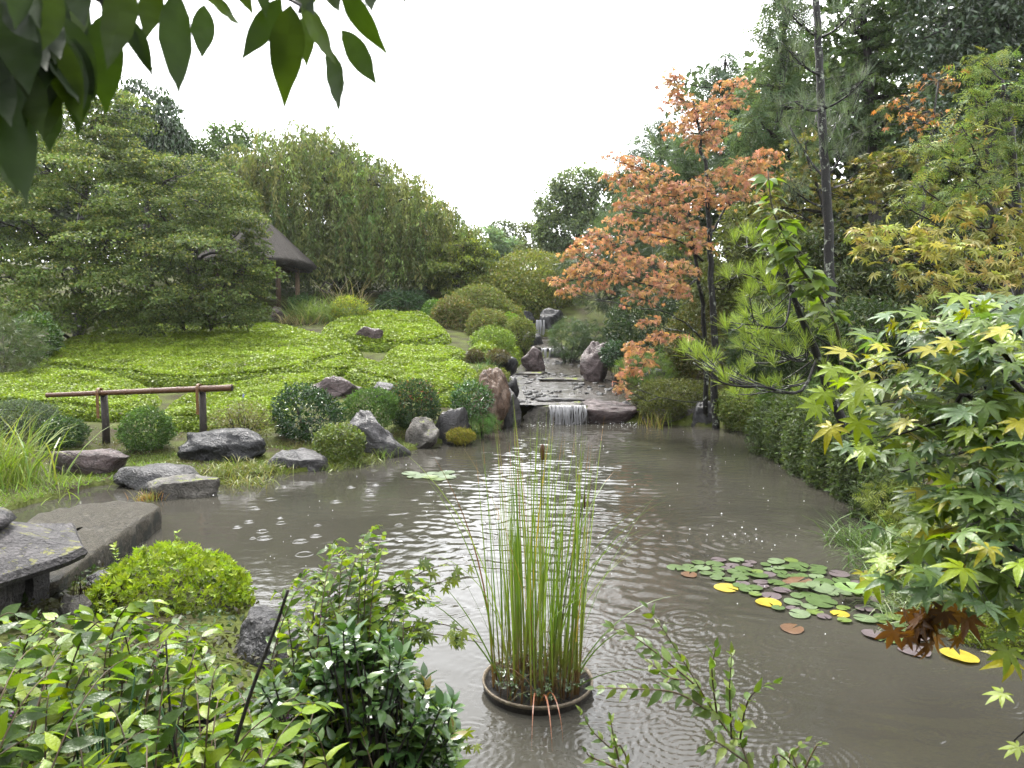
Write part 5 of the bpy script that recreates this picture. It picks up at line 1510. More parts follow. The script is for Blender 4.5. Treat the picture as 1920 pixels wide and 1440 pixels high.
tree("broadleaf_tree", "olive tree in the shade right of the orange maple trunk", "tree", (1420, 19), [(1400, 420, 55, 40, 19), (1430, 480, 60, 50, 18.5), (1370, 480, 55, 50, 19), (1340, 540, 60, 50, 19), (1420, 550, 60, 50, 18.5), (1290, 480, 40, 50, 20)], QUAD, 0.13, [(0.08, .098, .03), (.10, .115, .034), (.066, .08, .026)], 4, 0.12, M_leaf, ns=40, droop=0.5)
tree("broadleaf_tree", "dusky green tree below the grey green pine", "tree", (1180, 26), [(1120, 480, 50, 36, 27), (1190, 490, 60, 50, 26), (1130, 540, 60, 40, 26), (1250, 510, 55, 60, 25), (1090, 505, 40, 30, 30)], TUFT, 0.4, [(0.042, .062, .034), (.055, .078, .04)], 3, 0.15, M_leaf, ns=40)

# forest further back, one crown each, so that no bare horizon shows
for i, (px, Y, py, rx, ry, lab) in enumerate([
    (-60, 40, 330, 150, 190, "dark wood tree behind the left edge maple"), (120, 42, 340, 150, 170, "dark wood tree deep behind the tall left maple"), (300, 44, 420, 140, 130, "dark wood tree deep behind the big maple"),
    (480, 45, 440, 120, 120, "dark wood tree deep behind the pavilion"), (620, 46, 460, 110, 110, "dark wood tree behind the trunk of the weeping tree"), (760, 47, 500, 90, 70, "dark wood tree behind the right side of the weeping tree"),
    (1190, 42, 440, 90, 110, "dark wood tree deep behind the orange maple's left branches"), (1320, 38, 330, 110, 180, "dark wood tree deep behind the orange maple's trunk"), (1480, 34, 280, 130, 260, "dark wood tree deep behind the cypress"),
    (1680, 32, 200, 170, 330, "dark wood tree deep behind the broadleaf tree"), (1900, 30, 180, 190, 360, "dark wood tree deep in the top right corner"), (2120, 24, 200, 200, 400, "dark wood tree beyond the right edge")]):
    tree("wood_tree", lab, "tree", (px, Y), [(px, py, rx, ry, Y), (px - rx * .5, py + ry * .3, rx * .7, ry * .6, Y - 1), (px + rx * .5, py + ry * .3, rx * .7, ry * .6, Y - 1)], QUADW, 0.36, [(0.036, .052, .025), (.046, .066, .03)], 2.6 if i < 9 else 2.8, 0.3, ns=60, spr=0.3, shell=0.7, group="trees of the dark wood behind the garden")

# unseen wood added behind the viewer, so near leaves mirror less bright sky
acc = Acc()
bl = [(np.array([x, y, z]), np.array([3.4, 2.6, 4.2])) for x, y, z in [(-13, -5, 5), (-9, -9, 5), (-4, -11, 5.5), (1, -11.5, 5), (6, -11, 5.5), (11, -8.5, 5), (14, -4, 5), (-15, 0, 5)]]
cloud(acc, bl, QUADW, 0.42, [(0.035, .052, .022), (.045, .065, .026)], 2.6, 0, 0.3, 0.4, 0.6, 0.5, 0.6, 0.6)
tag(link("added_woodland", acc.mesh("added_woodland", M_far)), "unseen dark wood added behind the viewer to dim reflections on near leaves", None, None, 'stuff')

# pine with the tall mottled trunk
PT = [U(1562, 660, 13.6), U(1556, 480, 13.6), U(1545, 300, 13.6), U(1536, 120, 13.6), U(1531, -40, 13.6), U(1528, -220, 13.6)]
PT[0][2] = gz(PT[0][0], 13.6) - 0.1
t = thing("pine_tree", "tall slim pine with a lichen spotted black and grey trunk", "pine", PT[0])
tr, acc = Acc(), Acc()
P = spline(PT, 40); P[1:] += R.normal(size=(39, 3)) * 0.012
add_tube(tr, P, np.linspace(0.098, 0.05, 40), BK, 12)
for px0, py0, px1, py1, n in [(1547, 335, 1480, 235, 5), (1548, 335, 1600, 250, 6), (1541, 205, 1620, 150, 6), (1540, 140, 1480, 95, 5), (1538, 70, 1470, 10, 6), (1538, 70, 1600, 20, 5), (1534, 0, 1480, -60, 5), (1534, 0, 1590, -70, 5), (1550, 390, 1470, 340, 5), (1540, 205, 1490, 190, 4), (1545, 270, 1575, 215, 5), (1545, 270, 1530, 215, 4)]:
    a, b = U(px0, py0, 13.6), U(px1, py1, 13.6 + R.normal() * 0.6)
    m = (a + b) / 2 + [0, 0, -0.16]
    Q = bez(a, m, b, 9)
    add_tube(tr, Q, np.linspace(0.028, 0.008, 9), BK, 5)
    O = []; f = []
    for q in range(n * 4):
        s = Q[R.integers(4, 9)] + R.normal(size=3) * [0.16, 0.16, 0.10]
        O.append(s); f.append(np.array([R.normal() * 0.3, R.normal() * 0.3, 1.0]))
        add_tube(tr, [Q[R.integers(4, 9)], s], [0.007, 0.005], BK, 3)
    O, f = np.array(O), np.array(f)
    add_leaves(acc, T_tuft(14, 0.34, 0.010, seed=n, start=0.25), O, f, R.normal(size=(len(O), 3)), 0.30 * np.exp(R.normal(size=len(O)) * 0.15), cols([(0.085, .115, .075), (.10, .13, .085), (.07, .10, .06)], len(O)))
part("needle", acc, M_leaf, t, kind='stuff'); part("trunk", tr, M_barkl, t, True)

# orange maple
YO = 15.4
root = U(1343, 760, YO); root[2] = gz(root[0], YO) - 0.05
root2 = U(1325, 700, YO + 0.5); root2[2] = gz(root2[0], YO + .5) - 0.05
OB = [(1255, 150, 22, 24, 15.6), (1275, 185, 30, 22, 15.6), (1320, 205, 40, 20, 15.4), (1375, 160, 32, 13, 15.3), (1360, 190, 36, 12, 15.4), (1290, 225, 38, 18, 15.4), (1340, 240, 32, 14, 15.3), (1265, 240, 30, 11, 15.4), (1320, 262, 38, 17, 15.3),
      (1150, 295, 26, 10, 15.0), (1190, 305, 32, 15, 15), (1225, 325, 36, 16, 15), (1185, 340, 28, 14, 14.8), (1200, 368, 36, 17, 14.8), (1255, 355, 36, 18, 15), (1300, 350, 42, 18, 15), (1350, 330, 40, 15, 15), (1400, 305, 44, 14, 15), (1440, 290, 30, 11, 15.1), (1380, 335, 40, 14, 15.2), (1420, 325, 36, 14, 15.3), (1330, 375, 40, 16, 15.2), (1275, 395, 32, 16, 15), (1240, 385, 24, 12, 15),
      (1165, 415, 34, 13, 14.8), (1120, 440, 34, 12, 14.7), (1100, 455, 22, 12, 14.7), (1200, 440, 30, 12, 14.8), (1250, 440, 34, 16, 15.2), (1290, 430, 36, 16, 15.3),
      (1050, 525, 22, 10, 14.3), (1090, 510, 30, 14, 14.4), (1130, 495, 36, 15, 14.5), (1175, 485, 38, 14, 14.6), (1225, 490, 40, 15, 14.7), (1275, 500, 36, 16, 14.8), (1110, 535, 30, 12, 14.4), (1160, 520, 36, 15, 14.5), (1240, 530, 36, 18, 14.7), (1215, 555, 34, 14, 14.6), (1270, 545, 28, 16, 14.8),
      (1200, 650, 26, 20, 14.6), (1185, 690, 18, 26, 14.6), (1165, 725, 14, 20, 14.5), (1235, 630, 26, 12, 14.7), (1270, 632, 22, 10, 14.8), (1220, 600, 22, 12, 14.7), (1225, 680, 18, 14, 14.6)]
OB = [(x - (4 if x < 1240 else 0), y, rx * 1.12, ry * 0.9, Y) for x, y, rx, ry, Y in OB]
OB += [(1145, 330, 20, 9, 14.9), (1165, 385, 26, 10, 14.8), (1080, 475, 26, 10, 14.6), (1150, 460, 36, 12, 14.7), (1065, 545, 24, 9, 14.3), (1225, 410, 30, 12, 14.9), (1310, 460, 34, 14, 15.3), (1375, 370, 40, 13, 15.3)]
ORG = [(0.33, .175, .10), (.35, .215, .09), (.31, .15, .115), (.36, .24, .08)]
tk = [([root, U(1340, 640, YO), U(1333, 520, YO), U(1330, 430, YO), U(1326, 330, YO), U(1312, 250, YO), U(1300, 190, YO)], 0.085),
      ([root2, U(1322, 620, YO + .3), U(1310, 520, YO), U(1292, 430, YO), U(1290, 390, YO), U(1250, 330, YO - .3)], 0.06),
      ([U(1333, 440, YO), U(1350, 410, YO), U(1370, 370, YO), U(1378, 345, YO), U(1410, 310, YO)], 0.032),
      ([U(1293, 400, YO), U(1320, 375, YO), U(1360, 345, YO), U(1420, 300, YO)], 0.026),
      ([U(1312, 250, YO), U(1330, 215, YO), U(1365, 180, YO), U(1385, 155, YO)], 0.02),
      ([U(1310, 520, YO), U(1270, 545, YO - .4), U(1200, 530, YO - .8), U(1130, 515, YO - .9)], 0.028),
      ([U(1318, 490, YO), U(1280, 455, YO - .2), U(1210, 440, YO - .5), U(1130, 445, YO - .7)], 0.03),
      ([U(1330, 650, YO), U(1290, 610, YO - .3), U(1240, 580, YO - .6)], 0.03), ([U(1335, 660, YO), U(1290, 625, YO - .3), U(1240, 625, YO - .6), U(1190, 690, YO - .8)], 0.024)]
tree("maple_tree", "slender maple in orange red autumn leaf leaning over the stream", "maple", root, OB, STAR7, 0.088, ORG, 2.4, 0.08, M_orange, M_barkl, trunks=tk, twigs=5, limbr=0.012, rise=0.2,
     wt=[.36, .26, .2, .18], ns=18, spr=0.7, flat=0.13, shell=0.7, up=1.0, out=0.4, rnd=0.55, droop=0.5, jit=0.2, sprayjit=0.14, fdown=0.5)

# young pine leaning over the water
YP = 9.4
root = U(1648, 905, YP); root[2] = gz(root[0], YP) - 0.1
t = thing("pine_tree", "young pine with bright green needle tufts leaning over the right bank", "pine", root)
tr, acc = Acc(), Acc()
P = spline([root, U(1600, 830, YP), U(1555, 735, YP), U(1530, 660, YP), U(1500, 590, YP), U(1468, 500, YP), U(1440, 455, YP), U(1400, 445, YP)], 40)
add_tube(tr, P, np.interp(np.linspace(0, 1, 40), [0, .5, 1], [0.078, 0.045, 0.008]), BK, 10)
TF = [T_tuft(60, 0.58, 0.012, seed=s, start=0.3) for s in range(5)]
tuft_list = []
def pine_branch(a, pts, r, tips):
    Q = spline([a] + [U(*q) for q in pts], 14)
    add_tube(tr, Q, np.linspace(r, r * 0.3, 14), BK, 6)
    for px, py in tips:
        e = U(px, py, YP + R.normal() * 0.35)
        k = int(np.argmin(np.linalg.norm(Q - e, axis=1) - 0.1 * np.arange(14) / 14))
        s = Q[max(0, k - 2)]
        m = (s + e) / 2 + [0, 0, -0.10]
        TW = bez(s, m, e, 6)
        add_tube(tr, TW, np.linspace(0.009, 0.006, 6), BK, 4)
        d = unit(e - m) * 0.6 + np.array([0, 0, 0.75]) + R.normal(size=3) * 0.2
        tuft_list.append((e, d))
pine_branch(P[33], [(1420, 470, YP), (1385, 455, YP)], 0.012, [(1378, 450), (1400, 440), (1412, 452), (1435, 455), (1450, 470), (1470, 450)])
pine_branch(P[29], [(1450, 530, YP), (1400, 515, YP), (1370, 515, YP)], 0.014, [(1365, 518), (1385, 512), (1408, 515), (1430, 510), (1440, 530), (1465, 505), (1480, 520), (1420, 540), (1445, 545)])
pine_branch(P[25], [(1470, 610, YP - .2), (1420, 610, YP - .3), (1370, 605, YP - .4)], 0.018, [(1362, 615), (1382, 605), (1396, 622), (1400, 595), (1425, 590), (1440, 610), (1455, 590), (1475, 600), (1462, 625), (1490, 575), (1420, 628), (1505, 600), (1515, 580), (1398, 570), (1405, 550)])
pine_branch(P[20], [(1510, 675, YP), (1460, 670, YP - .3), (1410, 655, YP - .5)], 0.018, [(1390, 650), (1405, 640), (1422, 655), (1440, 640), (1430, 670), (1462, 650), (1450, 680), (1480, 655), (1495, 670), (1412, 680), (1510, 645), (1525, 665), (1418, 625), (1440, 625)])
pine_branch(P[16], [(1500, 735, YP - .3), (1430, 725, YP - .6), (1360, 720, YP - .9), (1300, 680, YP - 1.1)], 0.024, [(1282, 660), (1290, 652), (1305, 665), (1316, 660), (1322, 675), (1340, 672), (1360, 712), (1378, 712), (1392, 700), (1410, 722), (1440, 722), (1460, 720), (1490, 718), (1500, 740), (1380, 740), (1400, 745), (1330, 690)])
pine_branch(P[20], [(1560, 650, YP), (1590, 660, YP)], 0.012, [(1560, 640), (1580, 655), (1545, 690), (1565, 710)])
pine_branch(P[24], [(1530, 600, YP + .3)], 0.010, [(1525, 605), (1540, 620), (1530, 585), (1520, 560)])
pine_branch(P[13], [(1600, 760, YP)], 0.012, [(1580, 720), (1600, 740), (1560, 745)])
tp = []
for s in range(5):
    V, F = TF[s]
    L = leafC = cols([(0.20, .27, .045), (.17, .245, .045), (.23, .30, .06)], len(F), 0.15)
    tp.append(mk_mesh("needle_tuft", V, [F], leafC, False, M_leaf))
def place(me, parent, name, O, f, n, size):
    f, n = np.asarray(f, float), np.asarray(n, float)
    f, s, n = frames(f[None], n[None])
    M = Matrix(((*[f[0][0], s[0][0], n[0][0]], 0), (*[f[0][1], s[0][1], n[0][1]], 0), (*[f[0][2], s[0][2], n[0][2]], 0), (0, 0, 0, 1)))
    o = bpy.data.objects.new(name, me); COL.objects.link(o)
    o.parent = parent
    o.matrix_basis = Matrix.Translation(Vector(O) - parent.location) @ M @ Matrix.Scale(float(size), 4)
    return o
for i, (e, d) in enumerate(tuft_list):
    for q in range(1):
        place(tp[R.integers(0, 5)], t, "needle_tuft", e + R.normal(size=3) * 0.05 * q, d + R.normal(size=3) * 0.25, R.normal(size=3), R.uniform(0.20, 0.28))
part("trunk", tr, M_barkl, t, True)

# yellow maple, feathery cypress at the right edge
tree("maple_tree", "spreading yellow maple at the right behind the near green maple", "maple", (1930, 9.3), [(1620, 440, 40, 16, 8.8), (1680, 430, 55, 20, 8.9), (1740, 440, 55, 22, 8.9), (1650, 470, 45, 18, 8.7), (1720, 475, 60, 22, 8.6), (1790, 470, 55, 24, 8.7), (1850, 480, 60, 26, 8.7), (1900, 500, 50, 30, 8.8), (1690, 510, 40, 16, 8.5), (1760, 520, 55, 20, 8.5), (1830, 525, 60, 22, 8.5), (1740, 550, 30, 14, 8.4), (1790, 405, 60, 20, 9.2), (1870, 430, 60, 24, 9.2), (1850, 380, 60, 24, 9.6), (1950, 420, 60, 50, 9.3)],
     STAR7, 0.125, [(0.28, .265, .085), (.235, .255, .075), (.32, .235, .085), (.18, .215, .065)], 2.6, 0.09, M_leaf, wt=[.32, .3, .2, .18], ns=18, spr=0.6, flat=0.2, shell=0.6, up=1.0, out=0.4, rnd=0.55, droop=0.4, limbr=0.016, fdown=0.4)
root = U(1915, 640, 9.9); root[2] = gz(root[0], 9.9) - 0.05
tree("cypress_tree", "feathery light green cypress with bare dark limbs at the right edge", "cypress", root, [(1830, 190, 45, 30, 9.9), (1890, 180, 45, 34, 9.9), (1800, 250, 45, 26, 9.8), (1740, 270, 34, 18, 9.7), (1860, 270, 50, 30, 9.8), (1770, 310, 45, 20, 9.6), (1720, 350, 36, 16, 9.5), (1830, 340, 46, 24, 9.6), (1690, 380, 30, 14, 9.4), (1760, 375, 42, 18, 9.5), (1900, 330, 45, 40, 9.8), (1850, 120, 50, 30, 10.2)],
     SPRAY, 0.15, [(0.11, .165, .05), (.14, .185, .048), (.095, .145, .055), (.17, .18, .046)], 2.0, 0.10, M_leaf, M_bark,
     trunks=[([root, U(1910, 500, 9.9), U(1905, 380, 9.9), U(1895, 250, 9.9), U(1885, 200, 10), U(1880, 150, 10)], 0.085), ([U(1908, 450, 9.9), U(1850, 435, 9.7), U(1780, 390, 9.5), U(1730, 350, 9.4)], 0.032), ([U(1906, 400, 9.9), U(1860, 350, 9.8), U(1830, 290, 9.8), U(1800, 230, 9.8)], 0.03), ([U(1908, 445, 9.9), U(1800, 445, 9.5), U(1740, 410, 9.3)], 0.026)],
     ns=30, spr=0.5, flat=0.15, shell=0.6, up=1.0, out=0.6, rnd=0.3, droop=0.3, limbr=0.014, twigs=8)

# upright leafy branch with big fresh leaves
YL = 8.8
root = U(1585, 720, YL + 1.2); root[2] = gz(root[0], YL + 1.2)
t = thing("broadleaf_sapling", "upright sapling with big fresh green oval leaves between the pines", "sapling", root)
tr = Acc(); st = []
main = spline([root, U(1575, 650, YL + .9), U(1540, 560, YL + .4), U(1500, 500, YL), U(1470, 440, YL), U(1448, 390, YL), U(1440, 320, YL)], 30)
add_tube(tr, main, np.linspace(0.03, 0.006, 30), (0.05, .045, .03), 7)
BL = [T_leaf(0.52, 5, 0.14, 0.25), T_leaf(0.46, 5, 0.2, 0.4)]
bm_ = [mk_mesh("leaf", BL[i % 2][0], [BL[i % 2][1]], np.tile(c, (len(BL[0][1]), 1)), True, M_near) for i, c in enumerate([(.13, .20, .03), (.10, .17, .03), (.16, .22, .035), (.09, .14, .03)])]
paths = [main[8:]] + [spline([main[k], U(px, py, YL + R.normal() * .2)], 8) for k, px, py in [(16, 1540, 530), (17, 1450, 500), (19, 1520, 490), (20, 1440, 470), (14, 1560, 560), (22, 1480, 420), (12, 1510, 560), (10, 1570, 600), (13, 1470, 540), (9, 1520, 610)]]
for j, P in enumerate(paths):
    if j: add_tube(tr, P, np.linspace(0.010, 0.004, len(P)), (0.05, .045, .03), 4)
    for k in range(46 if j == 0 else 9):
        q = R.random() ** 0.7
        p = P[int(q * (len(P) - 1))]
        a = R.uniform(0, 6.28)
        f = np.array([math.cos(a), math.sin(a) * 0.8, R.uniform(-0.45, 0.25)])
        place(bm_[R.integers(0, 4)], t, "leaf", p + f * 0.03, f, np.array([0, -0.25, 1.0]) + R.normal(size=3) * 0.35, R.uniform(0.16, 0.27))
part("stem", tr, M_stem, t, True)
# ------------------------------------------------------------------ water lily pads, each a thing of its own
def pad_mesh(seed, col, up=0.0):
    rr = np.random.default_rng(seed)
    n = 26
    a = np.linspace(0.16, 2 * math.pi - 0.16, n)
    rows = []
    for k, s in enumerate((0.35, 0.7, 1.0)):
        r = s * (1 + 0.03 * np.sin(a * 3 + rr.uniform(0, 6)) * (s == 1.0) + 0.02 * rr.normal(size=n) * (s == 1.0))
        z = up * s * s + 0.015 * np.sin(a * 2 + rr.uniform(0, 6)) * s + 0.012 * rr.normal() * s
        rows.append(np.stack([r * np.cos(a), r * np.sin(a), z + 0 * a], 1))
    V = np.concatenate([np.zeros((1, 3))] + rows)
    j = np.arange(n - 1)
    F4 = np.concatenate([np.stack([1 + j + q * n, 1 + j + (q + 1) * n, 2 + j + (q + 1) * n, 2 + j + q * n], 1) for q in range(2)])
    F3 = np.stack([0 * j, 1 + j, 2 + j], 1)
    acc = Acc()
    C = np.asarray(col)
    acc.add(V, F4, np.clip(C * np.exp(rr.normal(size=(len(F4), 1)) * 0.07), 0, 1)); 
    acc.Fs.setdefault(3, []).append(F3); acc.Cs.setdefault(3, []).append(np.clip(C * 1.06 * np.exp(rr.normal(size=(len(F3), 1)) * 0.07), 0, 1))
    return acc.mesh("lily_pad", M_pad, (0, 0, 0), True)
M_pad = leaf_mat("lily_leaf", 0.28, 0.12, 0.5, (1.2, 1.2, 0.5), 0.3, 90)
PADC = {'green': (0.055, .088, .028), 'pale': (0.095, .13, .065), 'purple': (0.085, .068, .072), 'yellow': (0.27, .21, .025), 'brown': (0.085, .042, .018), 'lime': (0.085, .122, .028)}  # purple is sky glare on wet pads, put into the leaf colour
PADM = {k: [pad_mesh(i * 7 + s, c, 0.02 * (s % 2)) for s in range(3)] for i, (k, c) in enumerate(PADC.items())}
GRP = "water lily pads at the right bank"
padpos = []
def pad(px, py, kind, r=None, lab=None, tilt=0.03, z=0.012, grp=GRP, mesh=None, rot=None):
    c = Wp(px, py)
    o = link("lily_pad", mesh or PADM[kind][R.integers(0, 3)], None, (c[0], c[1], z))
    r = r or R.uniform(0.07, 0.115)
    o.scale = (r, r, r)
    o.rotation_euler = (R.normal() * tilt, R.normal() * tilt, R.uniform(0, 6.28) if rot is None else rot)
    padpos.append((c[0], c[1], r))
    tag(o, lab, "lily pad", grp)
    return o
pad(1362, 1104, 'yellow', .10, "yellow lily pad at the outer left of the lily bed, nearest open water")
pad(1441, 1132, 'yellow', .10, "orange yellow lily pad notched towards the viewer in the middle of the lily bed", rot=-1.4)
pad(1575, 1153, 'yellow', .07, "small yellow lily pad below the big raised pale one")
pad(1292, 1079, 'brown', .07, "small orange brown lily pad at the left tip of the lily bed")
pad(1495, 1094, 'brown', .12, "curled orange brown lily pad in the middle of the lily bed", 0.06)
pad(1485, 1181, 'brown', .08, "brown lily pad at the lower edge of the lily bed")
pad(1800, 1232, 'yellow', .115, "big yellow lily pad floating alone near the moss hummock", rot=1.2)
pad(1715, 1222, 'purple', .10, "glare tinted grey lily pad floating below the dead maple leaves")
pad(1505, 1104, 'pale', .10, "bluish lily pad tilted up in the middle of the lily bed", 0.12, 0.03)
pad(1537, 1106, 'pale', .11, "bluish round lily pad beside the one that is tilted up", 0.08, 0.03)
pad(1540, 1131, 'green', .12, "large wet green lily pad left of the raised one")
raised = pad(1597, 1128, 'pale', .13, "big pale round lily pad raised above the others on its stalk", 0.02, 0.10, mesh=pad_mesh(99, (0.12, .19, .06), 0.14), rot=1.7)
poly = np.array([(1262, 1066), (1330, 1050), (1400, 1054), (1480, 1052), (1545, 1070), (1600, 1085), (1650, 1120), (1690, 1160), (1620, 1172), (1540, 1160), (1470, 1150), (1420, 1122), (1370, 1095), (1300, 1078)], float)
kinds = ['green'] * 9 + ['pale'] * 5 + ['purple'] * 5 + ['lime'] * 3
names_ = {'green': "mid green lily pad among the crowded pads of the bed", 'pale': "pale grey green lily pad among the crowded pads of the bed", 'purple': "glare tinted purplish lily pad in the crowded bed", 'lime': "yellow green lily pad in the crowded bed",
          'yellow': "plain yellow lily pad wedged between green ones in the bed", 'brown': "rusty brown lily pad wedged between green ones in the bed"}
tries = 0
while len(padpos) < 104 and tries < 4000:
    tries += 1
    px, py = R.uniform(1255, 1700), R.uniform(1045, 1175)
    if poly_sd(np.array([px]), np.array([py]), poly)[0] > 0: continue
    c = Wp(px, py); r = R.uniform(0.048, 0.088)
    if any(math.hypot(c[0] - a, c[1] - b) < (r + q) * 0.78 for a, b, q in padpos): continue
    k = kinds[R.integers(0, len(kinds))]
    zone = ('left tip' if px < 1360 else 'left half' if px < 1460 else 'middle' if px < 1560 else 'right half')
    e = poly_sd(np.array([px]), np.array([py]), poly)[0]
    edge = 'deep inside' if e < -22 else ('on the far edge of' if py < np.interp(px, [1260, 1500, 1690], [1062, 1095, 1140]) else 'on the near edge of')
    size = 'small' if r < 0.066 else ('large' if r > 0.084 else 'mid sized')
    pad(px, py, k, r, size + ' ' + {'green': 'mid green', 'pale': 'grey green', 'purple': 'glare tinted purplish', 'lime': 'yellow green', 'brown': 'rusty brown'}[k] + ' lily pad ' + edge + ' the bed, ' + zone, z=R.uniform(0.008, 0.022))
for px, py in [(1640, 1192), (1665, 1200), (1655, 1165), (1690, 1200), (1700, 1180), (1720, 1195)]:
    k = ['green', 'purple', 'lime'][R.integers(0, 3)]
    pad(px, py, k, R.uniform(.06, .09), {"green": "mid green", "purple": "purplish", "lime": "yellow green"}[k] + " lily pad at the shaded end of the bed under dead maple leaves")
for px, py in [(795, 892), (812, 888), (825, 891), (838, 887), (806, 896), (822, 899), (780, 895), (840, 896), (770, 889)]:
    pad(px, py, ['lime', 'pale', 'green'][R.integers(0, 3)], R.uniform(.09, .14), "small floating lily pad far out on the left side of the pond", grp="lily pads far out on the pond")

# ------------------------------------------------------------------ floating planter with cattails
pc = Wp(1008, 1288); PR = 0.335
M_rim = wood_mat("planter_rim", (0.12, 0.09, 0.058), (0.32, 0.26, 0.18), 0.35, (12, 12, 12))
M_soil = stone_mat("wet_soil", [(0.3, (0.008, 0.007, 0.006)), (0.7, (0.03, 0.025, 0.02))], 12, 0.35, 0.8)
t = thing("planter", "round dark planter tub with a tan rim standing in the pond", "planter", (pc[0], pc[1], 0))
def ringmesh(prof, n=64):
    a = np.linspace(0, 2 * math.pi, n + 1)[:-1]
    V = np.concatenate([np.stack([pc[0] + r * np.cos(a), pc[1] + r * np.sin(a), np.full(n, z)], 1) for r, z in prof])
    j = np.arange(n); j2 = (j + 1) % n
    return V, np.concatenate([np.stack([j + q * n, j2 + q * n, j2 + (q + 1) * n, j + (q + 1) * n], 1) for q in range(len(prof) - 1)])
acc = Acc(); V, F = ringmesh([(PR - 0.012, 0.045), (PR - 0.004, 0.06), (PR + 0.004, 0.061), (PR + 0.006, 0.05), (PR + 0.002, 0.038)]); acc.add(V, F, (.3, .2, .1)); part("rim", acc, M_rim, t, True)
acc = Acc(); V, F = ringmesh([(PR + 0.002, 0.04), (PR - 0.004, 0.0), (PR - 0.05, -0.35)]); acc.add(V, F, (.02, .02, .02)); part("tub", acc, M_bark, t, True)
acc = Acc(); V, F = ringmesh([(PR - 0.010, 0.046), (PR - 0.03, 0.025), (0.2, 0.03), (0.1, 0.035), (0.003, 0.035)]); V[:, 2] += 0.008 * lattice(V[:, 0], V[:, 1], 0.09, 4, 9, 3.0) * (np.hypot(V[:, 0] - pc[0], V[:, 1] - pc[1]) < PR - 0.02); acc.add(V, F, (.02, .02, .02)); part("soil", acc, M_soil, t, True)

t = thing("cattail_clump", "tall clump of green cattail leaves growing in the round planter", "cattail", (pc[0], pc[1], 0.03))
def one_blade(O, az, L, lean, bend, w, C, name="blade"):
    acc = Acc()
    blades(acc, np.array([O]), np.array([az]), np.array([L]), np.array([lean]), np.array([bend]), np.array([w]), C, 10)
    return part(name, acc, M_blade, t)
for k in range(150):
    r = PR * 0.88 * math.sqrt(R.random()); a = R.uniform(0, 6.28)
    O = np.array([pc[0] + r * math.cos(a), pc[1] + r * math.sin(a), 0.02])
    az = a + R.normal() * 0.9
    L = R.choice([R.uniform(0.75, 1.2), R.uniform(1.2, 1.65), R.uniform(1.4, 1.85)])
    col = cols([(0.11, .17, .026), (0.14, .20, .034), (0.08, .135, .022)], 1, 0.18)[0]
    C = np.tile(col, (10, 1))
    br = np.array([0.085, .05, .028])
    C[0] = br * R.uniform(.6, 1.2); C[1] = C[1] * 0.5 + br * 0.5; C[2] = C[2] * 0.75 + br * 0.25
    u = R.random()
    if u < 0.08: C[3:] = np.array([0.33, .23, .04]) * R.uniform(.7, 1.1)
    elif u < 0.13: C[1:] = np.array([0.15, .07, .035]) * R.uniform(.7, 1.2)
    if R.random() < 0.3: C[-1] = [0.26, .13, .04]
    one_blade(O, az, L, abs(R.normal()) * 0.035 + 0.06 * r / PR * R.random(), R.uniform(0.0, 0.12) if R.random() < .88 else R.uniform(0.4, 1.2), R.uniform(0.007, 0.014), C[None])
for k, (az, L, lean, bend) in enumerate([(-0.3, 0.95, 0.35, 1.5), (0.15, 0.9, 0.5, 1.0), (2.7, 1.15, 0.38, 0.5), (3.1, 0.95, 0.5, 0.8), (-0.6, 0.8, 0.8, 0.9), (3.4, 0.9, 0.35, 0.4), (0.4, 1.3, 0.3, 0.5), (-1.5, 0.6, 0.7, 2.0), (-1.4, 0.55, 0.6, 2.2), (-1.65, .62, .65, 2.1)]):
    C = np.tile([0.075, .13, .025], (10, 1)) if k < 7 else np.tile([0.22, .09, .05], (10, 1))
    one_blade(np.array([pc[0] + .22 * math.cos(az), pc[1] + .22 * math.sin(az), 0.03]), az, L, lean, bend, 0.012, C[None])
# seed heads on straight stalks
for px, py, sh in [(1017, 848, 0.014), (1096, 940, 0.006)]:
    e = U(px, py, pc[1] - 0.02)
    acc = Acc(); add_tube(acc, [e + [0, 0, 0.11], e + [0, 0, 0.05], [pc[0] * .4 + e[0] * .6, pc[1], e[2] * .5], [pc[0] * .6 + e[0] * .4, pc[1] + .05, 0.02]], [0.0015, 0.003, 0.004, 0.005], (0.06, .08, .025), 5); part("stalk", acc, M_stem, t, True)
    acc = Acc(); zz = np.array([-0.048, -0.044, -0.02, 0.02, 0.044, 0.048]); rr_ = np.array([0.2, .75, 1, 1, .75, .2]) * sh
    add_tube(acc, np.stack([np.full(6, e[0]), np.full(6, e[1]), e[2] + zz], 1), rr_, (0.055, .022, .012), 10); part("seed_head", acc, M_stem, t, True)
# ivy and dead stalks in the planter
t = thing("ivy", "low ivy and weeds covering the soil of the round planter", "ivy", (pc[0], pc[1], 0.03))
iv = T_maple(5, 0.15, 3)
ivm = [mk_mesh("leaf", iv[0], [iv[1]], np.tile(c, (len(iv[1]), 1)), False, M_gloss) for c in [(.035, .07, .025), (.05, .09, .03), (.06, .10, .04)]]
for k in range(130):
    r = PR * 0.85 * math.sqrt(R.random()); a = R.uniform(0, 6.28)
    f = np.array([R.normal(), R.normal(), 0.1])
    place(ivm[R.integers(0, 3)], t, "leaf", np.array([pc[0] + r * math.cos(a), pc[1] + r * math.sin(a), 0.05 + 0.09 * R.random()]), f, np.array([0, -0.3, 1.0]) + R.normal(size=3) * 0.3, R.uniform(0.028, 0.05))
acc = Acc()
n = 150
r = PR * .85 * np.sqrt(R.random(n)); a = R.uniform(0, 6.28, n)
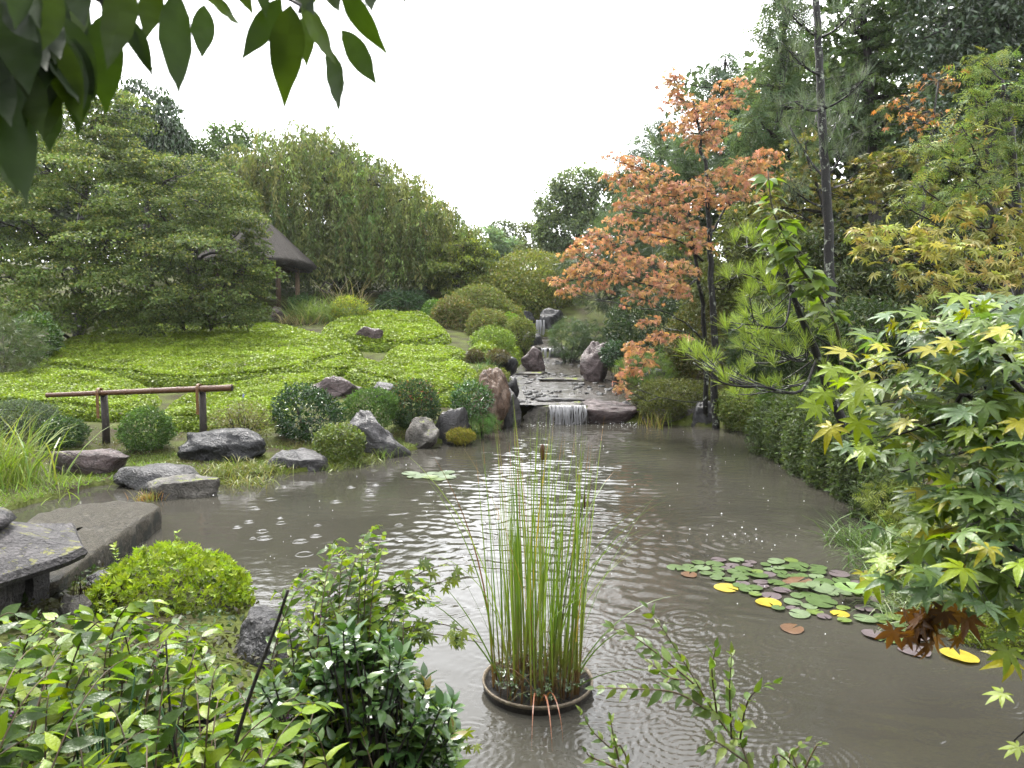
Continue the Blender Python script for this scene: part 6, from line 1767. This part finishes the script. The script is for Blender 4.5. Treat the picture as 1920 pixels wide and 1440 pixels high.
blades(acc, np.stack([pc[0] + r * np.cos(a), pc[1] + r * np.sin(a), np.full(n, .03)], 1), R.uniform(0, 6.28, n), R.uniform(.1, .5, n), R.uniform(.05, .7, n), R.uniform(.1, 1.4, n), np.full(n, 0.005), cols([(0.12, .07, .04), (.16, .10, .05), (.07, .10, .03)], n), 5)
part("dead_stalk", acc, M_blade, t, kind='stuff')

# ------------------------------------------------------------------ near plants whose leaves are parts
NEARL = [T_leaf(0.42, 5, 0.12, 0.30), T_leaf(0.38, 5, 0.2, 0.5), T_leaf(0.46, 5, 0.08, 0.15)]
def leaf_set(T, pals, mat, name="leaf"):
    out = []
    for c in pals:
        for tm in T:
            k = len(tm[1])
            out.append((tm, mk_mesh(name, tm[0], [tm[1]], np.tile(c, (k, 1)) * np.exp(R.normal(size=(k, 1)) * 0.05), True, mat), c))
    return out

def hang_leaves(parent, sets, O, f, n, size, limit=290, mat=None, name="leaf"):
    O, f, n = np.asarray(O), np.asarray(f), np.asarray(n)
    size = np.broadcast_to(np.asarray(size, float), (len(O),))
    d = np.linalg.norm(O - np.array([0, 0, EYE]), axis=1)
    vis = size / d
    fr = (np.abs(O[:, 0]) < 0.74 * O[:, 1]) & (O[:, 2] > EYE - O[:, 1] * 0.68)
    order = np.argsort(-vis * (0.3 + fr))
    pick = R.integers(0, len(sets), len(O))
    for i in order[:limit]:
        place(sets[pick[i]][1], parent, name, O[i], f[i], n[i], size[i])
    rest = order[limit:]
    if len(rest):
        acc = Acc()
        for j, (tm, me, c) in enumerate(sets):
            k = rest[pick[rest] == j]
            if len(k):
                add_leaves(acc, tm, O[k], f[k], n[k], size[k], np.clip(np.tile(c, (len(k), 1)) * np.exp(R.normal(size=(len(k), 1)) * .15), .002, 1))
        part("leaf_mass", acc, mat, parent, True, 'stuff')

def opposite(P, r, spacing, L, start=0.2, drop=0.25, face=(0, -0.15, 1.0), jit=0.5):
    """pairs of leaves along a stem"""
    seg = np.linalg.norm(np.diff(P, axis=0), axis=1); cum = np.concatenate([[0], np.cumsum(seg)])
    s = np.arange(start * cum[-1], cum[-1], spacing)
    O, f, n, sz = [], [], [], []
    T = np.gradient(P, axis=0)
    for q, si in enumerate(s):
        p = np.array([np.interp(si, cum, P[:, k]) for k in range(3)])
        tg = unit(np.array([np.interp(si, cum, T[:, k]) for k in range(3)]))
        side = unit(np.cross(tg, [0, 0, 1.0]) + 1e-6)
        upv = np.cross(side, tg)
        a = (q % 2) * 0.9 + R.normal() * 0.3
        tip = si / cum[-1]
        for sg in (-1, 1):
            d = side * sg * math.cos(a) + upv * math.sin(a) * sg * 0.5
            ff = d + tg * (0.55 + 0.5 * tip) + np.array([0, 0, -drop]) + R.normal(size=3) * 0.12
            O.append(p); f.append(ff); n.append(np.array(face) + R.normal(size=3) * jit); sz.append(L * (1.0 - 0.45 * tip ** 2) * R.uniform(0.75, 1.15))
    O.append(P[-1]); f.append(T[-1]); n.append(np.array(face)); sz.append(L * 0.5)
    return O, f, n, sz

BEAUTY = [(0.17, .265, .014), (0.10, .18, .016), (0.064, .125, .018), (0.225, .30, .016), (0.045, .088, .016)]
STEMC = (0.06, .042, .025)
beauty_set = leaf_set(NEARL, BEAUTY, M_near)
berrym = mk_mesh("berry", ico(1)[0], [ico(1)[1]], np.tile((.10, .025, .10), (len(ico(1)[1]), 1)), True, M_stem)

def berry_bush(label, stems, L, spacing=0.055, start=0.2, berries=0, drop=0.25, sets=None, limit=290, base=None, stemr=0.006, name="berry_shrub", face=(0, -0.15, 1.0)):
    base = np.mean([P[0] for P in stems], axis=0) if base is None else base
    t = thing(name, label, "shrub", base)
    O, f, n, sz = [], [], [], []
    for P in stems:
        a = Acc(); add_tube(a, P, np.linspace(stemr, stemr * 0.3, len(P)), np.array(STEMC) * R.uniform(0.5, 1.5), 5)
        part("stem", a, M_stem, t, True)
        r = opposite(P, stemr, spacing, L, start, drop, face)
        O += r[0]; f += r[1]; n += r[2]; sz += r[3]
    hang_leaves(t, sets or beauty_set, O, f, n, sz, limit, M_near)
    for k in range(berries):
        P = stems[R.integers(0, len(stems))]
        p = P[R.integers(len(P) // 3, len(P) * 4 // 5)]
        for q in range(R.integers(3, 8)):
            o = place(berrym, t, "berry", p + R.normal(size=3) * 0.010, (1, 0, 0), (0, 0, 1), 0.0038)
    return t

def arch(root, tip, rise=0.18, n=16):
    root, tip = np.asarray(root, float), np.asarray(tip, float)
    m = root * 0.45 + tip * 0.55
    m[2] = max(root[2], tip[2]) + rise * np.linalg.norm((tip - root)[:2]) + 0.04
    m[:2] = root[:2] * 0.6 + tip[:2] * 0.4
    return bez(root, m, tip, n)

stems = []
for k in range(100):
    px, py = R.uniform(-60, 640), R.uniform(1150, 1440)
    py = max(py, np.interp(px, [0, 200, 400, 430, 640], [1145, 1165, 1215, 1290, 1310]))
    Y = R.uniform(1.95, 2.9) if k < 60 else R.uniform(2.8, 3.5)
    if k >= 60: px, py = R.uniform(-60, 440), R.uniform(1150, 1260)
    tip = U(px, py, Y)
    rx, ry = tip[0] + R.normal() * 0.25, max(1.5, Y - R.uniform(0.0, 0.7))
    stems.append(arch((rx, ry, gz(rx, ry) - 0.02), tip))
for pts in [[(60, 1330), (40, 1240), (90, 1170), (140, 1150)], [(200, 1420), (230, 1280), (180, 1170), (60, 1165)], [(110, 1400), (140, 1230), (210, 1150), (285, 1128)], [(250, 1380), (205, 1240), (240, 1135), (300, 1140)]]:
    stems.append(spline([np.array([U(pts[0][0], pts[0][1], 2.5)[0], 2.4, gz(U(pts[0][0], 1300, 2.5)[0], 2.4)])] + [U(a, b, 2.55) for a, b in pts[1:]], 14))
berry_bush("tangle of arching pale green berry branches filling the lower left corner", stems, 0.116, 0.064, 0.15, 14, stemr=0.0042)
stems = []
for k in range(30):
    px, py = R.uniform(300, 660), R.uniform(1295, 1430)
    Y = R.uniform(2.5, 3.1)
    tip = U(px, py, Y); rx, ry = tip[0] + R.normal() * 0.2, Y - 0.3
    stems.append(arch((rx, ry, gz(rx, ry) - 0.02), tip))
berry_bush("green berry shrub with purple berries between the wet rocks in the left foreground", stems, 0.098, 0.06, 0.2, 16, stemr=0.0042)
# cut dark canes
t = thing("bare_cane", "straight dark cut cane rising out of the left foreground shrubs", "cane", U(440, 1440, 2.3))
acc = Acc(); P = spline([U(415, 1480, 2.3), U(470, 1300, 2.35), U(515, 1180, 2.4), U(540, 1106, 2.4)], 10); P[0][2] = gz(P[0][0], P[0][1]) - .05
add_tube(acc, P, np.linspace(0.0075, 0.005, 10), (0.03, .025, .02), 8); part("stem", acc, M_bark, t, True)
t = thing("bare_cane", "thin dark upright cane left of the cut one", "cane", U(345, 1440, 2.2))
acc = Acc(); P = spline([U(345, 1500, 2.2), U(320, 1340, 2.25), U(311, 1200, 2.3)], 10); P[0][2] = gz(P[0][0], P[0][1]) - .05
add_tube(acc, P, np.linspace(0.005, 0.003, 10), (0.03, .02, .018), 8); part("stem", acc, M_bark, t, True)
# horsetail rushes at the lower left corner
t = thing("horsetail_clump", "dark green horsetail rushes standing in the lower left corner", "horsetail", (-1.35, 2.35, gz(-1.35, 2.35)))
for k in range(20):
    x, y = -1.32 + R.normal() * 0.13, 2.3 + R.normal() * 0.12
    z = gz(x, y); h = R.uniform(0.35, 0.55)
    acc = Acc(); add_tube(acc, [[x, y, z - .02], [x + R.normal() * .02, y, z + h * .5], [x + R.normal() * .05, y + R.normal() * .04, z + h]], [0.0045, .004, .003], (0.022, .06, .022), 6)
    part("stem", acc, M_stem, t, True)

# berry branches reaching up over the water, and the maple twigs at their end
stems = []
tips = [(710, 985), (690, 1000), (640, 1010), (610, 1030), (655, 1045), (700, 1060), (745, 1075), (790, 1085), (760, 1120), (820, 1130), (720, 1110), (660, 1090), (600, 1075), (560, 1080), (575, 1120), (640, 1130), (690, 1150), (740, 1165), (780, 1170), (600, 1160), (545, 1140), (520, 1110),
        (800, 1060), (700, 1200), (640, 1190), (760, 1215), (580, 1200)]
for px, py in tips + [(a + R.normal() * 22, b + 14 + abs(R.normal()) * 26) for a, b in tips + tips]:
    Y = R.uniform(2.75, 3.4)
    tip = U(px, py, Y); rx, ry = U(620, 1300, 2.75)[0] + R.normal() * 0.14, 2.6 + R.normal() * 0.12
    stems.append(arch((rx, ry, gz(rx, ry) - .02), tip, 0.10))
berry_bush("leafy berry shrub reaching up over the water left of the cattails", stems, 0.080, 0.040, 0.25, 16, stemr=0.0036)

# dark glossy shrub
t = thing("laurel_shrub", "dark glossy leaved shrub at the bottom edge left of the cattails", "shrub", (-0.52, 2.5, gz(-0.52, 2.5)))
lset = leaf_set([T_leaf(0.50, 5, 0.10, 0.2), T_leaf(0.46, 5, 0.16, 0.32)], [(0.040, .088, .024), (.055, .11, .026), (.042, .09, .03), (.075, .13, .028)], M_gloss)
ysets = leaf_set([T_leaf(0.44, 5, 0.10, 0.2)], [(.12, .18, .025), (.09, .15, .025), (.16, .13, .035)], M_gloss)
O, f, n, sz, yo = [], [], [], [], []
tr = Acc()
c0 = np.array([-0.52, 2.5, gz(-0.52, 2.5)])
for k in range(260):
    px, py = (675 + R.normal() * 90, R.uniform(1170, 1460)) if k < 190 else (R.uniform(700, 850), R.uniform(1310, 1470))
    py = max(py, np.interp(px, [500, 620, 700, 780, 860], [1280, 1180, 1165, 1230, 1290]) + R.uniform(0, 40))
    px = np.clip(px, 490, 850)
    e = U(px, py, R.uniform(2.45, 3.0))
    m = (c0 + e) / 2 + R.normal(size=3) * 0.06
    P = bez(c0 + R.normal(size=3) * [.1, .1, 0], m, e, 6)
    add_tube(tr, P, np.linspace(0.008, 0.003, 6), BK, 4)
    d = unit(e - m) + np.array([0, -0.2, 0.5]); d = unit(d)
    young = R.random() < 0.16
    for q in range(11):
        a = q * 2.4
        s1 = unit(np.cross(d, [0.3, 0.2, 1.0])); s2 = np.cross(d, s1)
        sp = 0.45 + 0.09 * q
        ff = d * (1.1 - 0.12 * q) + (s1 * math.cos(a) + s2 * math.sin(a)) * sp
        (yo if young and q < 6 else O).append((e - d * 0.008 * q, ff, d + 0.2 * R.normal(size=3) + [0, 0, .3], R.uniform(0.055, 0.082)))
hang_leaves(t, lset, [o[0] for o in O], [o[1] for o in O], [o[2] for o in O], [o[3] for o in O], 230, M_gloss)
for o in yo[:60]:
    place(ysets[R.integers(0, len(ysets))][1], t, "leaf", *o)
part("stem", tr, M_bark, t)

# maple leaves near the viewer
MT = [T_maple(7, 0.16, s) for s in range(3)] + [T_maple(7, 0.5, 7)]
def maple_set(pals, mat=M_near): return leaf_set(MT, pals, mat)
mg = maple_set([(0.115, .185, .046), (.14, .21, .040), (.085, .15, .056)])
my = maple_set([(0.24, .32, .010), (.21, .30, .012), (.32, .30, .012)])
md = maple_set([(0.26, .12, .025), (.17, .07, .02), (.09, .04, .016)])
t = thing("maple_tree", "small green maple whose branch hangs over the pond at the left foreground", "maple", (-0.95, 2.7, gz(-0.95, 2.7)))
O, f, n, sz = [], [], [], []
for pts in [[(560, 1440), (650, 1200), (760, 1120), (870, 1075)], [(560, 1440), (680, 1230), (800, 1170), (890, 1190)], [(580, 1440), (690, 1250), (780, 1190), (905, 1205)], [(600, 1440), (700, 1400), (800, 1380), (880, 1385)], [(560, 1440), (660, 1180), (770, 1085), (840, 1055)]]:
    P = spline([np.array([-0.95, 2.7, gz(-0.95, 2.7) - .03])] + [U(a, b, 3.1) for a, b in pts[1:]], 20)
    a = Acc(); add_tube(a, P, np.linspace(0.006, 0.0015, 20), (0.06, .04, .03), 5); part("branch", a, M_stem, t, True)
    for k in range(17):
        p = P[int(20 * (0.5 + 0.499 * R.random()))] + R.normal(size=3) * [.03, .03, .015]
        O.append(p); f.append(np.array([0.7, R.normal() * .5, -0.5 + R.normal() * .3])); n.append(np.array([0, -0.4, 1.0]) + R.normal(size=3) * .3); sz.append(R.uniform(.035, .055))
hang_leaves(t, maple_set([(.12, .17, .022), (.09, .14, .024), (.16, .20, .022)]), O, f, n, sz)

# near maple at the right
NR = np.array([2.95, 2.1, gz(2.95, 2.1)])
t = thing("maple_tree", "near maple with wet silvery green and yellow leaves filling the right edge", "maple", NR)
O, f, n, sz = [], [], [], []
Oy, Od = [], []
tr = Acc()
trunk = spline([NR - [0, 0, .1], NR + [-.05, .1, .6], NR + [-.15, .15, 1.2], NR + [-.2, .2, 2.2]], 20)
add_tube(tr, trunk, np.linspace(0.075, 0.035, 20), BK, 8)
brs = [(1.5, [(1870, 690), (1740, 650), (1640, 690)], 2.3), (1.5, [(1890, 660), (1820, 628), (1720, 622)], 2.4), (1.4, [(1890, 760), (1760, 740), (1640, 765)], 2.4), (1.3, [(1890, 800), (1780, 790), (1670, 820)], 2.2), (1.2, [(1900, 860), (1800, 850), (1690, 885)], 2.25),
       (1.1, [(1905, 940), (1820, 920), (1730, 965)], 2.1), (1.0, [(1905, 1030), (1800, 1015), (1660, 1075)], 2.1), (1.0, [(1910, 1080), (1840, 1060), (1740, 1110)], 2.0), (1.5, [(1920, 700), (1860, 660), (1790, 680)], 2.15), (1.3, [(1930, 880), (1870, 820), (1800, 800)], 2.05), (1.1, [(1930, 990), (1880, 960), (1820, 985)], 1.95),
       (1.6, [(1930, 640), (1885, 620), (1850, 612)], 2.5), (1.0, [(1930, 1120), (1870, 1090), (1790, 1130)], 2.1)]
for zz, pts, Y in brs:
    k = int(np.argmin(np.abs(trunk[:, 2] - NR[2] - zz)))
    P = spline([trunk[k]] + [U(a, b, Y + R.normal() * .05) for a, b in pts], 22)
    add_tube(tr, P, np.linspace(0.012, 0.0025, 22), (0.07, .04, .03), 5)
    for q in range(58 if zz >= 1.2 else 40):
        s = 0.22 + 0.75 * R.random() ** 0.8
        p = P[int(s * 21)]
        off = R.normal(size=3) * [.08, .10, .05]
        off[2] -= 0.25 * abs(off[0])
        e = p + off
        u = R.random()
        item = (e, np.array([-0.75, -0.3, -0.22]) + R.normal(size=3) * [.6, .7, .25], np.array([-0.2, -0.3, 1.0]) + R.normal(size=3) * .26, R.uniform(.052, .082))
        tipb = s > 0.82
        if u < (0.34 if tipb else 0.13): Oy.append(item)
        else:
            O.append(item)
        if q % 3 == 0: add_tube(tr, [p, (p + e) / 2 + [0, 0, .01], e], [.0018, .0013, .0009], (0.12, .045, .03), 3)
for px, py in [(1530, 760), (1545, 735), (1560, 800), (1600, 700), (1620, 720), (1585, 660), (1640, 640), (1780, 640), (1860, 630), (1900, 640), (1910, 770), (1880, 740), (1700, 790), (1770, 940), (1780, 900), (1850, 940), (1900, 930), (1620, 1075), (1660, 1050), (1700, 1030), (1750, 1000), (1640, 1090), (1560, 690), (1600, 745), (1610, 790), (1840, 700), (1900, 1240), (1880, 1300), (1910, 1400), (1890, 1220)]:
    Oy.append((U(px, py, 2.1 + R.normal() * .08), np.array([-0.7, -0.2, -0.5]) + R.normal(size=3) * .35, np.array([-0.2, -0.5, 0.9]) + R.normal(size=3) * .25, R.uniform(.06, .092)))
for k in range(26):
    Od.append((U(1735 + R.normal() * 32, 1145 + abs(R.normal()) * 26, 2.0 + R.normal() * .04), np.array([R.normal() * .4, R.normal() * .3, -1.0]), R.normal(size=3) + [0, -0.8, 0], R.uniform(.045, .07)))
for ss, lst, lim in ((my, Oy, 110), (mg, O, 190)):
    hang_leaves(t, ss, [o[0] for o in lst], [o[1] for o in lst], [o[2] for o in lst], [o[3] for o in lst], lim, M_near)
for o in Od:
    place(md[R.integers(0, len(md))][1], t, "leaf", *o)['label'] = "curled dead brown leaf"
for px, py, px1, py1 in [(1660, 640, 1672, 605), (1785, 640, 1812, 580), (1812, 580, 1835, 572)]:
    add_tube(tr, [U(px, py, 2.3), U(px1, py1, 2.3)], [.003, .002], (0.2, .09, .06), 5)
for px, py in [(1672, 608), (1680, 615), (1660, 618), (1690, 625), (1815, 580), (1830, 574), (1840, 572), (1845, 580), (1800, 590)]:
    place(my[R.integers(0, len(my))][1], t, "leaf", U(px, py, 2.3), np.array([R.normal() * .6, -.2, -1]), R.normal(size=3) + [0, -.8, .4], R.uniform(.035, .05))
acc = tr
# a last twig hangs low at the edge
for a, b in [((1960, 1180), (1890, 1250)), ((1960, 1330), (1900, 1390))]:
    add_tube(tr, bez(U(*a, 2.0) + [.3, 0, .2], U(*a, 2.0), U(*b, 2.1), 8), np.linspace(.005, .002, 8), (0.07, .04, .03), 4)
part("trunk", tr, M_bark, t, True)

# slender berry sprigs in front of the water, lower right
def sprig(label, paths, Y, L, root):
    stems = []
    for j, pts in enumerate(paths):
        Q = [U(a, b, Y + 0.02 * j * (-1) ** j) for a, b in pts]
        if j == 0: Q = [np.array(root)] + Q
        stems.append(spline(Q, 18))
    berry_bush(label, stems, L, 0.040, 0.06, 0, 0.12, leaf_set(NEARL, [(.085, .145, .03), (.11, .17, .03), (.14, .19, .03)], M_near), 280, root, 0.0042, "berry_sprig", (0, -0.55, 0.9))
def rt(px, Y): 
    p = U(px, 1440, Y); return (p[0], 1.75, gz(p[0], 1.75))
sprig("slender green sprig with reddish stems rising in front of the water right of the planter", [[(1405, 1440), (1370, 1380), (1335, 1330), (1300, 1270), (1250, 1190), (1215, 1140)], [(1345, 1345), (1270, 1300), (1190, 1292), (1115, 1290)], [(1310, 1290), (1250, 1240), (1190, 1195), (1145, 1175)], [(1372, 1385), (1368, 1300), (1372, 1225)], [(1385, 1400), (1400, 1320), (1425, 1290), (1450, 1280)], [(1345, 1345), (1335, 1260), (1342, 1215)], [(1300, 1275), (1255, 1270), (1210, 1235)], [(1400, 1430), (1340, 1390), (1320, 1400)]], 2.45, 0.074, rt(1405, 2.45))
sprig("small sprig with pale leaves at the bottom edge below the planter", [[(1180, 1450), (1140, 1400), (1110, 1370), (1090, 1335)], [(1160, 1425), (1150, 1380), (1145, 1350)], [(1180, 1450), (1110, 1420), (1100, 1410)]], 2.3, 0.055, rt(1180, 2.3))
sprig("short yellow green sprig at the bottom edge right of the tall sprig", [[(1500, 1460), (1480, 1420), (1510, 1390)], [(1490, 1440), (1460, 1415), (1450, 1430)], [(1500, 1460), (1530, 1400), (1540, 1395)]], 2.3, 0.06, rt(1500, 2.3))

# small blue bellflower over the ground cover
p = U(455, 742, 12.6)
t = thing("bellflower", "single small blue flower on a thin stalk beside the twiggy shrub", "flower", (p[0], p[1], gz(p[0], p[1])))
acc = Acc(); add_tube(acc, [[p[0], p[1], gz(p[0], p[1])], p], [.006, .004], (.08, .12, .03), 4); part("stem", acc, M_stem, t)
acc = Acc(); V, F = T_star(5, 2.5, 0.26, -0.3); acc.add(V[:, [2, 1, 0]] * [.1, .07, .07] + p, F, (.16, .17, .55)); part("petal", acc, M_leaf, t)

# ------------------------------------------------------------------ dark branch that hangs into the top left corner
NB = np.array([-1.55, -0.25, gz(-1.55, -0.25)])
t = thing("overhanging_tree", "dark backlit branch with long pointed leaves hanging into the top left corner", "tree", NB)
OL = [T_leaf(0.31, 10, 0.10, 0.10), T_leaf(0.28, 10, 0.14, 0.2), T_leaf(0.34, 10, 0.06, 0.12)]
osets = leaf_set(OL, [(0.030, .055, .014), (.04, .066, .016), (.026, .048, .014)], leaf_mat("leaf_overhang", 0.5, 0.38, 0.08, (1.6, 1.7, 0.3), 0.15, 40, k=0.6))
YO2 = 0.80
LV = [((383, 8), (378, 117), .95), ((545, 8), (527, 190), .82), ((528, -5), (452, 122), .85), ((560, 10), (645, 118), .85), ((612, 90), (654, 217), .9), ((640, 55), (713, 163), .9), ((640, -25), (712, 92), .85), ((570, 30), (575, 118), .95),
      ((335, -20), (318, 190), .78), ((375, -15), (472, 42), .8), ((290, -40), (274, 82), .85), ((232, -60), (216, 150), .75), ((235, 30), (284, 126), .8), ((195, 25), (196, 205), .85), ((158, -10), (135, 82), .85), ((110, 25), (178, 178), .8), ((85, 50), (152, 222), .75), ((92, 165), (97, 292), .85),
      ((15, -10), (60, 190), .7), ((35, 110), (85, 262), .72), ((5, 120), (38, 400), .7), ((70, -40), (100, 130), .75), ((-20, 180), (20, 330), .75), ((-40, 60), (15, 250), .7), ((130, -60), (170, 60), .75), ((-30, -20), (10, 140), .72), ((60, 120), (50, 280), .78), ((-15, 250), (45, 370), .8),
      ((20, -60), (110, 70), .7), ((180, -80), (250, 30), .8), ((430, -70), (470, 20), .85), ((600, -70), (560, 30), .85), ((480, -60), (500, 25), .85), ((690, -50), (700, 30), .9), ((745, -40), (758, 16), .95), ((0, 0), (80, 90), .68), ((50, -80), (20, 60), .68), ((330, -80), (360, 10), .85), ((260, -90), (330, -5), .85),
      ((100, 90), (60, 210), .74), ((0, 60), (-20, 200), .7), ((110, -20), (70, 110), .72), ((540, -60), (590, 40), .85), ((610, -40), (640, 30), .86)]
for k in range(26):
    bx, by = R.uniform(-40, 150), R.uniform(-60, 150)
    LV.append(((bx, by), (bx + R.uniform(-10, 60), by + R.uniform(110, 190)), R.uniform(.72, .9)))
for (bx, by), (ex, ey), Y in LV:
    a, b = U(bx, by, Y), U(ex, ey, Y - 0.02)
    L = np.linalg.norm(b - a)
    view = unit(np.array([0, 0, EYE]) - a)
    nn = -view * (1 if R.random() < .8 else -1) + R.normal(size=3) * 0.22 + [0, 0, 0.25]
    place(osets[R.integers(0, len(osets))][1], t, "leaf", a, b - a, nn, L * 1.02)
tr = Acc()
tk = spline([NB - [0, 0, .1], NB + [.1, .1, 1.2], NB + [.3, .45, 2.3], U(-200, -250, .75) + [0, 0, .1]], 20)
add_tube(tr, tk, np.linspace(.06, .012, 20), BK, 8)
for pts in [[(-50, -120), (150, -70), (350, -60), (545, 0), (560, 25)], [(-80, -60), (0, 20), (25, 90), (50, 150)], [(150, -70), (190, 0), (200, 40)], [(350, -60), (480, -80), (620, -40), (720, -60), (745, -45)], [(0, 20), (5, 150), (0, 260)], [(160, -20), (240, 40), (285, 130)]]:
    P = spline(([tk[-1]] if pts[0][0] < -20 else []) + [U(a, b, .80) for a, b in pts], 16)
    add_tube(tr, P, np.linspace(.005, .0018, 16), BK, 5)
part("trunk", tr, M_bark, t, True)

# the rest of that tree stands over and behind the viewer
acc = Acc()
bl = [(np.array([-1.6, -1.6, 4.6]), np.array([2.4, 1.8, 1.2])), (np.array([0.8, -1.9, 4.8]), np.array([2.2, 1.7, 1.1])), (np.array([-3.6, -1.4, 4.2]), np.array([1.8, 1.5, 1.2])), (np.array([-0.6, -3.0, 3.6]), np.array([3.0, 1.6, 1.8]))]
cen = cloud(acc, bl, T_quad(0.42), 0.15, [(0.030, .055, .014), (.04, .066, .016)], 3.4, 50, 0.3, 0.4, 0.6, 0.8, 0.4, 0.4, 0.4)
part("crown", acc, M_gloss, t)

# weeds and low ivy on the near left bank
n = 16000
q = np.stack([R.uniform(-6.5, -0.3, n), R.uniform(0.8, 6.2, n)], 1)
k = poly_sd(q[:, 0], q[:, 1], POND) > 0.03
q = q[k]; n = len(q)
acc = Acc()
pat = lattice(q[:, 0], q[:, 1], 0.9, 41, 9, 3.0)
O = np.stack([q[:, 0], q[:, 1], hgt(q[:, 0], q[:, 1]) + 0.05 * R.random(n) * (1 + np.clip(pat, 0, 2))], 1)
C = np.where((pat > 0.1)[:, None], cols([(0.03, .052, .018), (.04, .07, .02)], n), cols([(0.045, .05, .016), (.035, .03, .016)], n))
add_leaves(acc, QUADW, O, R.normal(size=(n, 3)), R.normal(size=(n, 3)) * .5 + [0, 0, 1.0], R.uniform(.025, .06, n), C)
tag(link("weeds", acc.mesh("weeds", M_leaf)), "low dark weeds and ivy between the foreground shrubs", None, None, 'stuff')

# rain haze
H0 = bpy.data.materials.new("rain_haze"); N_, L_ = nodes(H0)
pv = N_.new("ShaderNodeVolumePrincipled"); pv.inputs['Color'].default_value = (0.92, 0.94, 0.96, 1); pv.inputs['Density'].default_value = 0.0002; pv.inputs['Anisotropy'].default_value = 0.3
om = N_.new("ShaderNodeOutputMaterial"); L_.new(pv.outputs[0], om.inputs['Volume'])
v = np.array([[x, y, z] for z in (-2.0, 34.0) for y in (-30, 130) for x in (-90, 90)], float)
me = mk_mesh("haze", v, [[[0, 1, 5, 4], [1, 3, 7, 5], [3, 2, 6, 7], [2, 0, 4, 6], [0, 2, 3, 1], [4, 5, 7, 6]]], None, False, H0)
tag(link("haze", me), "thin rain haze hanging over the whole garden", None, None, 'stuff')
